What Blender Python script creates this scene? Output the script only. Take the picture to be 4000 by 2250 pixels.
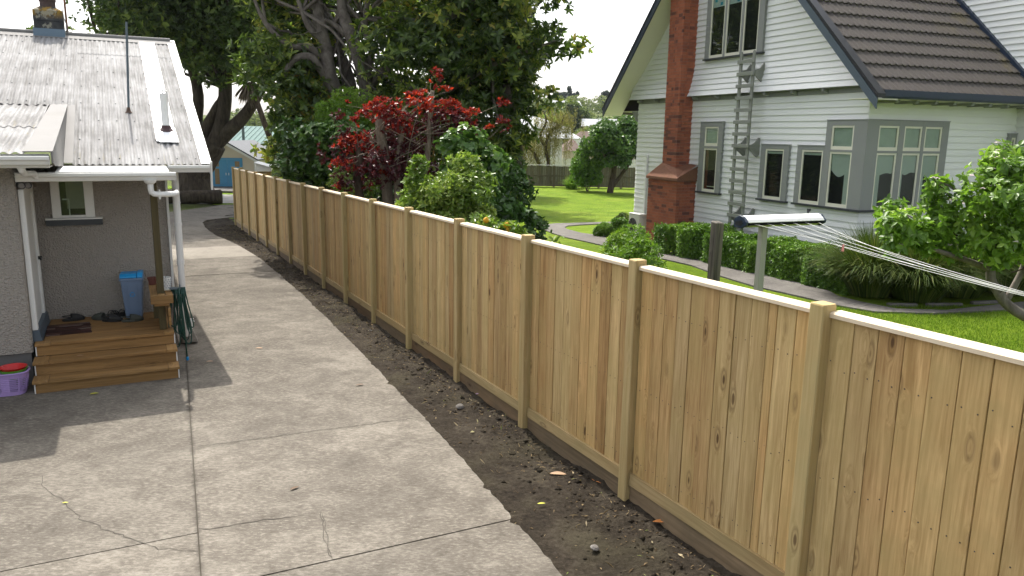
import bpy, bmesh, math, random
import numpy as np
from mathutils import Matrix, Vector

# ------------------------------------------------------------------ clear
for o in list(bpy.data.objects):
    bpy.data.objects.remove(o, do_unlink=True)
SC = bpy.context.scene
COL = SC.collection
R = math.radians

# ------------------------------------------------------------------ camera
CAMH = 2.831
cam_d = bpy.data.cameras.new('camera')
cam_d.sensor_width = 36.0
cam_d.lens = 36.0 * 3020.3 / 4000.0
cam_d.clip_start = 0.05
cam_d.clip_end = 3000.0
cam = bpy.data.objects.new('camera', cam_d)
COL.objects.link(cam)
cam.matrix_world = (Matrix.Translation((0, 0, CAMH)) @ Matrix.Rotation(math.pi / 2 - 0.1958, 4, 'X')
                    @ Matrix.Rotation(0.0166, 4, 'Z'))
SC.camera = cam

# ------------------------------------------------------------------ sky, sun, exposure
SUN_EL, SUN_AZ = 55.0, -23.9          # degrees; azimuth clockwise from +Y
world = bpy.data.worlds.new('World')
SC.world = world
world.use_nodes = True
wn, wl = world.node_tree.nodes, world.node_tree.links
wn.clear()
sky = wn.new('ShaderNodeTexSky')
sky.sky_type = 'NISHITA'
sky.sun_disc = False
sky.sun_elevation = R(SUN_EL)
sky.sun_rotation = R(SUN_AZ)
sky.air_density = 1.0
sky.dust_density = 4.0
sky.ozone_density = 1.0
hsv = wn.new('ShaderNodeHueSaturation')
hsv.inputs['Saturation'].default_value = 0.30      # thin white overcast: the blue is washed out
hsv.inputs['Value'].default_value = 1.0
bg = wn.new('ShaderNodeBackground')
bg.inputs['Strength'].default_value = 0.15
wo = wn.new('ShaderNodeOutputWorld')
wl.new(sky.outputs[0], hsv.inputs['Color'])
wl.new(hsv.outputs[0], bg.inputs['Color'])
wl.new(bg.outputs[0], wo.inputs['Surface'])

sun_d = bpy.data.lights.new('sun', 'SUN')
sun_d.energy = 2.7
sun_d.angle = R(0.6)
sun_d.color = (1.0, 0.94, 0.85)
sun = bpy.data.objects.new('sun', sun_d)
COL.objects.link(sun)
_a, _e = R(SUN_AZ), R(SUN_EL)
SUNV = Vector((math.sin(_a) * math.cos(_e), math.cos(_a) * math.cos(_e), math.sin(_e)))
sun.rotation_euler = SUNV.to_track_quat('Z', 'Y').to_euler()

vs = SC.view_settings
vs.view_transform = 'Standard'
vs.look = 'None'
vs.exposure = 1.22
vs.gamma = 1.0
vs.use_curve_mapping = False
SC.cycles.use_denoising = True
SC.cycles.max_bounces = 6
SC.cycles.diffuse_bounces = 3
SC.cycles.glossy_bounces = 3
SC.cycles.transparent_max_bounces = 8
SC.cycles.use_adaptive_sampling = True
SC.cycles.adaptive_threshold = 0.02

# ------------------------------------------------------------------ frames of the place
FX, FY, FA = 1.685, 4.287, 0.4598               # new fence: origin and heading (left of +Y)
UFX, UFY = -math.sin(FA), math.cos(FA)
LHO, LHA = (-4.047, 9.039, -0.146), R(26.6)      # rendered cottage
WHO, WHA = (7.466, 16.737, 0.0), R(22.71)        # weatherboard house


def gz(x, y):
    s = (x - FX) * UFX + (y - FY) * UFY
    return -0.0215 * min(max(s, -6.0), 30.0)


def lh(u, v, z=0.0):
    c, s = math.cos(LHA), math.sin(LHA)
    return (LHO[0] + c * u - s * v, LHO[1] + s * u + c * v, LHO[2] + z)


def wh(r, f, z=0.0):
    c, s = math.cos(WHA), math.sin(WHA)
    return (WHO[0] + c * r - s * f, WHO[1] + s * r + c * f, z)


# ------------------------------------------------------------------ object helpers
def S(*c):
    def k(x):
        x /= 255.0
        return x / 12.92 if x <= 0.04045 else ((x + 0.055) / 1.055) ** 2.4
    return tuple(k(x) for x in c) + (1.0,)


def tag(o, label=None, cat=None, group=None, kind=None):
    if label: o['label'] = label
    if cat: o['category'] = cat
    if group: o['group'] = group
    if kind: o['kind'] = kind
    return o


def thing(name, label, cat, loc=(0, 0, 0), rz=0.0, group=None):
    o = bpy.data.objects.new(name, None)
    o.empty_display_size = 0.2
    COL.objects.link(o)
    o.location = loc
    o.rotation_euler = (0, 0, rz)
    return tag(o, label, cat, group)


def link(name, me, parent=None, loc=None, rot=None):
    o = bpy.data.objects.new(name, me)
    COL.objects.link(o)
    if parent is not None: o.parent = parent
    if loc is not None: o.location = loc
    if rot is not None: o.rotation_euler = rot
    return o


def copy_tree(o, parent=None):
    c = o.copy()
    COL.objects.link(c)
    if parent is not None: c.parent = parent
    for ch in list(o.children):
        copy_tree(ch, c)
    return c


class MB:
    """collects shapes; build() links them as one mesh object"""
    def __init__(self):
        self.v, self.f = [], []

    def add(self, vs, fs):
        b = len(self.v)
        self.v += [tuple(p) for p in vs]
        self.f += [tuple(b + i for i in f) for f in fs]
        return self

    def box(self, x0, x1, y0, y1, z0, z1):
        return self.add([(x0, y0, z0), (x1, y0, z0), (x1, y1, z0), (x0, y1, z0), (x0, y0, z1), (x1, y0, z1), (x1, y1, z1), (x0, y1, z1)],
                        [(0, 3, 2, 1), (4, 5, 6, 7), (0, 1, 5, 4), (1, 2, 6, 5), (2, 3, 7, 6), (3, 0, 4, 7)])

    def bar(self, a, b, w, h, up=(0, 0, 1)):
        """box of section w x h running from a to b"""
        a, b = Vector(a), Vector(b)
        d = (b - a).normalized()
        up = Vector(up)
        s = d.cross(up)
        if s.length < 1e-5: s = d.cross(Vector((0, 1, 0)))
        s.normalize()
        t = s.cross(d)
        s, t = s * w / 2, t * h / 2
        vs = [a - s - t, a + s - t, a + s + t, a - s + t, b - s - t, b + s - t, b + s + t, b - s + t]
        return self.add(vs, [(0, 1, 2, 3), (7, 6, 5, 4), (0, 4, 5, 1), (1, 5, 6, 2), (2, 6, 7, 3), (3, 7, 4, 0)])

    def extr(self, poly, vec):
        """closed prism: polygon of 3D points pushed along vec"""
        n = len(poly)
        vec = Vector(vec)
        p = [Vector(q) for q in poly]
        vs = p + [q + vec for q in p]
        fs = [tuple(range(n))[::-1], tuple(range(n, 2 * n))]
        fs += [(i, (i + 1) % n, n + (i + 1) % n, n + i) for i in range(n)]
        return self.add(vs, fs)

    def tube(self, pts, rad, n=8, caps=True):
        pts = [Vector(p) for p in pts]
        if not hasattr(rad, '__len__'): rad = [rad] * len(pts)
        prev = None
        rings = []
        for i, p in enumerate(pts):
            d = (pts[min(i + 1, len(pts) - 1)] - pts[max(i - 1, 0)])
            if d.length < 1e-9: d = Vector((0, 0, 1))
            d.normalize()
            if prev is None:
                a = Vector((1, 0, 0)) if abs(d.x) < 0.8 else Vector((0, 1, 0))
                s = d.cross(a).normalized()
            else:
                s = (prev - d * prev.dot(d))
                s = s.normalized() if s.length > 1e-6 else d.cross(Vector((0, 1, 0))).normalized()
            prev = s
            t = d.cross(s)
            rings.append([p + (s * math.cos(2 * math.pi * k / n) + t * math.sin(2 * math.pi * k / n)) * rad[i] for k in range(n)])
        vs = [q for r in rings for q in r]
        fs = []
        for i in range(len(pts) - 1):
            for k in range(n):
                fs.append((i * n + k, i * n + (k + 1) % n, (i + 1) * n + (k + 1) % n, (i + 1) * n + k))
        if caps:
            fs.append(tuple(range(n))[::-1])
            fs.append(tuple(range((len(pts) - 1) * n, len(pts) * n)))
        return self.add(vs, fs)

    def lathe(self, prof, n=20, c=(0, 0, 0), sx=1.0, sy=1.0):
        vs, fs = [], []
        for r, z in prof:
            for k in range(n):
                a = 2 * math.pi * k / n
                vs.append((c[0] + r * math.cos(a) * sx, c[1] + r * math.sin(a) * sy, c[2] + z))
        for i in range(len(prof) - 1):
            for k in range(n):
                fs.append((i * n + k, i * n + (k + 1) % n, (i + 1) * n + (k + 1) % n, (i + 1) * n + k))
        if prof[0][0] > 1e-6: fs.append(tuple(range(n))[::-1])
        if prof[-1][0] > 1e-6: fs.append(tuple(range((len(prof) - 1) * n, len(prof) * n)))
        return self.add(vs, fs)

    def mesh(self, name, mat=None, smooth=False):
        me = bpy.data.meshes.new(name)
        me.from_pydata(self.v, [], self.f)
        bm = bmesh.new()
        bm.from_mesh(me)
        bmesh.ops.recalc_face_normals(bm, faces=bm.faces)
        bm.to_mesh(me)
        bm.free()
        if mat: me.materials.append(mat)
        if smooth: me.polygons.foreach_set('use_smooth', [True] * len(me.polygons))
        return me

    def build(self, name, mat, parent=None, smooth=False, loc=None, rot=None, bevel=0.0, seg=1):
        o = link(name, self.mesh(name, mat, smooth), parent, loc, rot)
        if bevel:
            m = o.modifiers.new('edge', 'BEVEL')
            m.width, m.segments, m.limit_method = bevel, seg, 'ANGLE'
        return o


def fast_mesh(name, verts, faces, mat=None, rnd=None, smooth=False):
    """verts (n,3) and faces (m,k) as numpy arrays"""
    me = bpy.data.meshes.new(name)
    verts = np.ascontiguousarray(verts, dtype=np.float32)
    faces = np.ascontiguousarray(faces, dtype=np.int32)
    m, k = faces.shape
    me.vertices.add(len(verts))
    me.vertices.foreach_set('co', verts.ravel())
    me.loops.add(m * k)
    me.loops.foreach_set('vertex_index', faces.ravel())
    me.polygons.add(m)
    me.polygons.foreach_set('loop_start', np.arange(0, m * k, k, dtype=np.int32))
    me.polygons.foreach_set('loop_total', np.full(m, k, dtype=np.int32))
    if smooth: me.polygons.foreach_set('use_smooth', np.ones(m, dtype=bool))
    me.update(calc_edges=True)
    if rnd is not None:
        at = me.attributes.new('rnd', 'FLOAT', 'FACE')
        at.data.foreach_set('value', np.ascontiguousarray(rnd, dtype=np.float32))
    if mat: me.materials.append(mat)
    return me


# ------------------------------------------------------------------ materials
class NT:
    def __init__(self, name):
        self.m = bpy.data.materials.new(name)
        self.m.use_nodes = True
        self.t = self.m.node_tree
        self.t.nodes.clear()
        self.out = self.n('ShaderNodeOutputMaterial')

    def n(self, typ, ins=None, **kw):
        nd = self.t.nodes.new(typ)
        for k, v in kw.items(): setattr(nd, k, v)
        for k, v in (ins or {}).items(): self.put(nd.inputs[k], v)
        return nd

    def put(self, sock, v):
        if isinstance(v, bpy.types.NodeSocket): self.t.links.new(v, sock)
        elif isinstance(v, bpy.types.Node): self.t.links.new(v.outputs[0], sock)
        else: sock.default_value = v

    def coords(self, kind='Object', scale=(1, 1, 1), rnd=0.0):
        c = self.n('ShaderNodeTexCoord').outputs[kind]
        if rnd:
            oi = self.n('ShaderNodeObjectInfo')
            mul = self.math('MULTIPLY', oi.outputs['Random'], rnd)
            c = self.n('ShaderNodeVectorMath', {0: c, 1: mul.outputs[0]}, operation='ADD').outputs[0]
        return self.n('ShaderNodeMapping', {'Vector': c, 'Scale': scale}).outputs[0]

    def pos(self, scale=(1, 1, 1)):
        return self.n('ShaderNodeMapping', {'Vector': self.n('ShaderNodeNewGeometry').outputs['Position'], 'Scale': scale}).outputs[0]

    def noise(self, vec, scale=5.0, detail=4.0, rough=0.55, dist=0.0):
        return self.n('ShaderNodeTexNoise', {'Vector': vec, 'Scale': scale, 'Detail': detail, 'Roughness': rough, 'Distortion': dist}).outputs['Fac']

    def math(self, op, a, b=0.5, clamp=False):
        return self.n('ShaderNodeMath', {0: a, 1: b}, operation=op, use_clamp=clamp)

    def ramp(self, fac, stops, interp='LINEAR'):
        r = self.n('ShaderNodeValToRGB', {'Fac': fac})
        r.color_ramp.interpolation = interp
        e = r.color_ramp.elements
        while len(e) < len(stops): e.new(0.5)
        for el, (p, c) in zip(e, stops):
            el.position = p
            el.color = c if hasattr(c, '__len__') else (c, c, c, 1)
        return r.outputs[0]

    def mix(self, fac, a, b, mode='MIX'):
        nd = self.n('ShaderNodeMix', data_type='RGBA', blend_type=mode)
        self.put(nd.inputs[0], fac)
        self.put(nd.inputs[6], a)
        self.put(nd.inputs[7], b)
        return nd.outputs[2]

    def bump(self, h, strength=0.4, dist=0.01, normal=None):
        ins = {'Height': h, 'Strength': strength, 'Distance': dist}
        if normal is not None: ins['Normal'] = normal
        return self.n('ShaderNodeBump', ins).outputs[0]

    def bsdf(self, col, rough=0.6, normal=None, metal=0.0, spec=0.35, **kw):
        ins = {'Base Color': col, 'Roughness': rough, 'Metallic': metal, 'Specular IOR Level': spec}
        if normal is not None: ins['Normal'] = normal
        ins.update(kw)
        p = self.n('ShaderNodeBsdfPrincipled', ins)
        return p.outputs[0]

    def done(self, shader):
        self.put(self.out.inputs['Surface'], shader)
        return self.m


def c4(c, k=1.0):
    return (c[0] * k, c[1] * k, c[2] * k, 1.0)


def mat_plain(name, col, rough=0.5, var=0.12, scale=6.0, bump=0.0, bscale=40.0, spec=0.4, metal=0.0, grime=0.0):
    t = NT(name)
    v = t.coords()
    f = t.noise(v, scale, 5)
    c = t.mix(f, c4(col, 1 - var), c4(col, 1 + var))
    if grime:
        g = t.ramp(t.noise(v, scale * 0.6, 6, 0.65), [(0.5, 0), (0.75, 1)])
        c = t.mix(t.math('MULTIPLY', g, grime).outputs[0], c, (0.09, 0.075, 0.05, 1))
    nrm = t.bump(t.noise(v, bscale, 4), bump, 0.01) if bump else None
    return t.done(t.bsdf(c, rough, nrm, metal, spec))


def mat_wood(name, light, dark, knot, gscale=1.0, knots=True, rough=0.7, tint=0.25, green=None, horiz=None):
    """grain runs along local Z (or along Y when horiz='y', X when 'x')"""
    t = NT(name)
    sc = {'y': (1, 1, 1), 'x': (1, 1, 1), None: (1, 1, 1)}[horiz]
    v = t.coords('Object', sc, 37.0)
    if horiz == 'y': st, ks = (1, 0.05, 1), (6.5, 2.2, 6.5)
    elif horiz == 'x': st, ks = (0.05, 1, 1), (2.2, 6.5, 6.5)
    else: st, ks = (1, 1, 0.05), (6.5, 6.5, 2.2)
    kv = t.n('ShaderNodeMapping', {'Vector': v, 'Scale': ks}).outputs[0]
    vor = t.n('ShaderNodeTexVoronoi', {'Vector': kv, 'Scale': 1.0, 'Randomness': 1.0}, feature='F1')
    kd = vor.outputs['Distance']
    near = t.ramp(kd, [(0.0, 1), (0.34, 0)], 'EASE')
    gv = t.n('ShaderNodeMapping', {'Vector': v, 'Scale': st}).outputs[0]
    if knots:
        off = t.n('ShaderNodeVectorMath', {0: gv, 1: t.n('ShaderNodeCombineXYZ', {0: t.math('MULTIPLY', near, 0.05).outputs[0], 1: t.math('MULTIPLY', near, 0.05).outputs[0], 2: t.math('MULTIPLY', near, 0.05).outputs[0]}).outputs[0]}, operation='ADD').outputs[0]
        gv = off
    g1 = t.noise(gv, 55 * gscale, 4, 0.6, 0.4)
    g2 = t.noise(gv, 12 * gscale, 3, 0.5, 0.8)
    blot = t.noise(v, 2.2, 4, 0.6)
    f = t.math('ADD', t.math('MULTIPLY', g1, 0.55).outputs[0], t.math('MULTIPLY', g2, 0.45).outputs[0]).outputs[0]
    col = t.ramp(f, [(0.37, c4(dark)), (0.5, c4([(a + b) / 2 for a, b in zip(light, dark)])), (0.63, c4(light))])
    oi = t.n('ShaderNodeObjectInfo').outputs['Random']
    k = t.math('ADD', t.math('MULTIPLY', oi, tint).outputs[0], 1 - tint / 2).outputs[0]
    oj = t.math('FRACT', t.math('MULTIPLY', oi, 7.31).outputs[0]).outputs[0]
    kb = t.math('MULTIPLY', k, t.math('ADD', t.math('MULTIPLY', oj, tint * 0.7).outputs[0], 1 - tint * 0.35).outputs[0]).outputs[0]
    col = t.mix(1.0, col, t.n('ShaderNodeCombineColor', {0: k, 1: t.math('MULTIPLY', t.math('ADD', k, kb).outputs[0], 0.5).outputs[0], 2: kb}).outputs[0], 'MULTIPLY')
    if green is not None:
        gm = t.ramp(t.math('ADD', blot, t.math('MULTIPLY', oi, 0.25).outputs[0]).outputs[0], [(0.45, 0), (0.85, 0.65)])
        col = t.mix(gm, col, c4(green))
    if knots:
        ring = t.ramp(kd, [(0.0, 1), (0.08, 0.9), (0.11, 0.1), (0.13, 0.1), (0.16, 0.45), (0.23, 0)])
        sel = t.ramp(vor.outputs['Color'], [(0.36, 0), (0.42, 1)])
        col = t.mix(t.math('MULTIPLY', ring, sel).outputs[0], col, c4(knot))
    nrm = t.bump(f, 0.25, 0.004)
    return t.done(t.bsdf(col, rough, nrm, 0, 0.25))


def mat_leaf(name, stops, rough=0.45, transl=0.35, spec=0.4, tmul=1.35):
    t = NT(name)
    a = t.n('ShaderNodeAttribute', attribute_name='rnd').outputs['Fac']
    col = t.ramp(a, stops)
    p = t.bsdf(col, rough, None, 0, spec)
    tc = t.mix(1.0, col, (tmul, tmul * 1.05, tmul * 0.7, 1), 'MULTIPLY')
    tr = t.n('ShaderNodeBsdfTranslucent', {'Color': tc}).outputs[0]
    mx = t.n('ShaderNodeMixShader', {0: transl, 1: p, 2: tr}).outputs[0]
    return t.done(mx)


def mat_bark(name, a, b, scale=9.0, st=(1, 1, 0.18), strength=0.9, dist=0.03):
    t = NT(name)
    v = t.pos(st)
    f = t.noise(v, scale, 6, 0.65, 0.6)
    col = t.ramp(f, [(0.32, c4(a)), (0.68, c4(b))])
    big = t.ramp(t.noise(t.pos(), 1.6, 4), [(0.5, 0), (0.8, 0.5)])
    col = t.mix(big, col, c4((b[0] * 1.25, b[1] * 1.3, b[2] * 1.15)))
    return t.done(t.bsdf(col, 0.9, t.bump(f, strength, dist), 0, 0.15))


def mat_concrete(name, dark, mid, light, rnd=11.0):
    t = NT(name)
    v = t.pos()
    big = t.noise(v, 0.55, 5, 0.6)
    med = t.noise(v, 3.1, 6, 0.7, 0.5)
    st = t.n('ShaderNodeMapping', {'Vector': v, 'Rotation': (0, 0, 0.45), 'Scale': (22, 46, 30)}).outputs[0]
    fine = t.noise(st, 1.0, 5, 0.75)
    grit = t.noise(v, 150, 2, 0.6)
    f = t.math('ADD', t.math('MULTIPLY', big, 0.30).outputs[0], t.math('MULTIPLY', med, 0.30).outputs[0]).outputs[0]
    f = t.math('ADD', f, t.math('MULTIPLY', fine, 0.45).outputs[0]).outputs[0]
    col = t.ramp(f, [(0.42, c4(dark)), (0.52, c4(mid)), (0.62, c4(light))])
    sp = t.ramp(fine, [(0.56, 0), (0.68, 0.65)])
    col = t.mix(sp, col, c4(light, 1.12))
    sd = t.ramp(grit, [(0.28, 0.55), (0.4, 0)])
    col = t.mix(sd, col, c4(dark, 0.6))
    # old stains with a shape of their own
    stn = t.ramp(t.noise(v, 0.9, 5, 0.6, 1.2), [(0.52, 0), (0.68, 0.5)])
    col = t.mix(stn, col, c4(dark, 0.8))
    oi = t.n('ShaderNodeObjectInfo').outputs['Random']
    k = t.math('ADD', t.math('MULTIPLY', oi, 0.14).outputs[0], 0.93).outputs[0]
    col = t.mix(1.0, col, t.n('ShaderNodeCombineColor', {0: k, 1: k, 2: k}).outputs[0], 'MULTIPLY')
    # pale scuffs
    sc_ = t.ramp(t.noise(t.pos((1, 1.6, 1)), 1.5, 6, 0.7, 1.5), [(0.60, 0), (0.68, 0.55)])
    col = t.mix(sc_, col, c4(light, 1.05))
    # dirt that has gathered along the long joint
    jd_ = t.math('ABSOLUTE', t.n('ShaderNodeVectorMath', {0: t.n('ShaderNodeVectorMath', {0: v, 1: (-2.008, 4.60, 0)}, operation='SUBTRACT').outputs[0], 1: (0.9166, 0.3999, 0)}, operation='DOT_PRODUCT').outputs['Value']).outputs[0]
    jm = t.ramp(t.math('ADD', jd_, t.math('MULTIPLY', t.noise(v, 7, 5, 0.7), 0.11).outputs[0]).outputs[0], [(0.045, 0.75), (0.085, 0)])
    col = t.mix(jm, col, c4(dark, 0.55))
    # hairline cracks
    cv = t.n('ShaderNodeTexVoronoi', {'Vector': t.n('ShaderNodeVectorMath', {0: v, 1: t.n('ShaderNodeTexNoise', {'Vector': v, 'Scale': 2.0}).outputs['Color']}, operation='ADD').outputs[0], 'Scale': 0.42}, feature='DISTANCE_TO_EDGE').outputs['Distance']
    ck = t.ramp(cv, [(0.0, 0.75), (0.0045, 0.0)])
    ck = t.math('MULTIPLY', ck, t.ramp(t.noise(v, 0.35, 2), [(0.52, 0), (0.6, 0.35)])).outputs[0]
    col = t.mix(ck, col, (0.05, 0.045, 0.035, 1))
    h = t.math('ADD', t.math('MULTIPLY', fine, 0.6).outputs[0], t.math('MULTIPLY', grit, 0.4).outputs[0]).outputs[0]
    h = t.math('SUBTRACT', h, t.math('MULTIPLY', ck, 1.5).outputs[0]).outputs[0]
    return t.done(t.bsdf(col, 0.88, t.bump(h, 0.55, 0.006), 0, 0.2))


M = {}
M['concrete'] = mat_concrete('old_concrete', (0.078, 0.068, 0.055), (0.128, 0.114, 0.094), (0.208, 0.189, 0.158))
M['concrete_pale'] = mat_concrete('pale_concrete', (0.17, 0.153, 0.128), (0.215, 0.195, 0.164), (0.26, 0.238, 0.203))
M['path'] = mat_concrete('path_concrete', (0.10, 0.092, 0.085), (0.14, 0.13, 0.118), (0.20, 0.187, 0.168))
M['pine'] = mat_wood('treated_pine', (0.575, 0.39, 0.180), (0.30, 0.180, 0.068), (0.085, 0.042, 0.016), tint=0.55, green=(0.38, 0.285, 0.115))
M['pine_post'] = mat_wood('treated_pine_post', (0.50, 0.375, 0.185), (0.34, 0.24, 0.10), (0.13, 0.08, 0.035), tint=0.2, green=(0.36, 0.31, 0.14))
M['pine_cap'] = mat_wood('pale_pine_cap', (0.72, 0.61, 0.45), (0.64, 0.52, 0.36), (0.38, 0.26, 0.14), tint=0.12, horiz='y', knots=True)
M['kick'] = mat_wood('kickboard_pine', (0.42, 0.30, 0.145), (0.27, 0.18, 0.078), (0.08, 0.04, 0.02), tint=0.35, green=(0.27, 0.22, 0.10), horiz='y')
M['kick_dirty'] = mat_wood('muddy_kickboard', (0.22, 0.15, 0.085), (0.13, 0.085, 0.045), (0.06, 0.035, 0.02), tint=0.5, green=(0.10, 0.08, 0.05), horiz='y')
M['deck'] = mat_wood('deck_timber', (0.29, 0.165, 0.06), (0.175, 0.095, 0.032), (0.06, 0.03, 0.01), tint=0.18, horiz='x')
M['deck_y'] = mat_wood('deck_timber_bench', (0.31, 0.185, 0.07), (0.21, 0.118, 0.042), (0.08, 0.04, 0.015), tint=0.18, horiz='y')
M['oldpost'] = mat_wood('green_treated_post', (0.10, 0.082, 0.036), (0.062, 0.05, 0.022), (0.03, 0.02, 0.01), tint=0.2)
M['blackpost'] = mat_wood('weathered_post', (0.15, 0.138, 0.112), (0.022, 0.02, 0.017), (0.02, 0.02, 0.02), tint=0.2, gscale=0.6)
M['greyfence'] = mat_wood('weathered_paling', (0.21, 0.18, 0.14), (0.12, 0.10, 0.075), (0.06, 0.045, 0.03), tint=0.35)


def mat_roughcast(name, col):
    t = NT(name)
    v = t.coords()
    n1 = t.noise(v, 26, 5, 0.6, 0.3)
    n2 = t.noise(v, 90, 3, 0.6)
    vr = t.n('ShaderNodeTexVoronoi', {'Vector': v, 'Scale': 60.0}, feature='SMOOTH_F1').outputs['Distance']
    h = t.math('ADD', t.math('MULTIPLY', n1, 0.6).outputs[0], t.math('MULTIPLY', vr, 0.5).outputs[0]).outputs[0]
    f = t.noise(v, 1.3, 4)
    c = t.mix(f, c4(col, 0.9), c4(col, 1.06))
    c = t.mix(t.ramp(n2, [(0.35, 0.35), (0.5, 0)]), c, c4(col, 0.6))
    return t.done(t.bsdf(c, 0.9, t.bump(h, 1.0, 0.045), 0, 0.15))


M['roughcast'] = mat_roughcast('roughcast_plaster', (0.355, 0.325, 0.285))
M['white'] = mat_plain('white_paint', (0.74, 0.74, 0.71), 0.45, 0.03, 3, spec=0.4)
M['pvc'] = mat_plain('white_pvc', (0.76, 0.76, 0.74), 0.3, 0.03, 3, grime=0.12)
M['weatherboard'] = mat_plain('weatherboard_white', (0.80, 0.81, 0.795), 0.5, 0.03, 1.2, bump=0.06, bscale=18, grime=0.05)
M['cream'] = mat_plain('cream_paint', (0.72, 0.70, 0.58), 0.5, 0.03)
M['greytrim'] = mat_plain('grey_trim', (0.255, 0.265, 0.255), 0.5, 0.05)
M['greyladder'] = mat_plain('grey_ladder_paint', (0.235, 0.245, 0.215), 0.6, 0.08)
M['darktrim'] = mat_plain('charcoal_trim', (0.045, 0.05, 0.055), 0.5, 0.1)
M['navy'] = mat_plain('navy_paint', (0.022, 0.035, 0.062), 0.4, 0.12, 4, grime=0.1)
M['slate'] = mat_plain('blue_grey_paint', (0.075, 0.10, 0.125), 0.5, 0.08)
M['bluegrey'] = mat_plain('blue_chimney_flashing', (0.13, 0.19, 0.25), 0.5, 0.08)
M['black'] = mat_plain('black_plastic', (0.018, 0.019, 0.022), 0.4, 0.1)
M['rubber'] = mat_plain('black_rubber', (0.02, 0.02, 0.02), 0.7, 0.2)
M['olive'] = mat_plain('olive_foam', (0.055, 0.06, 0.048), 0.7, 0.15)
M['mast'] = mat_plain('galvanised_mast', (0.10, 0.13, 0.15), 0.45, 0.1, metal=0.2)
M['ivory'] = mat_plain('pale_wall', (0.60, 0.53, 0.41), 0.8, 0.04)
M['mint'] = mat_plain('mint_roof_paint', (0.16, 0.235, 0.22), 0.85, 0.03, spec=0.1)
M['whiteroof'] = mat_plain('white_roof_paint', (0.42, 0.435, 0.44), 0.85, 0.03, spec=0.1)
M['bluedoor'] = mat_plain('blue_door_paint', (0.07, 0.27, 0.46), 0.5, 0.06)
M['oldglass'] = mat_plain('amber_panel', (0.24, 0.17, 0.08), 0.4, 0.2)


def mat_glass(name, rough=0.02):
    """window glass: clear through, mirror by angle"""
    t = NT(name)
    fc = t.n('ShaderNodeLayerWeight', {'Blend': 0.5}).outputs['Facing']
    fr = t.math('ADD', t.math('MULTIPLY', t.math('POWER', fc, 5.0).outputs[0], 0.9).outputs[0], 0.03).outputs[0]
    tr = t.n('ShaderNodeBsdfTransparent', {'Color': (0.80, 0.84, 0.82, 1)}).outputs[0]
    gl = t.n('ShaderNodeBsdfGlossy', {'Color': (1, 1, 1, 1), 'Roughness': rough}).outputs[0]
    return t.done(t.n('ShaderNodeMixShader', {0: fr, 1: tr, 2: gl}).outputs[0])


M['glass'] = mat_glass('window_glass')
M['room'] = mat_plain('painted_dark_room', (0.012, 0.012, 0.012), 0.9, 0.3)  # near-black colour stands in for the shade inside the rooms
M['net'] = mat_plain('net_curtain', (0.64, 0.67, 0.62), 0.9, 0.08, 14)
M['frost'] = mat_plain('frosted_fanlight', (0.60, 0.65, 0.57), 0.35, 0.25, 5)
M['blind'] = mat_plain('blind_cloth', (0.62, 0.68, 0.68), 0.8, 0.05)
M['drape'] = mat_plain('brown_drape', (0.16, 0.055, 0.03), 0.9, 0.15)


def mat_iron(name):
    t = NT(name)
    v = t.coords()
    st = t.n('ShaderNodeMapping', {'Vector': v, 'Scale': (14, 0.8, 0.8)}).outputs[0]
    a = t.noise(st, 1.6, 5, 0.7)
    b = t.noise(v, 1.1, 5, 0.6)
    col = t.ramp(t.math('ADD', t.math('MULTIPLY', a, 0.55).outputs[0], t.math('MULTIPLY', b, 0.45).outputs[0]).outputs[0],
                 [(0.38, (0.125, 0.122, 0.118, 1)), (0.5, (0.225, 0.222, 0.218, 1)), (0.62, (0.33, 0.33, 0.328, 1))])
    moss = t.ramp(t.noise(st, 2.2, 4, 0.6), [(0.60, 0), (0.70, 0.75)])
    # lichen sits low on the slope, near the gutter
    y = t.n('ShaderNodeSeparateXYZ', {0: v}).outputs[1]
    low = t.ramp(t.math('DIVIDE', y, 4.0).outputs[0], [(0.30, 1), (0.62, 0.12)])
    col = t.mix(t.math('MULTIPLY', moss, low).outputs[0], col, (0.19, 0.165, 0.09, 1))
    fleck = t.ramp(t.noise(v, 60, 3, 0.6), [(0.28, 0.5), (0.36, 0)])
    col = t.mix(fleck, col, (0.2, 0.19, 0.17, 1))
    return t.done(t.bsdf(col, 0.75, t.bump(a, 0.15, 0.004), 0.0, 0.2))


M['iron'] = mat_iron('weathered_roof_iron')
M['iron_new'] = mat_plain('new_roof_iron', (0.78, 0.79, 0.80), 0.35, 0.02)
M['flash'] = mat_plain('lead_grey_flashing', (0.20, 0.195, 0.188), 0.8, 0.12, 2.0, grime=0.2)


def mat_brick(name):
    t = NT(name)
    v = t.coords('Object', (1, 1, 1), 13.0)
    oi = t.n('ShaderNodeObjectInfo').outputs['Random']
    col = t.ramp(oi, [(0.0, (0.42, 0.14, 0.078, 1)), (0.45, (0.34, 0.112, 0.064, 1)), (0.75, (0.27, 0.092, 0.06, 1)), (1.0, (0.105, 0.052, 0.045, 1))])
    f = t.noise(v, 22, 5, 0.65)
    col = t.mix(t.ramp(f, [(0.35, 0.0), (0.75, 0.6)]), col, (0.17, 0.065, 0.045, 1))
    return t.done(t.bsdf(col, 0.85, t.bump(f, 0.5, 0.006), 0, 0.2))


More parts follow.
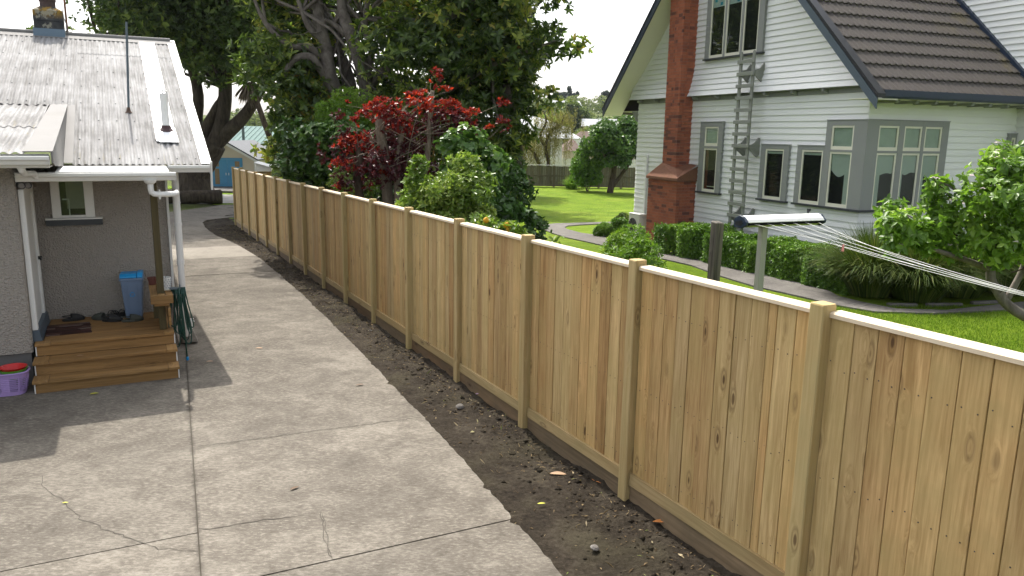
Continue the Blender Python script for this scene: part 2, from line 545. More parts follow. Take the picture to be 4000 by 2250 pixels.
M['brick'] = mat_brick('red_brick')
_t = NT('red_brick_mass')
_v = _t.pos()
_b = _t.n('ShaderNodeTexWhiteNoise', {'Vector': _t.n('ShaderNodeVectorMath', {0: _v, 1: (0.16, 0.16, 0.086)}, operation='SNAP').outputs[0]}).outputs[0]
_c = _t.ramp(_b, [(0.0, (0.42, 0.14, 0.078, 1)), (0.5, (0.34, 0.112, 0.064, 1)), (0.85, (0.27, 0.092, 0.06, 1)), (1.0, (0.12, 0.055, 0.045, 1))])
M['brick_mass'] = _t.done(_t.bsdf(_c, 0.85, None, 0, 0.2))
M['mortar'] = mat_plain('mortar', (0.27, 0.17, 0.13), 0.9, 0.1, 20)
M['capstone'] = mat_plain('weathered_cap_bricks', (0.19, 0.085, 0.05), 0.9, 0.3, 9, bump=0.5, bscale=30)


def mat_tile(name):
    t = NT(name)
    v = t.coords('Object', (1, 1, 1), 7.0)
    g = t.noise(v, 190, 3, 0.7)
    b = t.noise(v, 2.5, 4)
    col = t.mix(g, (0.046, 0.041, 0.038, 1), (0.135, 0.119, 0.108, 1))
    w = t.pos()
    m = t.ramp(t.noise(w, 1.4, 5, 0.65), [(0.52, 0), (0.72, 0.55)])
    # lichen gathers along the flashing of the taller wall (place of its own on the roof)
    d = t.n('ShaderNodeVectorMath', {0: w, 1: (math.cos(WHA), math.sin(WHA), 0)}, operation='DOT_PRODUCT').outputs['Value']
    r0 = WHO[0] * math.cos(WHA) + WHO[1] * math.sin(WHA)
    near = t.ramp(t.math('DIVIDE', t.math('SUBTRACT', d, r0 + 2.6).outputs[0], 2.0).outputs[0], [(0.0, 0.12), (1.0, 1.0)])
    col = t.mix(t.math('MULTIPLY', m, near).outputs[0], col, (0.17, 0.14, 0.035, 1))
    col = t.mix(t.math('MULTIPLY', b, 0.35).outputs[0], col, (0.06, 0.055, 0.05, 1))
    return t.done(t.bsdf(col, 0.85, t.bump(g, 0.6, 0.004), 0, 0.2))


M['tile'] = mat_tile('granular_roof_tile')


def mat_soil(name):
    t = NT(name)
    v = t.pos()
    a = t.noise(v, 2.2, 6, 0.65)
    b = t.noise(v, 26, 6, 0.7)
    c = t.noise(v, 120, 3, 0.7)
    col = t.ramp(t.math('ADD', t.math('MULTIPLY', a, 0.5).outputs[0], t.math('MULTIPLY', b, 0.5).outputs[0]).outputs[0],
                 [(0.36, (0.014, 0.011, 0.008, 1)), (0.5, (0.036, 0.029, 0.021, 1)), (0.66, (0.080, 0.067, 0.050, 1))])
    gr = t.ramp(t.noise(v, 1.1, 4), [(0.52, 0), (0.72, 0.4)])
    col = t.mix(gr, col, (0.048, 0.046, 0.022, 1))
    fl = t.ramp(c, [(0.70, 0), (0.78, 0.5)])
    col = t.mix(fl, col, (0.22, 0.18, 0.11, 1))
    h = t.math('ADD', b, t.math('MULTIPLY', c, 0.4).outputs[0]).outputs[0]
    return t.done(t.bsdf(col, 0.95, t.bump(h, 0.9, 0.03), 0, 0.1))


M['soil'] = mat_soil('garden_soil')


def mat_grass(name, a, b, c):
    t = NT(name)
    v = t.pos()
    f = t.noise(v, 0.8, 5, 0.6)
    g = t.noise(t.pos((1, 0.6, 1)), 34, 5, 0.75)
    col = t.ramp(t.math('ADD', t.math('MULTIPLY', f, 0.5).outputs[0], t.math('MULTIPLY', g, 0.5).outputs[0]).outputs[0], [(0.36, c4(a)), (0.5, c4(b)), (0.66, c4(c))])
    dry = t.ramp(t.noise(v, 0.33, 6, 0.7, 0.8), [(0.50, 0), (0.68, 0.42)])
    col = t.mix(dry, col, c4((c[0] * 1.05, c[1] * 0.82, c[2] * 1.6)))
    dk = t.ramp(t.noise(v, 2.6, 5, 0.7), [(0.30, 0.45), (0.46, 0)])
    col = t.mix(dk, col, c4(a, 0.75))
    return t.done(t.bsdf(col, 0.9, t.bump(g, 1.0, 0.05), 0, 0.08))


M['lawn'] = mat_grass('mown_lawn', (0.070, 0.125, 0.006), (0.125, 0.20, 0.010), (0.195, 0.27, 0.022))
M['verge'] = mat_grass('rough_verge', (0.05, 0.07, 0.015), (0.08, 0.105, 0.025), (0.12, 0.14, 0.04))
M['road'] = mat_concrete('road_chip', (0.30, 0.29, 0.27), (0.36, 0.35, 0.33), (0.42, 0.41, 0.39))

M['lf_magnolia'] = mat_leaf('magnolia_leaf', [(0.0, (0.0333, 0.0606, 0.0152, 1)), (0.42, (0.0879, 0.1424, 0.0304, 1)), (0.68, (0.2198, 0.2878, 0.0546, 1)), (0.86, (0.4546, 0.4772, 0.0910, 1)), (1.0, (0.3636, 0.1894, 0.0682, 1))], 0.34, 0.42, 0.45)
M['lf_dark'] = mat_leaf('dark_tree_leaf', [(0.0, (0.0238, 0.0449, 0.0132, 1)), (0.5, (0.0792, 0.1294, 0.0317, 1)), (0.85, (0.1980, 0.2508, 0.0554, 1)), (1.0, (0.2904, 0.3300, 0.0792, 1))], 0.5, 0.25, 0.3)
M['lf_shrub'] = mat_leaf('glossy_shrub_leaf', [(0.0, (0.0291, 0.0672, 0.0157, 1)), (0.6, (0.0694, 0.1512, 0.0269, 1)), (1.0, (0.1624, 0.2632, 0.0504, 1))], 0.34, 0.22, 0.42)
M['lf_bright'] = mat_leaf('bright_shrub_leaf', [(0.0, (0.0690, 0.1495, 0.0138, 1)), (0.6, (0.1495, 0.2645, 0.0230, 1)), (1.0, (0.2760, 0.3795, 0.0575, 1))], 0.4, 0.35, 0.4)
M['lf_lime'] = mat_leaf('lime_shrub_leaf', [(0.0, (0.0633, 0.1265, 0.0161, 1)), (0.5, (0.1437, 0.2300, 0.0322, 1)), (0.85, (0.2645, 0.3335, 0.0690, 1)), (1.0, (0.3450, 0.3795, 0.1150, 1))], 0.35, 0.32, 0.45)
M['lf_hedge'] = mat_leaf('hedge_leaf', [(0.0, (0.0520, 0.1263, 0.0149, 1)), (0.6, (0.1263, 0.2451, 0.0267, 1)), (1.0, (0.2376, 0.3713, 0.0520, 1))], 0.4, 0.28, 0.4)
M['lf_apple'] = mat_leaf('apple_leaf', [(0.0, (0.0665, 0.1398, 0.0186, 1)), (0.55, (0.1464, 0.2596, 0.0319, 1)), (1.0, (0.2795, 0.3993, 0.0665, 1))], 0.4, 0.42, 0.4)
M['lf_red'] = mat_leaf('red_new_leaf', [(0.0, (0.0751, 0.0088, 0.0124, 1)), (0.45, (0.1765, 0.0159, 0.0141, 1)), (0.8, (0.3707, 0.0310, 0.0159, 1)), (1.0, (0.4855, 0.0883, 0.0176, 1))], 0.4, 0.4, 0.4, 1.3)
M['lf_maroon'] = mat_leaf('maroon_leaf', [(0.0, (0.035, 0.007, 0.010, 1)), (0.7, (0.085, 0.014, 0.018, 1)), (1.0, (0.14, 0.02, 0.02, 1))], 0.45, 0.25, 0.35, 1.2)
M['lf_flax'] = mat_leaf('grassy_blade', [(0.0, (0.030, 0.058, 0.010, 1)), (0.6, (0.080, 0.125, 0.020, 1)), (0.94, (0.16, 0.20, 0.04, 1)), (1.0, (0.25, 0.22, 0.09, 1))], 0.5, 0.25, 0.3)
M['lf_willow'] = mat_leaf('willow_leaf', [(0.0, (0.12, 0.115, 0.035, 1)), (0.6, (0.22, 0.205, 0.065, 1)), (1.0, (0.31, 0.275, 0.10, 1))], 0.6, 0.35, 0.2)
M['lf_far'] = mat_leaf('hillside_leaf', [(0.0, (0.0525, 0.0825, 0.0330, 1)), (0.5, (0.1125, 0.1500, 0.0525, 1)), (1.0, (0.2100, 0.2475, 0.0900, 1))], 0.7, 0.25, 0.15)
M['lf_grass'] = mat_leaf('grass_blade', [(0.0, (0.0750, 0.1400, 0.0100, 1)), (0.6, (0.1300, 0.2250, 0.0160, 1)), (1.0, (0.2100, 0.3000, 0.0400, 1))], 0.6, 0.35, 0.2)
M['petal'] = mat_plain('pink_white_petal', (0.72, 0.58, 0.60), 0.6, 0.1)
M['bark_dark'] = mat_bark('dark_furrowed_bark', (0.022, 0.017, 0.012), (0.085, 0.068, 0.05), 7, (1, 1, 0.16), 1.0, 0.06)
M['bark_grey'] = mat_bark('grey_magnolia_bark', (0.085, 0.072, 0.060), (0.21, 0.185, 0.16), 8, (1, 1, 0.6), 0.5, 0.02)
M['bark_pale'] = mat_bark('pale_cut_stem', (0.14, 0.11, 0.08), (0.30, 0.25, 0.19), 14, (1, 1, 0.3), 0.4, 0.01)
M['bark_brown'] = mat_bark('brown_stem_bark', (0.035, 0.024, 0.018), (0.11, 0.085, 0.06), 12, (1, 1, 0.3), 0.5, 0.012)

# ================================================================== GROUND
rng = np.random.default_rng(7)
random.seed(7)


def hill(x, y):
    t = min(max((y - 115.0) / 210.0, 0.0), 1.0)
    h = 13.0 * t * t * (3 - 2 * t)
    h *= 0.85 + 0.15 * math.sin(x * 0.021 + 1.3)
    return h


def sheet(name, xs, ys, zf, mat, kind='structure', smooth=True):
    X, Y = np.meshgrid(xs, ys)
    Z = np.array([[zf(x, y) for x in xs] for y in ys])
    v = np.stack([X, Y, Z], -1).reshape(-1, 3)
    nx, ny = len(xs), len(ys)
    i = np.arange(nx - 1)[None, :] + nx * np.arange(ny - 1)[:, None]
    i = i.ravel()
    f = np.stack([i, i + 1, i + 1 + nx, i + nx], -1)
    o = link(name, fast_mesh(name, v, f, mat, smooth=smooth))
    return tag(o, kind=kind)


xs = np.concatenate([np.linspace(-420, -60, 13), np.linspace(-55, 60, 47), np.linspace(70, 420, 13)])
ys = np.concatenate([np.linspace(-25, 60, 35), np.linspace(66, 700, 60)])
ground = sheet('ground', xs, ys, lambda x, y: gz(x, y) - 0.09 + hill(x, y), M['verge'])
ground['label'] = 'rough grassy ground running to the hillside'


def fsheet(name, ts, ss, dz, mat, mask=None, rough=0.0, kind='structure'):
    """sheet in the fence frame: t across (garden side +), s along"""
    ca, sa = math.cos(FA), math.sin(FA)
    T, Sg = np.meshgrid(ts, ss)
    X = FX + ca * T - sa * Sg
    Y = FY + sa * T + ca * Sg
    Z = -0.0215 * np.clip(Sg, -6, 30) + dz(T, Sg)
    v = np.stack([X, Y, Z], -1).reshape(-1, 3)
    nx, ny = len(ts), len(ss)
    i = (np.arange(nx - 1)[None, :] + nx * np.arange(ny - 1)[:, None]).ravel()
    f = np.stack([i, i + 1, i + 1 + nx, i + nx], -1)
    o = link(name, fast_mesh(name, v, f, mat, smooth=True))
    return tag(o, kind=kind)


lawn = fsheet('lawn', np.linspace(0.12, 32, 33), np.linspace(-8, 62, 71), lambda T, Sg: -0.02 + 0 * T, M['lawn'])
lawn['label'] = 'sunny mown lawn behind the new fence'


def vnoise(T, Sg, seed, freq):
    """cheap smooth value noise on arrays"""
    r = np.random.default_rng(seed).random((64, 64))
    a, b = (T * freq) % 63, (Sg * freq) % 63
    i, j = np.floor(a).astype(int), np.floor(b).astype(int)
    fa, fb = a - i, b - j
    fa, fb = fa * fa * (3 - 2 * fa), fb * fb * (3 - 2 * fb)
    i2, j2 = (i + 1) % 64, (j + 1) % 64
    return (r[i, j] * (1 - fa) * (1 - fb) + r[i2, j] * fa * (1 - fb) + r[i, j2] * (1 - fa) * fb + r[i2, j2] * fa * fb) - 0.5


def soil_dz(T, Sg):
    h = 0.050 * vnoise(T + 9, Sg + 9, 3, 1.6) + 0.035 * vnoise(T + 9, Sg + 9, 4, 6.5) + 0.022 * vnoise(T + 9, Sg + 9, 5, 17)
    near = np.clip((T + 0.9) / 0.9, 0, 1)
    return -0.055 + h * (0.45 + 0.75 * near) + 0.015 * near


soil = fsheet('soil_strip', np.linspace(-2.6, 0.25, 90), np.linspace(-4.5, 31, 720), soil_dz, M['soil'])
soil['label'] = 'bare dark soil strip between driveway and fence'
base_ = fsheet('drive_base', np.linspace(-14, -1.9, 15), np.linspace(-8, 27.5, 45), lambda T, Sg: -0.020 + 0 * T, mat_plain('dark_sub_base', (0.060, 0.052, 0.040), 0.95, 0.3, 8))
base_['label'] = 'dark sub base showing in the driveway joints'
bed = fsheet('garden_bed', np.linspace(0.05, 5.3, 40), np.linspace(5.0, 36, 160), lambda T, Sg: -0.012 + 0.03 * vnoise(T + 3, Sg + 3, 8, 2.5), M['soil'])
bed['label'] = 'shaded soil bed under the shrubs along the fence'


# ------------------------------------------------------------------ driveway slabs
def clip(poly, p, n):
    """keep the side of the line through p where dot(q-p, n) >= 0"""
    out = []
    for i in range(len(poly)):
        a, b = poly[i], poly[(i + 1) % len(poly)]
        da = (a[0] - p[0]) * n[0] + (a[1] - p[1]) * n[1]
        db = (b[0] - p[0]) * n[0] + (b[1] - p[1]) * n[1]
        if da >= 0: out.append(a)
        if (da >= 0) != (db >= 0):
            t = da / (da - db)
            out.append((a[0] + (b[0] - a[0]) * t, a[1] + (b[1] - a[1]) * t))
    return out


edge = [(1.5, 1.8), (0.95, 3.2), (0.60, 4.05), (0.306, 4.778), (0.05, 5.402), (-0.885, 7.681), (-1.819, 9.722), (-2.977, 12.327), (-5.176, 16.967), (-6.829, 20.216),
        (-8.21, 22.614), (-9.676, 24.917), (-10.868, 27.19), (-11.75, 29.1), (-11.95, 30.1), (-11.535, 31.2), (-10.9, 31.9), (-9.9, 32.5)]
redge = []
for a, b in zip(edge[:-1], edge[1:]):
    d = math.dist(a, b)
    n = max(2, int(d / 0.07))
    for k in range(n):
        t = k / n
        j = random.gauss(0, 0.0045) + 0.012 * math.sin(1.7 * t * d + a[0] * 3) - (random.uniform(0.015, 0.04) if random.random() < 0.06 else 0)
        nx, ny = (b[1] - a[1]) / d, -(b[0] - a[0]) / d
        redge.append((a[0] + (b[0] - a[0]) * t + nx * j, a[1] + (b[1] - a[1]) * t + ny * j))
redge.append(edge[-1])
outline = redge + [(-9.5, 35.0), (-10.5, 37.2), (-13.3, 36.75), (-13.76, 36.6), (-14.2, 34.9), (-14.49, 33.55), (-15.6, 31.0)]
outline += [lh(0.35, 20)[:2], lh(0.11, 12)[:2], lh(0.11, 1.7)[:2], lh(-1.4, 1.7)[:2], lh(-1.6, 0.45)[:2], lh(-9, 0.45)[:2], (-12.5, 1.8)]
JA, JB = (-2.008, 4.60), (-7.23, 16.57)
jd = math.dist(JA, JB)
jn = ((JB[1] - JA[1]) / jd, -(JB[0] - JA[0]) / jd)          # to the fence side
VL2 = (-math.sin(LHA), math.cos(LHA))


def at_v(v):
    return (LHO[0] + VL2[0] * v, LHO[1] + VL2[1] * v)


driveway = bpy.data.objects.new('driveway', None)
COL.objects.link(driveway)
tag(driveway, 'worn concrete driveway between the cottage and the fence', kind='structure')
G2 = 0.0045


def slab(poly, mat, drop=0.0):
    if len(poly) < 3: return
    area = sum(poly[i][0] * poly[(i + 1) % len(poly)][1] - poly[(i + 1) % len(poly)][0] * poly[i][1] for i in range(len(poly)))
    if abs(area) < 0.05: return
    mb = MB()
    mb.extr([(x, y, gz(x, y) - drop) for x, y in poly], (0, 0, -0.09))
    mb.build('slab', mat, driveway)


def cuts(poly, vs_, pale=()):
    vs_ = sorted(vs_)
    lo = [None] + vs_
    hi = vs_ + [None]
    for k, (a, b) in enumerate(zip(lo, hi)):
        q = poly
        if a is not None:
            p = at_v(a)
            q = clip(q, (p[0] + VL2[0] * G2, p[1] + VL2[1] * G2), VL2)
        if b is not None and q:
            p = at_v(b)
            q = clip(q, (p[0] - VL2[0] * G2, p[1] - VL2[1] * G2), (-VL2[0], -VL2[1]))
        if q: slab(q, M['concrete_pale'] if k in pale else M['concrete'], random.uniform(0, 0.006))


right_part = clip(outline, (JA[0] + jn[0] * 0.0045, JA[1] + jn[1] * 0.0045), jn)
left_part = clip(outline, (JA[0] - jn[0] * 0.0045, JA[1] - jn[1] * 0.0045), (-jn[0], -jn[1]))
cuts(right_part, [-7.6, -5.05, -2.53, 2.6, 8.15, 11.0, 13.4], pale=(6,))
cuts(left_part, [-4.25, 2.6, 8.15, 11.0, 13.4], pale=(4,))

# cracks across the slabs
def crack(pts, w):
    r_ = random.Random(len(pts))
    P_ = []
    for (x0, y0), (x1, y1) in zip(pts[:-1], pts[1:]):
        n = max(3, int(math.dist((x0, y0), (x1, y1)) / 0.05))
        for k in range(n):
            t = k / n
            P_.append((x0 + (x1 - x0) * t + r_.gauss(0, 0.008), y0 + (y1 - y0) * t + r_.gauss(0, 0.008)))
    P_.append(pts[-1])
    vs, fs = [], []
    for k, (x, y) in enumerate(P_):
        a, b = P_[max(k - 1, 0)], P_[min(k + 1, len(P_) - 1)]
        d = math.dist(a, b) or 1
        nx, ny = -(b[1] - a[1]) / d, (b[0] - a[0]) / d
        ww = w * r_.uniform(0.35, 1.1) * (0.3 if k in (0, len(P_) - 1) else 1)
        z = gz(x, y) + 0.0025
        vs += [(x - nx * ww / 2, y - ny * ww / 2, z), (x + nx * ww / 2, y + ny * ww / 2, z)]
    for k in range(len(P_) - 1): fs.append((2 * k, 2 * k + 1, 2 * k + 3, 2 * k + 2))
    mb = MB(); mb.add(vs, fs); mb.build('crack', CRACK, driveway)


CRACK = mat_plain('dirty_crack', (0.070, 0.062, 0.050), 0.95, 0.3, 30)
crack([(-4.003, 6.155), (-3.814, 5.892), (-3.543, 5.681), (-3.227, 5.374), (-2.938, 5.209), (-2.618, 5.029), (-2.427, 4.950), (-2.140, 4.908)], 0.008)
crack([(-1.429, 5.486), (-1.321, 5.172), (-1.253, 4.933), (-1.197, 4.822)], 0.006)
crack([(-2.271, 5.250), (-2.155, 5.255), (-2.004, 5.320), (-1.789, 5.398), (-1.542, 5.471)], 0.01)
crack([(-1.449, 5.514), (-1.359, 5.221), (-1.209, 4.844)], 0.006)
crack([(-2.96, 6.82), (-1.9, 7.28), (-0.90, 7.695)], 0.011)
crack([(-4.72, 11.62), (-3.9, 12.02), (-3.0, 12.46)], 0.015)
crack([(-7.1, 16.72), (-5.35, 17.36)], 0.020)
# ------------------------------------------------------------------ garden path
path_poly = [(9.69, 14.33), (7.74, 13.475), (6.9, 13.57), (6.55, 14.2), (6.36, 14.78), (6.42, 15.55), (5.545, 17.96), (4.725, 20.23), (3.9, 22.7), (3.05, 25.2), (2.32, 26.2),
             (1.93, 27.4), (1.88, 28.1), (2.05, 28.7), (2.7, 29.2), (3.5, 29.6), (5.2, 30.0), (5.2, 30.9), (3.5, 30.3), (2.7, 30.0), (1.6, 29.6), (1.15, 28.95),
             (1.05, 27.6), (1.32, 26.1), (1.76, 24.7), (2.2, 23.8), (3.1, 21.7), (4.0, 19.7), (4.40, 18.8), (4.68, 17.2), (5.03, 15.9), (5.72, 14.46), (5.96, 13.85), (6.4, 13.3), (7.35, 13.2), (8.18, 13.37), (9.25, 13.65)]
_m = MB()
_m.extr([(x, y, gz(x, y) + 0.012) for x, y in path_poly], (0, 0, -0.06))
garden_path = tag(_m.build('garden_path', M['path']), 'grey garden path curving past the hedge', kind='structure')

# ------------------------------------------------------------------ road, verge
_m = MB()
_m.extr([(-60, 37.0, -0.66), (-16.5, 37.3, -0.66), (-12, 37.9, -0.66), (-5, 37.9, -0.66), (-5, 43.2, -0.66), (-15.4, 42.7, -0.66), (-60, 42.2, -0.66)], (0, 0, -0.05))
tag(_m.build('road', M['road']), 'pale sunlit road beyond the end of the drive', kind='structure')
_m = MB()
_m.extr([(-60, 43.5, -0.56), (-5, 44.0, -0.56), (-5, 44.25, -0.56), (-60, 43.75, -0.56)], (0, 0, -0.2))
tag(_m.build('kerb', M['path']), 'low kerb across the road', kind='structure')
_m = MB()
_m.extr([(-60, 43.8, -0.57), (-20, 44.1, -0.57), (-20, 47.6, -0.57), (-60, 47.4, -0.57)], (0, 0, -0.1))
tag(_m.build('roadside_lawn', M['lawn']), 'strip of lawn in front of the garage', kind='structure')
_m = MB()
_m.extr([(-19.0, 44.1, -0.572), (-5, 44.4, -0.572), (-5, 49.5, -0.572), (-19.0, 49.5, -0.572)], (0, 0, -0.1))
tag(_m.build('garage_apron', M['bark_dark'] if False else mat_plain('dark_chip_seal', (0.09, 0.085, 0.08), 0.9, 0.15, 20)), 'dark sealed apron before the blue doors', kind='structure')

# ================================================================== NEW FENCE
fence = thing('paling_fence', 'long new treated pine paling fence with capped posts beside driveway', 'fence', (FX, FY, 0), FA)
PW = 0.105


def post_top(s): return 1.935 - 0.0153 * s


def fgz(s): return -0.0215 * min(max(s, -6), 30)


# post: chamfered square section, top weathered to a low pyramid
def post_mesh(name, w, h):
    b = 0.008
    ring = [(b, 0), (w - b, 0), (w, b), (w, w - b), (w - b, w), (b, w), (0, w - b), (0, b)]
    mb = MB()
    n = 8
    vs = [(x, y, 0) for x, y in ring] + [(x, y, h - 0.012) for x, y in ring] + [(w / 2 + (x - w / 2) * 0.94, w / 2 + (y - w / 2) * 0.94, h - 0.004) for x, y in ring]
    fs = [tuple(range(n))[::-1], tuple(range(2 * n, 3 * n))]
    for l in (0, 1):
        fs += [(l * n + i, l * n + (i + 1) % n, (l + 1) * n + (i + 1) % n, (l + 1) * n + i) for i in range(n)]
    mb.add(vs, fs)
    return mb.mesh(name, M['pine_post'])


pm = post_mesh('post', PW, 2.35)
N0, N1 = -2, 15
for i in range(N0, N1 + 1):
    s = 1.8 * i
    o = link('post', pm, fence, (random.uniform(-0.006, 0.006), s - PW + random.uniform(-0.01, 0.01), post_top(s) - 2.35), (random.uniform(-0.006, 0.006), random.uniform(-0.005, 0.005), 0))


NAIL = mat_plain('dark_nail_head', (0.06, 0.05, 0.045), 0.6)


def paling_mesh(k):
    rr = random.Random(100 + k)
    w, h, th = 0.150, 1.70, 0.019
    c = 0.002
    cup = rr.uniform(-0.0015, 0.002)
    prof = [(0, c), (cup, w * 0.5), (0, w - c), (c, w), (th, w), (th, 0), (c, 0)]
    mb = MB()
    mb.extr([(x, y, 0) for x, y in prof], (0, 0, h))
    nf = len(mb.f)
    for z in (0.10, 0.74, 1.42):
        for y in (0.032, 0.118):
            yy, zz = y + rr.uniform(-0.012, 0.012), z + rr.uniform(-0.025, 0.025)
            mb.tube([(-0.0012, yy, zz), (0.003, yy, zz)], 0.0042, 6)
    me = mb.mesh('paling', M['pine'])
    me.materials.append(NAIL)
    for i_, p_ in enumerate(me.polygons):
        if i_ >= nf: p_.material_index = 1
    return me


pal = [paling_mesh(k) for k in range(6)]
rail_list = []
for i in range(N0, N1):
    s0, s1 = 1.8 * i + 0.002, 1.8 * (i + 1) - PW - 0.002
    L = s1 - s0
    n = 11 + (i % 3 == 0)
    ws = [0.150 + random.uniform(-0.004, 0.004) for _ in range(n)]
    if n == 12: ws[random.randrange(2, 10)] = 0.07
    k = L / sum(ws)
    y = s0
    for w in ws:
        w *= k
        sm = y + w / 2
        top = post_top(sm) - 0.075
        bot = fgz(sm) + 0.205
        o = link('paling', pal[random.randrange(6)], fence, (0.066 + random.uniform(-0.0035, 0.0035), y + 0.0015, bot), (random.uniform(-0.0015, 0.0015), 0, random.uniform(-0.004, 0.004)))
        o.scale = (1, (w - 0.0048) / 0.150, (top - bot) / 1.70)
        y += w
    # capping
    zt0, zt1 = post_top(s0) - 0.045, post_top(s1) - 0.045
    mb = MB()
    prof = [(0.040, -0.032), (0.040, -0.010), (0.050, 0.0), (0.135, 0.0), (0.142, -0.008), (0.142, -0.032)]
    mb.add([(x, 0, z) for x, z in prof] + [(x, L, z + zt1 - zt0) for x, z in prof],
           [tuple(range(6)), tuple(range(6, 12))[::-1]] + [(a, (a + 1) % 6, 6 + (a + 1) % 6, 6 + a) for a in range(6)])
    mb.build('capping', M['pine_cap'], fence, loc=(random.uniform(-0.003, 0.003), s0, zt0))
    # kickboards
    for (za, zb_, x0, x1, mt) in ((0.105, 0.203, 0.042, 0.088, M['kick']), (-0.06, 0.1, 0.050, 0.088, M['kick_dirty'])):
        mb = MB()
        g0, g1 = fgz(s0), fgz(s1)
        mb.add([(x0, 0, g0 + za), (x1, 0, g0 + za), (x1, 0, g0 + zb_), (x0 + 0.004, 0, g0 + zb_), (x0, L, g1 + za), (x1, L, g1 + za), (x1, L, g1 + zb_), (x0 + 0.004, L, g1 + zb_)],
               [(0, 3, 2, 1), (4, 5, 6, 7), (0, 1, 5, 4), (1, 2, 6, 5), (2, 3, 7, 6), (3, 0, 4, 7)])
        mb.build('kickboard', mt, fence, loc=(0, s0, 0))
    # rails on the garden side
    for zf in (0.30, 0.92, 1.58):
        mb = MB()
        mb.bar((0.115, 0, fgz(s0) + zf + 0.05), (0.115, L, fgz(s1) + zf + 0.05), 0.05, 0.075)
        mb.build('rail', M['pine_post'], fence, loc=(0, s0, 0))

# return fence at the far end
rf = thing('boundary_fence', 'short brown paling fence turning off the far end of the new fence', 'fence', (FX + UFX * 27.0, FY + UFY * 27.0, fgz(27)), FA - R(90) + R(4))
for k in range(3):
    link('post', pm, rf, (0.08, 0.25 + k * 1.7, post_top(27) - fgz(27) - 2.37))
for k in range(24):
    o = link('paling', pal[k % 6], rf, (0.0, 0.15 + k * 0.152, 0.1))
    o.scale = (1, 1, 1.05)
mb = MB()
mb.box(-0.02, 0.1, 0.1, 3.8, 1.885, 1.92)
mb.build('capping', M['kick'], rf)

# ================================================================== COTTAGE (rendered walls, iron roof)
cot = thing('cottage', 'rendered cottage with weathered corrugated iron roof and white gutters', 'house', LHO, LHA)


def sub(parent, name, mat, mb, **kw):
    return mb.build(name, mat, parent, **kw)


# walls
mb = MB()
mb.box(-1.56, 0.07, 1.78, 1.98, -0.3, 2.50)
sub(cot, 'wall', M['roughcast'], mb)
mb = MB()   # side wall with gable
mb.extr([(-0.13, 1.982, -0.3), (-0.13, 12.2, -0.3), (-0.13, 12.2, 2.55), (-0.13, 7.0, 4.44), (-0.13, 1.982, 2.62)], (0.2, 0, 0))
sub(cot, 'wall', M['roughcast'], mb)
mb = MB()   # wing front and side, slightly rounded arris
mb.extr([(-7.5, 0.5, 0.36), (-1.555, 0.5, 0.36), (-1.535, 0.52, 0.36), (-1.535, 1.778, 0.36), (-1.74, 1.778, 0.36), (-1.74, 0.7, 0.36), (-7.5, 0.7, 0.36)], (0, 0, 2.24))
sub(cot, 'wall', M['roughcast'], mb)
mb = MB()
mb.extr([(-7.5, 0.53, -0.3), (-1.56, 0.53, -0.3), (-1.56, 1.7, -0.3), (-1.72, 1.7, -0.3), (-1.72, 0.7, -0.3), (-7.5, 0.7, -0.3)], (0, 0, 0.658))
sub(cot, 'foundation', mat_plain('grey_foundation', (0.12, 0.115, 0.11), 0.9, 0.12, 5, bump=0.3, bscale=25), mb)

# side door of the wing, seen almost edge on
mb = MB()
mb.box(-1.533, -1.475, 0.60, 0.70, 0.60, 2.27)
mb.box(-1.533, -1.475, 1.58, 1.68, 0.60, 2.27)
mb.box(-1.533, -1.475, 0.70, 1.58, 2.18, 2.27)
door = sub(cot, 'door', M['white'], mb, bevel=0.006)
mb = MB()
mb.box(-1.533, -1.505, 0.703, 1.577, 0.60, 2.178)
sub(door, 'door_leaf', M['white'], mb)
mb = MB()
mb.box(-1.475, -1.43, 1.42, 1.45, 1.33, 1.37)
mb.box(-1.45, -1.43, 1.34, 1.45, 1.33, 1.36)
sub(door, 'handle', M['black'], mb)
mb = MB()
mb.extr([(-1.55, 0.585, 0.468), (-1.44, 0.585, 0.468), (-1.46, 0.585, 0.598), (-1.55, 0.585, 0.598)], (0, 1.12, 0))
sub(cot, 'door_sill', M['slate'], mb)

# window under the porch
win = thing('window', None, None)
win.parent = cot
mb = MB(); mb.box(-1.192, -0.915, 1.772, 1.7785, 1.82, 2.42)
sub(win, 'painted_dark_room', M['room'], mb)  # thin black sheet on the wall, painted as the room's darkness
mb = MB(); mb.box(-1.12, -0.915, 1.766, 1.7715, 1.93, 2.42)
sub(win, 'curtain', mat_plain('grey_curtain', (0.34, 0.32, 0.28), 0.9, 0.2, 25), mb)
mb = MB(); mb.box(-1.17, -1.09, 1.766, 1.7712, 2.045, 2.062); mb.box(-1.105, -1.09, 1.766, 1.7712, 1.83, 2.045)
sub(win, 'chair_back', M['white'], mb)
mb = MB(); mb.box(-1.192, -0.915, 1.757, 1.762, 1.82, 2.42)
sub(win, 'pane', M['glass'], mb)
mb = MB(); mb.box(-1.294, -1.192, 1.728, 1.779, 1.815, 2.42); sub(win, 'jamb', M['white'], mb, bevel=0.004)
mb = MB(); mb.box(-0.915, -0.806, 1.728, 1.779, 1.815, 2.42); sub(win, 'jamb', M['white'], mb, bevel=0.004)
mb = MB(); mb.box(-1.192, -0.915, 1.74, 1.779, 1.815, 1.845); sub(win, 'sash_rail', M['white'], mb)
mb = MB(); mb.extr([(-1.378, 1.70, 1.792), (-1.378, 1.779, 1.800), (-1.378, 1.779, 1.815), (-1.378, 1.70, 1.808)], (0.656, 0, 0)); sub(win, 'sill_top', M['white'], mb)
mb = MB(); mb.box(-1.376, -0.724, 1.71, 1.779, 1.715, 1.791); sub(win, 'sill', M['darktrim'], mb)

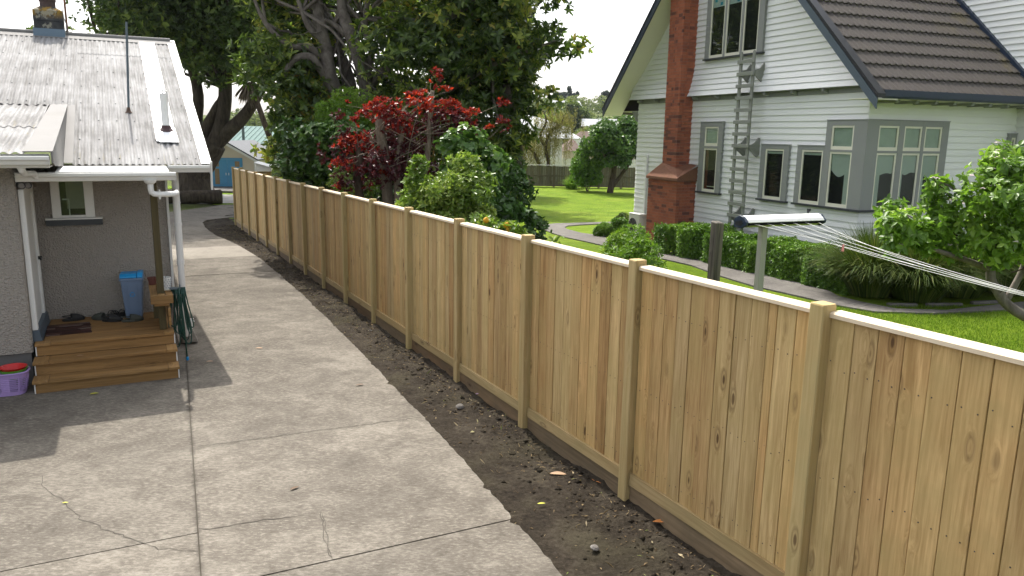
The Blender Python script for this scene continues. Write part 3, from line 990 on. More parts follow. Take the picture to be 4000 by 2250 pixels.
# porch ceiling, beam
mb = MB(); mb.box(-1.53, 0.06, 0.50, 1.777, 2.385, 2.405); sub(cot, 'porch_ceiling', mat_plain('porch_lining', (0.42, 0.38, 0.30), 0.7), mb)
mb = MB(); mb.box(-1.53, 0.09, 0.475, 0.498, 2.36, 2.465); sub(cot, 'fascia', M['white'], mb)
mb = MB(); mb.box(-0.157, -0.075, 0.625, 0.71, 0.468, 2.384); sub(cot, 'porch_post', M['oldpost'], mb, bevel=0.005)
# flat white porch roof tray
mb = MB(); mb.extr([(-1.13, 0.47, 2.475), (-1.13, 1.26, 2.505), (-1.13, 1.26, 2.493), (-1.13, 0.47, 2.463)], (1.20, 0, 0)); sub(cot, 'porch_roof', M['white'], mb)


def gutter(u0, u1, v0, z0, d=0.12, h=0.092, name='gutter'):
    """ogee gutter running along u; v0 is the back"""
    p = [(0, 0), (0, h), (-0.012, h), (-0.012, 0.02), (-d * 0.62, 0.02), (-d * 0.9, h * 0.62), (-d * 0.9, h - 0.004), (-d, h), (-d - 0.006, h - 0.006), (-d - 0.004, h * 0.60), (-d * 0.86, h * 0.42), (-d * 0.68, 0)]
    mb = MB()
    mb.extr([(u0, v0 + a, z0 + b) for a, b in p], (u1 - u0, 0, 0))
    mb.box(u0 - 0.004, u0, v0 - d, v0, z0, z0 + h)
    mb.box(u1, u1 + 0.004, v0 - d, v0, z0, z0 + h)
    return sub(cot, name, M['white'], mb)


gutter(-1.50, 0.135, 0.472, 2.37)
gutter(0.10, 0.60, 1.30, 2.42)
gutter(-7.5, -1.125, -0.19, 2.582)
mb = MB(); mb.box(-1.13, 0.10, 1.262, 1.29, 2.44, 2.50); sub(cot, 'fascia', M['white'], mb)
mb = MB(); mb.box(-7.5, -1.13, -0.185, -0.165, 2.55, 2.694); sub(cot, 'fascia', M['white'], mb)
mb = MB(); mb.box(-7.5, -1.14, -0.16, 0.5, 2.545, 2.56); sub(cot, 'soffit', M['white'], mb)

# rainwater pipes
mb = MB(); mb.tube([(-1.40, -0.13, 2.585), (-1.40, -0.10, 2.52), (-1.385, 0.0, 2.475), (-1.37, 0.18, 2.468), (-1.33, 0.33, 2.46), (-1.32, 0.38, 2.42)], 0.034, 12)
mb.tube([(-1.40, -0.13, 2.585), (-1.40, -0.115, 2.535)], 0.04, 12)
sub(cot, 'downpipe', M['pvc'], mb, smooth=False)
mb = MB()
mb.lathe([(0.075, 0.0), (0.06, -0.03), (0.036, -0.05)], 14, (-0.15, 0.41, 2.372))
mb.tube([(-0.15, 0.41, 2.34), (-0.15, 0.41, 2.26), (-0.142, 0.415, 2.225), (-0.115, 0.42, 2.205), (-0.07, 0.43, 2.198), (0.06, 0.46, 2.196), (0.105, 0.49, 2.195), (0.135, 0.55, 2.193), (0.16, 0.9, 2.18), (0.185, 1.55, 2.155)], 0.034, 12)
mb.tube([(-0.07, 0.43, 2.198), (-0.04, 0.436, 2.197)], 0.039, 12)
sub(cot, 'downpipe', M['pvc'], mb)
mb = MB()
mb.box(-0.062, -0.046, 0.40, 0.47, 2.14, 2.255)
sub(cot, 'pipe_bracket', M['pvc'], mb)
mb = MB()
mb.tube([(0.19, 1.60, 2.42), (0.19, 1.60, 1.2)], 0.046, 14)
mb.tube([(0.19, 1.60, 1.2), (0.19, 1.60, 1.14)], 0.051, 14)
mb.tube([(0.19, 1.60, 1.14), (0.19, 1.60, 0.55), (0.20, 1.62, 0.42), (0.22, 1.7, 0.1)], 0.044, 14)
mb.tube([(0.19, 1.60, 1.72), (0.19, 1.60, 1.68)], 0.051, 14)
sub(cot, 'downpipe', M['pvc'], mb)
mb = MB(); mb.box(0.07, 0.098, 1.74, 1.80, 0.4, 2.42); sub(cot, 'corner_trim', M['white'], mb)


# roof -------------------------------------------------------------
def corrugated(name, u0, u1, zfun, v0, v1, parent, mat, pitch=0.0762, amp=0.009, lift=0.0, nv=2):
    n = int(round((u1 - u0) / pitch)) * 8
    us = np.linspace(u0, u1, n + 1)
    vv = np.linspace(v0, v1, nv)
    vs, fs = [], []
    for v in vv:
        for u in us:
            vs.append((u, v, zfun(v) + lift + amp * math.cos(2 * math.pi * (u - u0) / pitch)))
    m = n + 1
    for j in range(nv - 1):
        for i in range(n):
            fs.append((j * m + i, j * m + i + 1, (j + 1) * m + i + 1, (j + 1) * m + i))
    # thin turned-down front edge
    b = len(vs)
    for i, u in enumerate(us):
        x = vs[i]
        vs.append((x[0], x[1], x[2] - 0.004))
    for i in range(n): fs.append((i, b + i, b + i + 1, i + 1))
    mb = MB(); mb.add(vs, fs)
    o = mb.build(name, mat, parent)
    return o


roof = bpy.data.objects.new('roof', None)
COL.objects.link(roof)
roof.parent = cot
zr = lambda v: 2.535 + 0.365 * (v - 1.3)
zw = lambda v: 2.715 + 0.158 * (v + 0.2)
W = 0.0762 * 10
u = 0.53
k = 0
while u > -6.9:
    ua = u - W
    if ua > -1.5:
        corrugated('roofing_sheet', ua, u, zr, 1.26, 5.99, roof, M['iron'], lift=0.0 + 0.0015 * (k % 2))
        corrugated('roofing_sheet', ua, u, zr, 5.95, 7.02, roof, M['iron'], lift=0.007 + 0.0015 * (k % 2))
    else:
        corrugated('roofing_sheet', ua, u, zr, 3.33, 7.02, roof, M['iron'], lift=0.012 + 0.0015 * (k % 2))
    u = ua
    k += 1
u = -1.32
k = 0
while u > -7.2:
    ua = u - 0.105 * 7
    corrugated('roofing_sheet', ua, u, zw, -0.26, 1.45, roof, M['iron'], pitch=0.105, amp=0.012, lift=0.001 * (k % 2))
    corrugated('roofing_sheet', ua, u, zw, 1.40, 3.42, roof, M['iron'], pitch=0.105, amp=0.012, lift=0.008 + 0.001 * (k % 2))
    u = ua
    k += 1
corrugated('roofing_sheet', -6.9, 0.53, lambda v: 2.535 + 0.365 * (12.7 - v), 6.98, 12.8, roof, M['iron'])
# flashings
mb = MB(); mb.extr([(-1.36, -0.27, zw(-0.27) + 0.02), (-1.085, -0.27, zw(-0.27) + 0.022), (-1.085, 3.40, zw(3.40) + 0.024), (-1.30, 3.40, zw(3.40) + 0.022)], (0, 0, -0.012)); sub(roof, 'flashing', M['flash'], mb)
mb = MB(); mb.extr([(-1.088, -0.27, zw(-0.27) + 0.008), (-1.088, 3.40, zw(3.4) + 0.008), (-1.088, 3.30, zr(3.3)), (-1.088, 1.28, 2.50), (-1.088, -0.05, 2.56), (-1.088, -0.27, 2.60)], (-0.02, 0, 0)); sub(roof, 'barge_board', M['flash'], mb)
for a, b in ((1.28, 2.1), (2.1, 3.34)):
    mb = MB(); mb.extr([(-1.086, a, zr(a) + 0.016), (-0.985, a, zr(a) + 0.016), (-0.985, b - 0.004, zr(b) + 0.016), (-1.086, b - 0.004, zr(b) + 0.016)], (0, 0, -0.01)); sub(roof, 'flashing', M['flash'], mb)
# right-hand barge flashing in lengths
vb = [1.24, 1.9, 3.6, 5.3, 7.06]
for a, b in zip(vb[:-1], vb[1:]):
    mb = MB()
    mb.extr([(0.505, a, zr(a) + 0.022), (0.632, a, zr(a) + 0.022), (0.632, b - 0.006, zr(b) + 0.022), (0.505, b - 0.006, zr(b) + 0.022)], (0, 0, -0.008))
    mb.extr([(0.636, a, zr(a) + 0.022), (0.636, b, zr(b) + 0.022), (0.636, b, zr(b) - 0.16), (0.636, a, zr(a) - 0.16)], (-0.02, 0, 0))
    sub(roof, 'barge_flashing', M['white'] if a > 1.5 else M['white'], mb)
mb = MB(); mb.extr([(0.64, 1.22, 2.56), (0.64, 1.30, 2.56), (0.64, 1.34, 2.22), (0.64, 1.30, 2.18)], (-0.025, 0, 0)); sub(roof, 'barge_foot', M['white'], mb)
# ridge cap
mb = MB()
for a, b, sgn in ((6.80, 7.0, 1),):
    mb.extr([(-6.9, 6.78, zr(6.78) + 0.022), (0.60, 6.78, zr(6.78) + 0.022), (0.60, 6.97, zr(6.97) + 0.03), (-6.9, 6.97, zr(6.97) + 0.03)], (0, 0, -0.006))
    mb.extr([(-6.9, 7.03, zr(6.97) + 0.03), (0.60, 7.03, zr(6.97) + 0.03), (0.60, 7.22, zr(6.78) + 0.022), (-6.9, 7.22, zr(6.78) + 0.022)], (0, 0, -0.006))
mb.tube([(-6.9, 7.0, zr(6.97) + 0.045), (0.56, 7.0, zr(6.97) + 0.045)], 0.04, 10)
sub(roof, 'ridge_cap', M['flash'], mb)
# roofing nails in rows
mb = MB()
for v in (1.42, 2.05, 2.75, 3.45, 4.2, 4.95, 5.7, 6.4):
    uu = 0.53 - 0.0762 * 1
    while uu > -3.0:
        if uu > -0.98 or v > 3.4:
            z = zr(v) + 0.012 + (0.012 if uu < -0.99 else 0)
            mb.box(uu - 0.008, uu + 0.008, v - 0.008, v + 0.008, z, z + 0.007)
        uu -= 0.0762 * 3
nails = sub(roof, 'nails', M['darktrim'], mb)
nails['kind'] = 'stuff'
# the new white sheet with its flue
mb = MB(); mb.extr([(0.01, 2.0, zr(2.0) + 0.024), (0.272, 2.0, zr(2.0) + 0.024), (0.272, 6.82, zr(6.82) + 0.024), (0.01, 6.82, zr(6.82) + 0.024)], (0, 0, -0.01)); sub(roof, 'patch_sheet', M['iron_new'], mb)
fl = bpy.data.objects.new('flue', None); COL.objects.link(fl); fl.parent = roof
mb = MB(); mb.tube([(0.165, 2.40, 2.86), (0.158, 2.40, 3.40)], 0.052, 18); sub(fl, 'flue_pipe', M['pvc'], mb, smooth=False)
mb = MB(); mb.tube([(0.158, 2.40, 3.40), (0.157, 2.40, 3.47)], 0.057, 18); mb.lathe([(0.05, 0.03), (0.03, 0.055), (0.0, 0.06)], 14, (0.157, 2.40, 3.47))
for k in range(7):
    a = k * 2 * math.pi / 7
    mb.tube([(0.157 + 0.05 * math.cos(a), 2.40 + 0.05 * math.sin(a), 3.465), (0.157 + 0.048 * math.cos(a), 2.40 + 0.048 * math.sin(a), 3.503)], 0.006, 5)
sub(fl, 'flue_cap', M['pvc'], mb)
mb = MB(); mb.lathe([(0.11, 0.0), (0.10, 0.03), (0.07, 0.06), (0.058, 0.10)], 16, (0.165, 2.40, 2.925)); sub(fl, 'flue_boot', mat_plain('red_brown_rubber', (0.06, 0.03, 0.03), 0.6, 0.2), mb)
mb = MB(); mb.extr([(0.05, 1.94, zr(1.94) + 0.034), (0.29, 1.94, zr(1.94) + 0.034), (0.28, 2.46, zr(2.46) + 0.034), (0.05, 2.46, zr(2.46) + 0.034)], (0, 0, -0.008)); sub(fl, 'flue_flashing', M['iron_new'], mb)
# chimney
ch = bpy.data.objects.new('chimney', None); COL.objects.link(ch); ch.parent = roof


def mat_lichen(name):
    t = NT(name)
    v = t.coords()
    a = t.noise(v, 6, 5, 0.6)
    col = t.ramp(a, [(0.35, (0.035, 0.038, 0.042, 1)), (0.65, (0.075, 0.075, 0.075, 1))])
    l1 = t.ramp(t.noise(v, 5.5, 6, 0.7, 0.8), [(0.47, 0), (0.54, 0.9)])
    z = t.n('ShaderNodeSeparateXYZ', {0: v}).outputs[2]
    up = t.ramp(t.math('SUBTRACT', z, 4.5).outputs[0], [(0.38, 0.0), (0.5, 1.0)])
    col = t.mix(t.math('MULTIPLY', l1, up).outputs[0], col, (0.28, 0.17, 0.03, 1))
    l2 = t.ramp(t.noise(t.coords('Object', (1.3, 1, 1)), 7.5, 5, 0.6), [(0.56, 0), (0.61, 0.8)])
    col = t.mix(l2, col, (0.30, 0.29, 0.23, 1))
    return t.done(t.bsdf(col, 0.9, t.bump(a, 0.4, 0.01), 0, 0.15))


LICH = mat_lichen('lichened_chimney')
mb = MB()
mb.box(-1.672, -1.212, 6.86, 7.32, 4.70, 4.845)
mb.box(-1.675, -1.209, 6.857, 7.323, 4.851, 5.03)
cx, cy = -1.442, 7.09
mb.add([(-1.675, 6.857, 5.03), (-1.209, 6.857, 5.03), (-1.209, 7.323, 5.03), (-1.675, 7.323, 5.03), (-1.56, 6.97, 5.105), (-1.325, 6.97, 5.105), (-1.325, 7.21, 5.105), (-1.56, 7.21, 5.105)],
       [(0, 1, 5, 4), (1, 2, 6, 5), (2, 3, 7, 6), (3, 0, 4, 7), (4, 5, 6, 7), (0, 3, 2, 1)])
sub(ch, 'chimney_stack', LICH, mb)
mb = MB(); mb.lathe([(0.128, 0.0), (0.126, 0.10), (0.138, 0.105), (0.14, 0.16), (0.105, 0.16), (0.10, 0.02)], 20, (cx, cy, 5.10)); sub(ch, 'chimney_pot', mat_plain('stained_clay_pot', (0.08, 0.055, 0.05), 0.9, 0.4, 9), mb)
mb = MB(); mb.box(-1.69, -1.194, 6.83, 7.34, 4.50, 4.71); sub(ch, 'chimney_flashing', M['bluegrey'], mb)
# masts
mb = MB(); mb.tube([(-0.295, 3.14, 3.19), (-0.232, 3.14, 4.49)], 0.017, 10); sub(cot, 'mast', M['mast'], mb)
mb = MB(); mb.lathe([(0.05, 0), (0.03, 0.03), (0.022, 0.08)], 10, (-0.295, 3.14, 3.2)); sub(cot, 'mast_boot', mat_plain('rusty_boot', (0.11, 0.07, 0.05), 0.8, 0.3), mb)
mb = MB(); mb.tube([(-1.16, 7.02, 4.6), (-1.17, 7.02, 5.6)], 0.018, 8); sub(cot, 'mast', mat_plain('rusty_pole', (0.17, 0.075, 0.04), 0.8, 0.3, 10), mb)
mb = MB(); mb.tube([(-1.155, 6.96, 4.66), (-1.165, 6.96, 4.80), (-1.20, 6.95, 4.95), (-1.215, 6.95, 5.2), (-1.23, 6.95, 5.6)], 0.007, 6); sub(cot, 'aerial_cable', M['flash'], mb)

# ------------------------------------------------------------------ porch steps and deck
st = thing('porch_steps', 'stained timber porch deck with three wide steps at cottage door', 'steps', LHO, LHA)


def tread(v0, v1, z, u0=-1.525, u1=0.012):
    mb = MB(); mb.box(u0, u0 + 0.16, v0, v1, z - 0.034, z); mb.build('tread_end', M['deck_y'], st, bevel=0.003)
    mb = MB(); mb.box(u0 + 0.163, u1 - 0.123, v0, v1, z - 0.034, z); mb.build('tread', M['deck'], st, bevel=0.003)
    mb = MB(); mb.box(u1 - 0.12, u1, v0, v1, z - 0.034, z); mb.build('tread_end', M['deck_y'], st, bevel=0.003)


for v0, v1, z in ((-0.03, 0.235, 0.148), (0.195, 0.475, 0.31)):
    tread(v0, v1, z)
for v, z0_, z1_ in ((0.0, -0.02, 0.112), (0.225, 0.15, 0.274), (0.485, 0.312, 0.430)):
    mb = MB(); mb.box(-1.498, -0.006, v, v + 0.022, z0_, z1_); mb.build('riser', M['deck'], st)
    for u in (-1.51, -0.004):
        mb = MB(); mb.box(u, u + 0.010, v - 0.004, v + 0.24, z0_, z1_); mb.build('side_trim', M['white'], st)
tread(0.455, 0.60, 0.467, -1.512, 0.0)
v = 0.604
while v < 1.72:
    w = min(0.088, 1.77 - v)
    mb = MB(); mb.box(-1.43, -0.002, v, v + w, 0.437, 0.466); mb.build('deck_board', M['deck'], st, bevel=0.002)
    v += 0.0915
mb = MB(); mb.box(-1.42, -0.03, 0.62, 1.76, -0.05, 0.432); mb.build('deck_frame', M['kick_dirty'], st)
mb = MB(); mb.box(-0.012, 0.0, 0.51, 1.775, -0.05, 0.43); mb.build('side_board', M['deck'], st)

# ------------------------------------------------------------------ bench by the post
be = thing('porch_bench', 'narrow timber bench built round porch post holding a plant pot', 'bench', LHO, LHA)
for k in range(3):
    a = -0.238 + k * 0.0855
    if k == 1:
        mb = MB(); mb.box(a, a + 0.079, 0.712, 1.43, 0.905, 0.938); mb.build('seat_board', M['deck_y'], be, bevel=0.003)
        mb = MB(); mb.box(a, a + 0.079, 0.492, 0.622, 0.905, 0.938); mb.build('seat_board', M['deck_y'], be, bevel=0.003)
    else:
        mb = MB(); mb.box(a, a + 0.082, 0.492, 1.43, 0.905, 0.938); mb.build('seat_board', M['deck_y'], be, bevel=0.003)
mb = MB(); mb.box(-0.242, 0.016, 0.458, 0.489, 0.838, 0.938); mb.build('front_board', M['deck'], be, bevel=0.003)
mb = MB(); mb.box(-0.20, -0.03, 0.50, 0.60, 0.80, 0.838); mb.build('bearer', M['deck'], be)
mb = MB(); mb.box(-0.20, -0.12, 1.32, 1.40, 0.468, 0.90); mb.build('leg', M['oldpost'], be)
for z in (0.545, 0.665):
    mb = MB(); mb.box(-0.05, -0.02, 0.50, 1.40, z, z + 0.105); mb.build('side_slat', M['deck_y'], be, bevel=0.003)
for u_ in (-0.22, -0.02):
    mb = MB(); mb.box(u_, u_ + 0.03, 0.492, 1.42, 0.865, 0.903); mb.build('edge_rail', M['deck_y'], be)


# ------------------------------------------------------------------ things on the porch
def lroot(name, label, cat, u, v, z, rz=0.0, group=None):
    return thing(name, label, cat, lh(u, v, z), LHA + rz, group)


# recycling bin
b = lroot('recycling_bin', 'grey blue plastic recycling bin with bright blue lid on porch', 'bin', -0.43, 1.56, 0.467, R(-4))
M['binbody'] = mat_plain('grey_blue_plastic', (0.14, 0.20, 0.30), 0.45, 0.06, 8)
M['binlid'] = mat_plain('bright_blue_plastic', (0.015, 0.28, 0.62), 0.35, 0.05)
mb = MB()
mb.add([(-0.10, -0.11, 0), (0.10, -0.11, 0), (0.10, 0.11, 0), (-0.10, 0.11, 0), (-0.135, -0.145, 0.52), (0.135, -0.145, 0.52), (0.135, 0.145, 0.52), (-0.135, 0.145, 0.52)],
       [(0, 3, 2, 1), (4, 5, 6, 7), (0, 1, 5, 4), (1, 2, 6, 5), (2, 3, 7, 6), (3, 0, 4, 7)])
mb.build('body', M['binbody'], b, bevel=0.02, seg=3)
for x in (-0.055, 0.055):
    mb = MB(); mb.bar((x * 0.95, -0.118, 0.06), (x * 1.1, -0.147, 0.46), 0.012, 0.008, (0, 1, 0)); mb.build('ridge', M['binbody'], b)
mb = MB(); mb.box(-0.148, 0.148, -0.158, 0.152, 0.515, 0.55); mb.build('rim', M['binbody'], b, bevel=0.008, seg=2)
mb = MB(); mb.extr([(-0.14, -0.155, 0.552), (-0.14, 0.148, 0.552), (-0.14, 0.148, 0.60), (-0.14, -0.09, 0.605), (-0.14, -0.15, 0.575)], (0.205, 0, 0)); mb.build('lid', M['binlid'], b, bevel=0.01, seg=2)
mb = MB(); mb.extr([(0.068, -0.155, 0.552), (0.068, 0.148, 0.552), (0.068, 0.148, 0.612), (0.068, -0.09, 0.617), (0.068, -0.15, 0.58)], (0.07, 0, 0)); mb.build('flap', M['binlid'], b, bevel=0.01, seg=2)
mb = MB()
for k in range(3):
    a0 = k * 2.094 + 0.3
    pts = []
    for j in range(6):
        a = a0 + j * 0.28
        pts.append((0.028 * math.cos(a), -0.1395 - 0.0, 0.33 + 0.028 * math.sin(a)))
    mb.tube(pts, 0.004, 5)
    e = pts[-1]
    mb.add([(e[0], e[1], e[2]), (e[0] + 0.012 * math.cos(a + 0.2), e[1] - 0.002, e[2] + 0.012 * math.sin(a + 0.2)), (e[0] - 0.012 * math.cos(a), e[1] - 0.002, e[2] - 0.012 * math.sin(a)), (e[0] - 0.013 * math.sin(a), e[1] - 0.002, e[2] + 0.013 * math.cos(a))], [(0, 1, 3), (0, 3, 2)])
mb.build('recycling_mark', M['binlid'], b)

# plant pot on the bench
p = lroot('plant_pot', 'white patterned plant pot of dark soil on timber bench', 'plant pot', -0.06, 0.86, 0.940)
mb = MB(); mb.lathe([(0.066, 0.012), (0.082, 0.16), (0.074, 0.16), (0.070, 0.13)], 24); mb.build('pot', M['white'], p)
mb = MB()
for k in range(14):
    for j in range(5):
        a = 2 * math.pi * (k + 0.5 * (j % 2)) / 14
        r = 0.069 + 0.016 * (0.2 + j * 0.18)
        mb.lathe([(0.007, -0.006), (0.009, 0.0), (0.004, 0.008)], 5, (r * math.cos(a), r * math.sin(a), 0.035 + j * 0.026))
mb.build('raised_pattern', mat_plain('pale_grey_glaze', (0.42, 0.45, 0.48), 0.4), p)
mb = MB(); mb.lathe([(0.085, 0), (0.09, 0.012), (0.066, 0.012)], 20); mb.build('saucer', M['cream'], p)
mb = MB(); mb.lathe([(0.0, 0.138), (0.05, 0.142), (0.072, 0.134)], 16); mb.build('potting_soil', M['soil'], p)
for k in range(3):
    mb = MB(); a = k * 2.2
    mb.tube([(0.01 * math.cos(a), 0.01 * math.sin(a), 0.13), (0.02 * math.cos(a), 0.02 * math.sin(a), 0.17), (0.045 * math.cos(a), 0.045 * math.sin(a), 0.20)], [0.003, 0.0025, 0.001], 5); mb.build('stem', M['bark_brown'], p)
p2 = lroot('clay_pot', 'small dark red clay pot behind the white pot', 'plant pot', -0.19, 1.28, 0.940)
mb = MB(); mb.lathe([(0.04, 0), (0.055, 0.075), (0.06, 0.078), (0.06, 0.1), (0.05, 0.1), (0.046, 0.06)], 16); mb.build('pot', mat_plain('dark_terracotta', (0.12, 0.04, 0.03), 0.7, 0.2), p2)
mb = MB(); mb.lathe([(0, 0.088), (0.05, 0.085)], 12); mb.build('potting_soil', M['soil'], p2)


# doormat
def mat_doormat(name):
    t = NT(name)
    v = t.coords('Object', (5, 26, 1))
    n = t.n('ShaderNodeTexWhiteNoise', {'Vector': t.n('ShaderNodeVectorMath', {0: t.n('ShaderNodeVectorMath', {0: v, 1: t.n('ShaderNodeTexNoise', {'Vector': t.coords(), 'Scale': 9.0}).outputs['Color']}, operation='ADD').outputs[0], 1: (1, 1, 1)}, operation='SNAP').outputs[0]}).outputs[0]
    col = t.ramp(n, [(0.0, (0.025, 0.014, 0.012, 1)), (0.5, (0.06, 0.03, 0.025, 1)), (0.8, (0.12, 0.075, 0.06, 1)), (1.0, (0.2, 0.17, 0.15, 1))])
    return t.done(t.bsdf(col, 0.95, t.bump(t.noise(t.coords(), 120, 3), 0.6, 0.005), 0, 0.05))


mb = MB()
for k in range(9):
    mb.box(-0.20 + 0.004 * (k % 2), 0.20 - 0.005 * (k % 3), -0.31 + k * 0.069, -0.31 + k * 0.069 + 0.064, 0.0, 0.010 + 0.003 * (k % 2))
dm = mb.build('doormat', mat_doormat('woven_mat'), loc=lh(-1.19, 1.10, 0.4675), rot=(0, 0, LHA + R(3)), bevel=0.004)
dm.scale = (1.25, 0.95, 1)
tag(dm, 'brown striped woven doormat by the cottage door', 'doormat')


def clog(name, label, u, v, rz, mat, strap=True, L=0.27, tilt=0.0, group=None):
    """rubber clog: foot-shaped sole, domed toe with holes, heel strap"""
    o = thing(name, label, 'shoe', lh(u, v, 0.467), LHA + rz, group)
    def outline(n=22, k=1.0):
        pts = []
        for i in range(n):
            a = 2 * math.pi * i / n
            x = math.cos(a)
            w = 0.052 + 0.008 * x - 0.006 * math.cos(2 * a)
            pts.append((x * L / 2 * k, w * math.sin(a) * k))
        return pts
    n = 22
    mb = MB()
    o0, o1 = outline(n, 0.94), outline(n, 1.0)
    vs = [(x, y, 0) for x, y in o0] + [(x, y, 0.012) for x, y in o1] + [(x, y, 0.030) for x, y in outline(n, 0.98)]
    fs = [tuple(range(n))[::-1], tuple(range(2 * n, 3 * n))]
    for l in (0, 1): fs += [(l * n + i, l * n + (i + 1) % n, (l + 1) * n + (i + 1) % n, (l + 1) * n + i) for i in range(n)]
    mb.add(vs, fs)
    mb.build('sole', mat, o, smooth=False)
    mb = MB()      # upper: dome over the front 60 %
    vs, fs = [], []
    m, q = 9, 9
    for i in range(m):
        x = L * (-0.10 + 0.58 * i / (m - 1))
        w = (0.053 + 0.01 * (i / (m - 1))) * math.sqrt(max(0.0, 1 - max(0, (x / (L * 0.5))) ** 4)) + 0.002
        h = 0.078 * (1 - 0.75 * (i / (m - 1)) ** 2.2)
        for j in range(q):
            a = math.pi * j / (q - 1)
            vs.append((x, w * math.cos(a), 0.02 + h * math.sin(a) ** 0.8))
    for i in range(m - 1):
        for j in range(q - 1): fs.append((i * q + j, i * q + j + 1, (i + 1) * q + j + 1, (i + 1) * q + j))
    mb.add(vs, fs)
    up = mb.build('upper', mat, o, smooth=True)
    sm = up.modifiers.new('thick', 'SOLIDIFY'); sm.thickness = 0.006
    mb = MB()
    for i in range(3):
        for j in (-1, 0, 1):
            x = L * (0.12 + 0.1 * i)
            mb.lathe([(0.006, 0), (0.005, 0.003)], 6, (x, j * 0.022, 0.0865 - 0.016 * i - abs(j) * 0.008))
    mb.build('vent_hole', M['black'], o)
    if strap:
        mb = MB()
        pts = [(L * -0.08, 0.055, 0.055)] + [(L * -0.08 - L * 0.40 * math.sin(a), 0.055 * math.cos(a), 0.055 + 0.012 * math.sin(a)) for a in np.linspace(0.3, math.pi - 0.3, 7)] + [(L * -0.08, -0.055, 0.055)]
        mb.tube(pts, 0.006, 6); mb.build('heel_strap', mat, o)
    return o


clog('clog', 'dark grey clog furthest from the steps beside its open mate', -0.83, 1.52, R(150), M['olive'])
clog('clog', 'black clog with open heel facing the steps', -0.70, 1.36, R(-20), M['rubber'])
clog('clog', 'olive clog lying toe out before the recycling bin', -0.46, 1.27, R(5), M['olive'])
clog('clog', 'black clog against the wall above the doormat', -1.16, 1.60, R(12), M['rubber'])


def sandal(label, u, v, rz):
    o = thing('sandal', label, 'shoe', lh(u, v, 0.467), LHA + rz)
    mb = MB(); n = 16
    ring = [(0.13 * math.cos(2 * math.pi * i / n), (0.045 + 0.006 * math.cos(2 * math.pi * i / n)) * math.sin(2 * math.pi * i / n)) for i in range(n)]
    mb.extr([(x, y, 0) for x, y in ring], (0, 0, 0.022)); mb.build('sole', M['rubber'], o)
    for x, h in ((0.06, 0.05), (0.0, 0.062), (-0.07, 0.085)):
        mb = MB()
        vs, fs = [], []
        for j in range(8):
            a = math.pi * j / 7
            for dx in (-0.012, 0.012): vs.append((x + dx, 0.048 * math.cos(a), 0.02 + h * math.sin(a)))
        for j in range(7): fs.append((2 * j, 2 * j + 1, 2 * j + 3, 2 * j + 2))
        mb.add(vs, fs); s_ = mb.build('strap', M['rubber'], o); sm = s_.modifiers.new('thick', 'SOLIDIFY'); sm.thickness = 0.004
    return o


sandal('black strappy sandal between the clogs and the bin', -0.69, 1.66, R(70))
sandal('black strappy sandal closest to the recycling bin', -0.585, 1.66, R(84))
mb = MB(); mb.extr([(-0.02, -0.03, 0.0), (0.03, -0.02, 0.0), (0.025, 0.03, 0.012), (-0.03, 0.02, 0.02)], (0, 0, 0.001))
tag(mb.build('paper_scrap', M['white'], loc=lh(-0.60, 1.49, 0.470), rot=(0, 0, 0.5)), 'small white paper scrap among the shoes', 'paper')

# garden hose hanging beside the steps
ho = thing('garden_hose', 'dark green garden hose hanging in loops beside the steps', 'hose', lh(0.06, 0.72, 0.0), LHA)
M['hose'] = mat_plain('green_hose', (0.012, 0.055, 0.04), 0.4, 0.25, 6)
hr = random.Random(5)
for k in range(10):
    mb = MB()
    x0 = -0.045 + 0.017 * k
    dz = hr.uniform(0.0, 0.30)
    wd = hr.uniform(0.018, 0.05)
    y = hr.uniform(-0.03, 0.03)
    pts = []
    for j in range(15):
        t = j / 14
        a = math.pi * 2 * t
        dn = 0.5 * (1 - math.cos(a))
        pts.append((x0 + 0.6 * x0 * dn + wd * math.sin(a) * (0.6 + 0.8 * dn), y + 0.02 * math.sin(a + k), 0.985 - (0.80 - dz) * (abs(math.sin(a / 2)) ** 1.1)))
    mb.tube(pts, 0.0085, 7)
    mb.build('hose_loop', M['hose'], ho, smooth=True)
mb = MB(); mb.tube([(0.02, 0.02, 0.95), (0.07, -0.02, 0.55), (0.08, -0.05, 0.15), (0.085, -0.05, 0.05)], 0.0085, 7); mb.build('hose_tail', M['hose'], ho, smooth=True)
mb = MB(); mb.lathe([(0.012, -0.05), (0.017, -0.045), (0.017, -0.01), (0.010, 0.0)], 10, (0.085, -0.05, 0.07)); mb.build('hose_connector', M['binlid'], ho)
mb = MB(); mb.box(-0.07, 0.06, -0.03, 0.03, 0.965, 0.985); mb.box(0.045, 0.06, -0.03, 0.03, 0.985, 1.02); mb.build('hanger', M['mast'], ho)

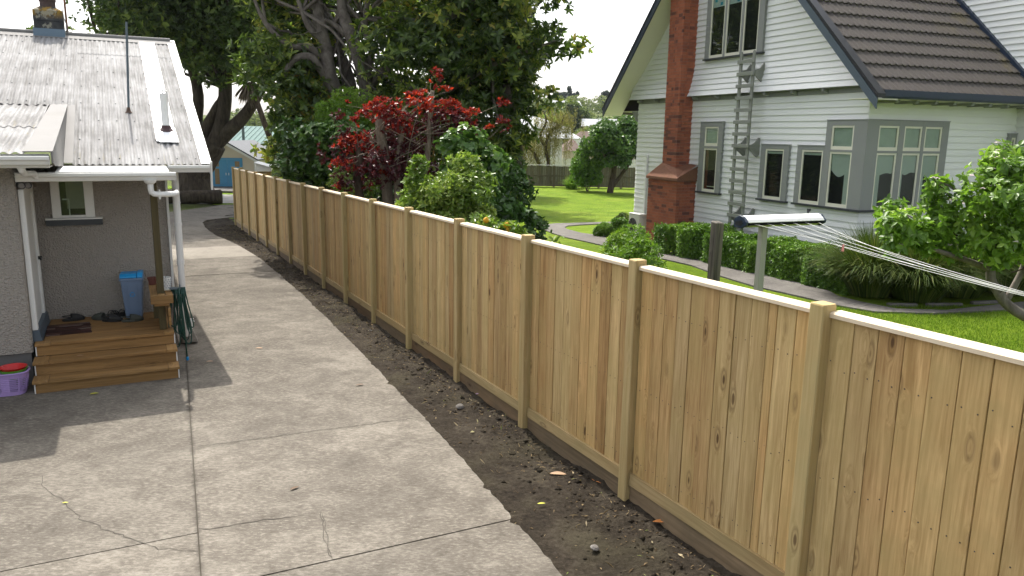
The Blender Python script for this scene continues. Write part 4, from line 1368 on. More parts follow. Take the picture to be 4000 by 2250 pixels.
# gully box at the foot of the downpipe
mb = MB()
mb.add([(-0.10, -0.14, 0), (0.13, -0.14, 0), (0.13, 0.14, 0), (-0.10, 0.14, 0), (-0.07, -0.10, 0.17), (0.07, -0.10, 0.17), (0.07, 0.10, 0.17), (-0.07, 0.10, 0.17)],
       [(0, 3, 2, 1), (4, 5, 6, 7), (0, 1, 5, 4), (1, 2, 6, 5), (2, 3, 7, 6), (3, 0, 4, 7)])
gb = mb.build('gully_block', M['concrete_pale'], loc=lh(0.235, 1.85, -0.02), rot=(0, 0, LHA), bevel=0.012)
tag(gb, 'sloped concrete gully block at the foot of the white downpipe', 'block')
tb = thing('plastic_tub', 'small white plastic tub sitting on the gully block', 'tub', lh(0.25, 1.90, 0.152), LHA)
mb = MB()
mb.add([(-0.055, -0.06, 0), (0.055, -0.06, 0), (0.055, 0.06, 0), (-0.055, 0.06, 0), (-0.075, -0.08, 0.12), (0.075, -0.08, 0.12), (0.075, 0.08, 0.12), (-0.075, 0.08, 0.12),
        (-0.066, -0.071, 0.12), (0.066, -0.071, 0.12), (0.066, 0.071, 0.12), (-0.066, 0.071, 0.12), (-0.05, -0.055, 0.01), (0.05, -0.055, 0.01), (0.05, 0.055, 0.01), (-0.05, 0.055, 0.01)],
       [(0, 3, 2, 1), (0, 1, 5, 4), (1, 2, 6, 5), (2, 3, 7, 6), (3, 0, 4, 7), (4, 5, 9, 8), (5, 6, 10, 9), (6, 7, 11, 10), (7, 4, 8, 11), (8, 9, 13, 12), (9, 10, 14, 13), (10, 11, 15, 14), (11, 8, 12, 15), (12, 13, 14, 15)])
mb.build('tub_body', M['pvc'], tb)
mb = MB(); mb.box(-0.085, 0.085, -0.09, -0.078, 0.112, 0.122); mb.box(-0.085, 0.085, 0.078, 0.09, 0.112, 0.122); mb.build('rim', M['pvc'], tb)

# outdoor spotlight at the wing corner
sl = thing('spotlight', 'black twin spotlight under the cottage eave', 'lamp', lh(-1.50, 0.62, 2.32), LHA)
mb = MB(); mb.box(-0.03, 0.02, -0.05, 0.05, -0.03, 0.04); mb.build('base', M['black'], sl)
for x, y, a in ((0.075, -0.02, 0.4), (0.02, -0.09, -0.2)):
    mb = MB(); mb.tube([(0.0, y * 0.6, 0.0), (x, y - 0.02, -0.005)], 0.012, 6)
    mb.tube([(x, y + 0.02, 0.012), (x + 0.005, y - 0.03, -0.004)], [0.03, 0.042], 12); mb.build('lamp_head', M['black'], sl)
    mb = MB(); mb.tube([(x + 0.005, y - 0.0305, -0.004), (x + 0.006, y - 0.034, -0.005)], [0.036, 0.03], 12); mb.build('lens', M['flash'], sl)

# laundry basket with bowls
lb = thing('laundry_basket', 'lilac plastic laundry basket by the cottage foundation', 'basket', lh(-1.77, 0.16, 0.0), LHA + R(-6))
lb.scale = (1.32, 1.3, 1.28)
M['lilac'] = mat_plain('lilac_plastic', (0.36, 0.25, 0.52), 0.4, 0.04)
bx, by, bh = 0.155, 0.125, 0.20


def ring_pts(k, z, n=28):
    pts = []
    for i in range(n):
        a = 2 * math.pi * i / n
        c, s = math.cos(a), math.sin(a)
        q = (abs(c) ** 3 + abs(s) ** 3) ** (-1 / 3)
        pts.append((bx * q * c * k, by * q * s * k, z))
    return pts


nb = 28
# slotted wall: solid bottom band, ribs with open slots, solid top band
mb = MB()
za, zb2, zc2, zd2 = ring_pts(0.82, 0.0), ring_pts(0.86, 0.035), ring_pts(0.97, 0.155), ring_pts(1.02, 0.20)
vs = za + zb2 + zc2 + zd2
fs = [tuple(range(nb))[::-1]]
for i in range(nb):
    j = (i + 1) % nb
    fs.append((i, j, nb + j, nb + i))
    fs.append((2 * nb + i, 2 * nb + j, 3 * nb + j, 3 * nb + i))
    if i % 7 in (0, 6): fs.append((nb + i, nb + j, 2 * nb + j, 2 * nb + i))
mb.add(vs, fs)
bo = mb.build('basket_body', M['lilac'], lb)
sm = bo.modifiers.new('thick', 'SOLIDIFY'); sm.thickness = 0.004
for zt in np.linspace(0.046, 0.146, 7):
    k = 0.86 + (zt - 0.035) / 0.12 * 0.11
    mb = MB()
    pr = ring_pts(k, zt)
    mb.tube(pr + [pr[0]], 0.0042, 5, caps=False); mb.build('slat', M['lilac'], lb)
for i in range(nb):
    if i % 7 in (0, 6): continue
    if i % 7 in (3,):
        mb = MB(); a, c = zb2[i], zc2[i]
        mb.tube([a, c], 0.006, 5); mb.build('rib', M['lilac'], lb)
pr = ring_pts(1.03, 0.20)
mb = MB(); mb.tube(pr + [pr[0]], 0.008, 6, caps=False); mb.build('rim', M['lilac'], lb)
bw = thing('plastic_bowl', 'lime green plastic bowl nested in the lilac basket', 'bowl', lh(-1.715, 0.17, 0.165), LHA)
mb = MB(); mb.lathe([(0.07, 0.0), (0.145, 0.115), (0.15, 0.117), (0.14, 0.115), (0.065, 0.008)], 28); mb.build('bowl_body', mat_plain('lime_plastic', (0.16, 0.48, 0.04), 0.35, 0.04), bw)
mb = MB(); mb.lathe([(0.06, 0.035), (0.138, 0.135), (0.144, 0.137), (0.133, 0.135), (0.056, 0.042)], 28)
tag(mb.build('plastic_bowl', mat_plain('red_plastic', (0.50, 0.02, 0.02), 0.35, 0.04), loc=lh(-1.715, 0.17, 0.165), rot=(0, 0, LHA)), 'red plastic bowl stacked inside the green one', 'bowl')
sp = thing('toy_spade', 'bright blue plastic toy standing up in the lilac basket', 'toy', lh(-1.93, 0.17, 0.08), LHA)
mb = MB(); mb.tube([(0, 0, 0), (0.02, 0, 0.17)], 0.012, 8); mb.build('shaft', M['binlid'], sp)
mb = MB(); mb.extr([(0.0, -0.035, 0.15), (0.0, 0.035, 0.15), (0.02, 0.03, 0.24), (0.025, 0.0, 0.26), (0.02, -0.03, 0.24)], (0.01, 0, 0)); mb.build('blade', M['binlid'], sp)

# ================================================================== WEATHERBOARD HOUSE
# local axes: x = into the house (r), y = along the front (f), z = height above datum
hou = thing('weatherboard_house', 'tall white weatherboard house with steep dark tiled gable roof', 'house', WHO, WHA)
EXPO = 0.1455
FW_L = 9.15
AP_F, AP_Z = 4.857, 9.0


def barge_z(f):       # underside of the barge boards
    return 3.45 + (f + 0.81) * 0.98 if f < AP_F else 3.45 + (10.25 - f) * 1.03


def holder(name, parent):
    o = bpy.data.objects.new(name, None)
    COL.objects.link(o)
    o.parent = parent
    return o


def board(parent, to3, a0b, a1b, a0t, a1t, zb_, zt_, db=0.032, dt=0.004, mat=None):
    """one lapped board: a = along wall, d = outward"""
    mb = MB()
    mb.add([to3(a0b, 0, zb_), to3(a1b, 0, zb_), to3(a1t, 0, zt_), to3(a0t, 0, zt_), to3(a0b, db, zb_), to3(a1b, db, zb_), to3(a1t, dt, zt_), to3(a0t, dt, zt_)],
           [(0, 1, 2, 3), (4, 7, 6, 5), (0, 4, 5, 1), (1, 5, 6, 2), (2, 6, 7, 3), (3, 7, 4, 0)])
    return mb.build('weatherboard', mat or M['weatherboard'], parent)


front3 = lambda a, d, z: (-d, a, z)
right3 = lambda a, d, z: (a, -d, z)


def upper3(a, d, z):
    t = max(0.0, (4.95 - z) / 0.98)
    return (-d - 0.20 * t * t, a, z)


def tall3(a, d, z): return (4.6 - d, a, z)


# front wall, lower storey
wf = holder('front_wall', hou)
mb = MB(); mb.box(0.002, 0.2, 0.2, FW_L, -0.35, 3.95); mb.build('wall_core', M['weatherboard'], wf)
z = 3.835 - EXPO
while z > -0.35:
    jn_ = sorted(random.uniform(0.8, 8.4) for _ in range(random.choice((1, 1, 2))))
    e_ = [0.0] + jn_ + [FW_L]
    for a_, b_ in zip(e_[:-1], e_[1:]): board(wf, front3, a_ + 0.0012, b_ - 0.0012, a_ + 0.0012, b_ - 0.0012, z, z + EXPO + 0.004, 0.032 + random.uniform(-0.002, 0.002))
    z -= EXPO
# gable
wg = holder('gable_wall', hou)
mb = MB(); mb.extr([(0.003, 0.1, 3.9), (0.003, 9.3, 3.9), (0.003, AP_F, AP_Z - 0.2)], (0.15, 0, 0)); mb.build('wall_core', M['weatherboard'], wg)
z = 3.968
while z < 8.8:
    zt = z + EXPO + 0.004
    lo = lambda q: (q - 3.45) / 0.98 - 0.81 - 0.05
    hi = lambda q: 10.25 - (q - 3.45) / 1.03 + 0.05
    board(wg, upper3, max(lo(z), 0.05), min(hi(z), 9.4), max(lo(zt), 0.05), min(hi(zt), 9.4), z, zt)
    z += EXPO
# belt under the flare
mb = MB(); mb.box(-0.03, 0.0, 0.02, FW_L - 0.02, 3.838, 3.964); mb.build('belt_board', M['greytrim'], hou)
mb = MB(); mb.box(-0.20, -0.032, 0.1, FW_L, 3.955, 3.963); mb.build('belt_soffit', M['greytrim'], hou)
for f in (8.9, 8.0, 6.05, 5.05, 4.09, 3.12, 2.166, 1.189):
    mb = MB(); mb.extr([(-0.03, f - 0.035, 3.85), (-0.03, f - 0.035, 3.953), (-0.19, f - 0.035, 3.953), (-0.19, f - 0.035, 3.90)], (0, 0.07, 0)); mb.build('belt_bracket', M['greytrim'], hou)
# right wall under the eave
wr = holder('side_wall', hou)
mb = MB(); mb.box(0.02, 4.6, 0.002, 0.2, -0.35, 3.9); mb.build('wall_core', M['weatherboard'], wr)
z = 3.835 - EXPO
while z > -0.35:
    board(wr, right3, 0.0 - 0.02, 4.6, 0.0 - 0.006, 4.6, z, z + EXPO + 0.004)
    z -= EXPO
board(wr, right3, 0.0, 4.6, 0.0, 4.6, 3.836, 3.95)
# taller wing behind
wt = holder('tall_wing_wall', hou)
mb = MB(); mb.box(4.602, 4.9, -4.5, 5.5, -0.35, 9.6); mb.build('wall_core', M['weatherboard'], wt)
z = 3.2
while z < 9.5:
    board(wt, tall3, -4.5, 5.5, -4.5, 5.5, z, z + EXPO + 0.004)
    z += EXPO
mb = MB(); mb.box(4.3, 9.0, -4.9, 5.9, 9.62, 9.8); mb.build('wing_roof', M['navy'], hou)
# left end wall, back
mb = MB(); mb.box(0.2, 7.0, FW_L - 0.2, FW_L, -0.35, 3.95); mb.build('end_wall', M['weatherboard'], hou)
mb = MB(); mb.box(4.9, 9.0, -4.4, FW_L, -0.35, 3.9); mb.build('rear_wall', M['weatherboard'], hou)

# roof -------------------------------------------------------------
rf_ = holder('roof', hou)
OV = 0.70
SL = math.atan(0.98)
TZ = lambda f: 3.80 + (f + 0.6) * 0.98
mb = MB(); mb.extr([(-0.60, -0.62, TZ(-0.62) - 0.02), (-0.60, AP_F, TZ(AP_F) - 0.02), (-0.60, AP_F, TZ(AP_F) - 0.10), (-0.60, -0.62, TZ(-0.62) - 0.10)], (5.2, 0, 0)); mb.build('roof_deck', M['darktrim'], rf_)
mb = MB(); mb.extr([(-0.66, 10.30, 3.66), (-0.66, AP_F, TZ(AP_F)), (-0.66, AP_F, TZ(AP_F) - 0.12), (-0.66, 10.30, 3.54)], (9.0, 0, 0)); mb.build('far_slope', M['tile'], rf_)


def tile_mesh(nw, pitch=0.18, slope=0.413):
    seg = 8
    n = nw * seg
    vs, fs = [], []
    rows = [(-0.004, -0.018), (0.0, 0.040), (0.03, 0.042), (slope + 0.02, 0.004)]
    for (y, h) in rows:
        for i in range(n + 1):
            ph = (i / seg) % 1.0
            wv = 0.5 + 0.5 * math.cos(2 * math.pi * ph)
            wv = wv ** 1.8
            vs.append((i * pitch / seg, y, h + (0.030 * wv if h > -0.01 else 0.018 * wv)))
    m = n + 1
    for j in range(3):
        for i in range(n): fs.append((j * m + i, j * m + i + 1, (j + 1) * m + i + 1, (j + 1) * m + i))
    mb = MB(); mb.add(vs, fs)
    return mb.mesh('roof_tile', M['tile'])


TM7, TM4, TM3 = tile_mesh(7), tile_mesh(4), tile_mesh(3)
row = 0
f = -0.605
while f < AP_F - 0.2:
    r = -0.52
    lst = [TM7] * 4 if row % 2 == 0 else [TM4, TM7, TM7, TM7, TM3]
    for tm in lst:
        o = link('roof_tile', tm, rf_, (r, f, TZ(f) + random.uniform(-0.003, 0.003)), (SL, 0, 0))
        r += {7: 1.26, 4: 0.72, 3: 0.54}[7 if tm is TM7 else 4 if tm is TM4 else 3]
    f += 0.295
    row += 1


def slope_bar(name, mat, r0, r1, fa, fb, za, zb_, h):
    mb = MB()
    mb.extr([(r0, fa, za), (r0, fb, zb_), (r0, fb, zb_ + h), (r0, fa, za + h)], (r1 - r0, 0, 0))
    return mb.build(name, mat, rf_)


slope_bar('barge_board', M['slate'], -OV, -OV + 0.035, -0.81, AP_F, 3.45, 9.0, 0.215)  # navy board given a lighter blue, painting the sky light on its face
slope_bar('barge_board', M['navy'], -OV, -OV + 0.035, 10.25, AP_F + 0.002, 3.45, 9.0, 0.235)
slope_bar('barge_cap', M['black'], -OV - 0.01, -OV + 0.20, -0.84, AP_F, 3.667, 9.215, 0.085)
slope_bar('barge_cap', M['black'], -OV - 0.012, -OV + 0.20, 10.29, AP_F + 0.003, 3.66, 9.24, 0.06)
# soffits
slope_bar('soffit', M['cream'], -OV + 0.037, -0.005, 10.22, AP_F + 0.05, 3.49, 8.93, 0.02)
slope_bar('soffit', M['cream'], -OV + 0.037, -0.005, -0.70, AP_F - 0.05, 3.64, 9.03, 0.02)
mb = MB(); mb.box(-0.6, 4.6, -0.60, 0.0, 3.66, 3.672); mb.build('eave_soffit', M['cream'], rf_)
mb = MB(); mb.box(0.0, 7.0, FW_L, 10.2, 3.62, 3.635); mb.build('eave_soffit', M['cream'], rf_)
# exposed tail at the left eave
mb = MB(); mb.extr([(-0.05, FW_L + 0.05, 3.3), (-0.05, FW_L + 0.35, 3.62), (-0.05, FW_L + 0.05, 3.62)], (0.06, 0, 0)); mb.build('eave_bracket', M['greytrim'], rf_)
for k in range(9):
    r = 0.10 + k * 0.55
    mb = MB(); mb.extr([(r, -0.60, 3.655), (r, 0.0, 3.655), (r, -0.05, 3.60), (r, -0.56, 3.60)], (0.09, 0, 0)); mb.build('rafter_tail', M['greytrim'], rf_)
# navy gutter
mb = MB(); mb.extr([(-0.42, -0.61, 3.672), (-0.42, -0.72, 3.672), (-0.42, -0.748, 3.71), (-0.42, -0.748, 3.835), (-0.42, -0.732, 3.835), (-0.42, -0.73, 3.72), (-0.42, -0.625, 3.69), (-0.42, -0.61, 3.82)], (7.5, 0, 0)); mb.build('gutter', M['navy'], rf_)
mb = MB(); mb.box(-0.4, 4.6, -0.605, -0.58, 3.675, 3.80); mb.build('fascia', M['navy'], rf_)
# flashing on the slope against the taller wing
slope_bar('wing_flashing', M['navy'], 4.47, 4.575, -0.65, AP_F, TZ(-0.65) + 0.02, TZ(AP_F) + 0.02, 0.13)


# windows ----------------------------------------------------------
def hexb(mb, to3, a0, a1, d0, d1, z0, z1):
    mb.add([to3(a0, d0, z0), to3(a1, d0, z0), to3(a1, d1, z0), to3(a0, d1, z0), to3(a0, d0, z1), to3(a1, d0, z1), to3(a1, d1, z1), to3(a0, d1, z1)],
           [(0, 3, 2, 1), (4, 5, 6, 7), (0, 1, 5, 4), (1, 2, 6, 5), (2, 3, 7, 6), (3, 0, 4, 7)])
    return mb


def light(w, to3, a0, a1, z0, z1, fill=None, sash=0.042, low=0.075):
    """one glazed sash: frame, pane, panel painted dark as the unlit room"""
    s = holder('sash', w)
    for q in ((a0, a0 + sash, z0, z1), (a1 - sash, a1, z0, z1)):
        mb = hexb(MB(), to3, q[0], q[1], 0.046, 0.076, q[2], q[3]); mb.build('sash_stile', M['cream'], s)
    for q in ((z0, z0 + low), (z1 - sash, z1)):
        mb = hexb(MB(), to3, a0 + sash, a1 - sash, 0.046, 0.075, q[0], q[1]); mb.build('sash_rail', M['cream'], s)
    mb = hexb(MB(), to3, a0 + 0.01, a1 - 0.01, 0.034, 0.0355, z0 + 0.01, z1 - 0.01); mb.build('painted_dark_room', M['room'], s)
    mb = hexb(MB(), to3, a0 + sash, a1 - sash, 0.056, 0.059, z0 + low, z1 - sash); mb.build('pane', M['glass'], s)
    if fill: fill(s, to3, a0 + sash, a1 - sash, z0 + low, z1 - sash)
    return s


def f_frost(s, to3, a0, a1, z0, z1):
    mb = hexb(MB(), to3, a0, a1, 0.040, 0.0415, z0, z1); mb.build('frosted_lining', M['frost'], s)


def f_blind(s, to3, a0, a1, z0, z1):
    mb = hexb(MB(), to3, a0 + 0.03, a1, 0.040, 0.0415, z1 - 0.07, z1 - 0.015); mb.build('roller_blind', M['net'], s)


def f_net(s, to3, a0, a1, z0, z1):
    n = 12
    rn_ = random.Random(int((a0 * 37 + z0 * 11) * 100))
    h = z0 + (z1 - z0) * rn_.uniform(0.50, 0.66)
    sw, ph_ = rn_.uniform(-0.14, 0.14), rn_.uniform(0, 6)
    pts = [to3(a0, 0.040, z1), to3(a1, 0.040, z1)]
    for i in range(n + 1):
        t = 1 - i / n
        pts.append(to3(a0 + (a1 - a0) * t, 0.040, h + 0.07 * (2 * t - 1) ** 2 - 0.04 + sw * (t - 0.5) + 0.035 * math.sin(7 * t + ph_)))
    v = Vector(to3(0, 0.0355, 0)) - Vector(to3(0, 0.034, 0))
    mb = MB(); mb.extr(pts, v); mb.build('net_curtain', M['net'], s)
    mb = hexb(MB(), to3, a0, a0 + rn_.uniform(0.06, 0.16), 0.0418, 0.043, z0, z1); mb.build('side_curtain', M['net'], s)


def f_upblind(s, to3, a0, a1, z0, z1):
    mb = hexb(MB(), to3, a0, a1, 0.040, 0.0415, z1 - 0.36, z1); mb.build('printed_blind', M['blind'], s)
    for k in range(2):
        a = a0 + (a1 - a0) * (0.25 + 0.45 * k)
        mb = hexb(MB(), to3, a, a + 0.10, 0.042, 0.0432, z1 - 0.33 + 0.1 * k, z1 - 0.25 + 0.1 * k); mb.build('blind_print', mat_plain('turquoise_print', (0.03, 0.35, 0.5), 0.8), s)


def f_drape(s, to3, a0, a1, z0, z1):
    mb = hexb(MB(), to3, a1 - 0.13, a1, 0.040, 0.0415, z0, z1); mb.build('brown_drape', M['drape'], s)
    mb = hexb(MB(), to3, a0, a1 - 0.13, 0.040, 0.0415, z0 + 0.06, z0 + 0.085); mb.build('shelf_edge', M['cream'], s)


def win_set(to3, cols, rows, a0, a1, z0, z1, fills, sill=True, name='window'):
    """cols: [(a0,a1)], rows: [(z0,z1)] lights on a grid inside the grey surround"""
    w = holder(name, hou)
    cols = sorted(cols); rows = sorted(rows)
    e = [a0] + [x for c in cols for x in c] + [a1]
    for k in range(0, len(e), 2):
        mb = hexb(MB(), to3, e[k], e[k + 1], 0.018, 0.088, z0, z1); mb.build('stile', M['greytrim'], w)
    for c in cols:
        e2 = [z0] + [x for r_ in rows for x in r_] + [z1]
        for k in range(0, len(e2), 2):
            if e2[k + 1] - e2[k] > 0.004:
                mb = hexb(MB(), to3, c[0], c[1], 0.019, 0.086, e2[k], e2[k + 1]); mb.build('transom' if 0 < k < len(e2) - 2 else 'head_board', M['greytrim'], w)
    for i, c in enumerate(cols):
        for j, r_ in enumerate(rows):
            light(w, to3, c[0], c[1], r_[0], r_[1], fills[j])
    if sill:
        mb = hexb(MB(), to3, a0 - 0.03, a1 + 0.03, 0.0, 0.125, z0 - 0.045, z0 - 0.002); mb.build('sill', M['darktrim'], w)
        mb = hexb(MB(), to3, a0 - 0.01, a1 + 0.01, 0.0, 0.10, z1 + 0.002, z1 + 0.02); mb.build('head_flashing', M['greytrim'], w)
    return w


win_set(front3, [(4.93, 5.52)], [(1.365, 2.55), (2.615, 3.13)], 4.74, 5.735, 1.36, 3.25, [f_drape, f_frost])
win_set(front3, [(2.355, 3.01)], [(1.365, 2.59)], 2.19, 3.175, 1.36, 2.69, [f_blind])
win_set(front3, [(1.10, 1.76)], [(1.365, 2.595)], 1.063, 1.91, 1.36, 2.69, [f_blind])
win_set(front3, [(0.268, 0.90)], [(1.365, 2.572), (2.622, 3.142)], -0.086, 1.06, 1.36, 3.255, [f_net, f_frost])
win_set(right3, [(0.25, 0.835), (0.99, 1.52), (1.605, 2.13)], [(1.365, 2.57), (2.62, 3.145)], -0.082, 2.33, 1.36, 3.258, [f_net, f_frost])
upw3 = lambda a, d, z: (-d - 0.004, a, z)
win_set(upw3, [(3.62, 4.20), (4.28, 4.90), (4.97, 5.575)], [(4.945, 6.65)], 3.42, 5.755, 4.94, 6.77, [f_upblind])
# small side window at the far right
win_set(right3, [(4.42, 4.56)], [(2.0, 2.95)], 4.33, 4.585, 1.96, 3.03, [None], name='side_window')

# conduit on the wall left of the chimney
mb = MB(); mb.box(-0.085, -0.024, 8.42, 8.50, 0.45, 2.28); mb.box(-0.085, -0.024, 8.50, 8.6, 2.20, 2.27); mb.build('pipe_cover', M['weatherboard'], hou)

# brick chimney ----------------------------------------------------
cm = holder('chimney', hou)
BR = [5.88, 7.36, 0.66]          # base f0, f1, depth
SR = [6.265, 6.955, 0.475]       # shaft
CO = 0.086
mb = MB(); mb.box(-BR[2] + 0.012, 0.0, BR[0] + 0.012, BR[1] - 0.012, -0.4, 1.70); mb.build('mortar_core', M['mortar'], cm)
mb = MB(); mb.box(-SR[2] + 0.012, 0.0, SR[0] + 0.012, SR[1] - 0.012, 1.7, 10.0); mb.build('mortar_core', M['mortar'], cm)


def brick_mesh(L, D, H=0.076):
    mb = MB(); mb.box(0, D, 0, L, 0, H)
    return mb.mesh('brick', M['brick'])


bmesh_cache = {}
mass = MB()
count = 0


def lay(x, y, z, L, D):
    """brick: D along x (depth), L along y"""
    global count
    jx, jy = random.uniform(-0.002, 0.002), random.uniform(-0.001, 0.001)
    if count < 296:
        key = (round(L, 3), round(D, 3))
        if key not in bmesh_cache: bmesh_cache[key] = brick_mesh(L, D)
        link('brick', bmesh_cache[key], cm, (x + jx, y + jy, z))
        count += 1
    else:
        mass.box(x + jx, x + jx + D, y + jy, y + jy + L, z, z + 0.076)


def courses(f0, f1, dep, z0, z1):
    z = z0
    k = 0
    while z < z1 - 0.02:
        off = 0.0 if k % 2 == 0 else 0.115
        y = f0
        # front face stretchers (corner bricks included)
        first = 0.23 if k % 2 == 0 else 0.11
        while y < f1 - 0.03:
            L = min(first if y == f0 else 0.23, f1 - y)
            if f1 - (y + L) < 0.05: L = f1 - y
            lay(-dep, y, z, L, 0.11)
            y += L + 0.010
        # near side face (facing -f)
        x = -dep + 0.12
        first = 0.11 if k % 2 == 0 else 0.23
        i = 0
        while x < -0.03:
            D = min(first if i == 0 else 0.23, -x)
            if -(x + D) < 0.05: D = -x
            lay(x, f0, z, 0.11, D)
            x += D + 0.010
            i += 1
        z += CO
        k += 1


courses(BR[0], BR[1], BR[2], -0.19, 1.62)
courses(SR[0], SR[1], SR[2], 1.99, 9.95)
mm = mass.build('brickwork', M['brick_mass'], cm)
mm['kind'] = 'stuff'
# sloped cap between base and shaft
mb = MB()
o_ = 0.055
b0, b1, bd = BR[0] - o_, BR[1] + o_, BR[2] + o_
vs = [(-bd, b0, 1.625), (-bd, b1, 1.625), (0.0, b1, 1.625), (0.0, b0, 1.625), (-bd, b0, 1.70), (-bd, b1, 1.70), (0.0, b1, 2.06), (0.0, b0, 2.06),
      (-SR[2], SR[0], 1.98), (-SR[2], SR[1], 2.10), (0.0, SR[1], 2.22), (0.0, SR[0], 2.10)]
fs = [(0, 1, 5, 4), (0, 4, 7, 3), (1, 2, 6, 5), (0, 3, 2, 1), (4, 5, 9, 8), (4, 8, 11, 7), (5, 6, 10, 9), (8, 9, 10, 11)]
mb.add(vs, fs); mb.build('chimney_cap', M['capstone'], cm)
mb = MB(); mb.extr([(-0.30, BR[0] - 0.06, 1.93), (0.0, BR[0] - 0.06, 2.09), (0.0, BR[0] - 0.11, 2.07), (-0.02, BR[0] - 0.11, 2.05)], (0, 0, 0.008)); mb.build('cap_flashing', M['flash'], cm)

# ------------------------------------------------------------------ fixed ladder
ld = thing('wall_ladder', 'grey painted timber escape ladder fixed to the weatherboard gable', 'ladder', WHO, WHA)
for f in (3.385, 3.865):
    mb = MB()
    mb.extr([(-0.315, f - 0.045, -0.1), (-0.315, f + 0.045, -0.1), (-0.315, f + 0.045, 4.88), (-0.315, f + 0.03, 4.94), (-0.315, f, 4.965), (-0.315, f - 0.03, 4.94), (-0.315, f - 0.045, 4.88)], (-0.045, 0, 0))
    mb.build('rail', M['greyladder'], ld, bevel=0.004)
z = 4.708
while z > 0.0:
    mb = MB(); mb.box(-0.392, -0.361, 3.30, 3.95, z - 0.045, z + 0.045); mb.build('rung', M['greyladder'], ld, bevel=0.004)
    z -= 0.2945
for zt, zb_ in ((4.67, 4.18), (2.86, 2.37), (1.09, 0.60)):
    for f in (3.30, 3.80):
        mb = MB()
        bx0 = -0.026 if zt < 4 else -0.06
        mb.extr([(bx0, f, zt - 0.02), (bx0, f, zb_ + 0.06), (-0.10, f, zb_), (-0.34, f, (zt + zb_) / 2 - 0.06), (-0.34, f, (zt + zb_) / 2 + 0.05), (-0.19, f, (zt + zb_) / 2 + 0.11), (-0.08, f, zt)], (0, 0.035, 0))
        mb.build('bracket', M['greyladder'], ld)

# ------------------------------------------------------------------ heat pump outdoor unit
ac = thing('heat_pump', 'pale grey outdoor heat pump unit beside the brick chimney', 'heat pump', wh(-0.60, 7.92, 0), WHA)
mb = MB(); mb.box(-0.15, 0.16, -0.30, 0.30, -0.16, 0.50); mb.build('casing', mat_plain('pale_grey_enamel', (0.55, 0.55, 0.50), 0.4, 0.03), ac, bevel=0.012, seg=2)
mb = MB(); mb.box(-0.162, 0.17, -0.31, 0.31, 0.502, 0.52); mb.build('top_panel', M['white'], ac, bevel=0.006)
mb = MB(); mb.lathe([(0.0, 0), (0.22, 0)], 24); 
o = mb.build('fan_opening', M['black'], ac, loc=(-0.152, 0.06, 0.16), rot=(0, R(-90), 0))
for k in range(5):
    mb = MB(); r = 0.05 + k * 0.042
    mb.tube([(-0.160, 0.06 + r * math.cos(a), 0.16 + r * math.sin(a)) for a in np.linspace(0, 2 * math.pi, 21)], 0.005, 5, caps=False); mb.build('grille_ring', M['flash'], ac)
for k in range(8):
    a = k * math.pi / 4
    mb = MB(); mb.tube([(-0.163, 0.06, 0.16), (-0.163, 0.06 + 0.225 * math.cos(a), 0.16 + 0.225 * math.sin(a))], 0.005, 5); mb.build('grille_spoke', M['flash'], ac)
mb = MB(); mb.box(-0.03, 0.12, -0.304, -0.3005, 0.40, 0.44); mb.build('maker_plate', M['slate'], ac)
for y in (-0.22, 0.22):
    mb = MB(); mb.box(-0.14, 0.15, y - 0.03, y + 0.03, -0.45, -0.162); mb.build('foot', M['path'], ac)

# label mark on the unit side
mb = MB()
for k in range(4):
    mb.box(-0.02 + k * 0.032, 0.002 + k * 0.032, -0.3065, -0.3045, 0.408, 0.432)
mb.build('maker_mark', M['white'], ac)

# ================================================================== VEGETATION
def unit(v):
    return v / np.maximum(np.linalg.norm(v, axis=-1, keepdims=True), 1e-9)


def leaf_mesh(name, P, D, N, L, W, mat, rnd, six=True, fold=0.18, curl=0.12):
    """leaf blades: P base, D along, N face normal"""
    n = len(P)
    D = unit(D)
    Sd = unit(np.cross(D, N))
    Nn = np.cross(Sd, D)
    L = np.broadcast_to(np.asarray(L, float), (n,))[:, None]
    W = np.broadcast_to(np.asarray(W, float), (n,))[:, None]
    if six:
        def pt(t, w, lift): return P + D * L * t + Sd * W * 0.5 * w + Nn * (W * abs(w) * fold - L * curl * t * t + lift)
        v = np.stack([pt(0, 0, 0), pt(0.33, 0.95, 0), pt(0.72, 0.8, 0), pt(1, 0, 0), pt(0.72, -0.8, 0), pt(0.33, -0.95, 0)], 1)
        b = (np.arange(n) * 6)[:, None]
        f = np.concatenate([b + np.array([[0, 1, 2, 3]]), b + np.array([[0, 3, 4, 5]])], 1).reshape(-1, 4)
        r = np.repeat(rnd, 2)
    else:
        v = np.stack([P, P + D * L * 0.5 + Sd * W * 0.5 + Nn * W * fold, P + D * L - Nn * L * curl, P + D * L * 0.5 - Sd * W * 0.5 + Nn * W * fold], 1)
        b = (np.arange(n) * 4)[:, None]
        f = np.concatenate([b + np.array([[0, 1, 2]]), b + np.array([[0, 2, 3]])], 1).reshape(-1, 3)
        r = np.repeat(rnd, 2)
    return fast_mesh(name, v.reshape(-1, 3), f, mat, r)


def rand_dirs(g, n):
    return unit(g.normal(size=(n, 3)))


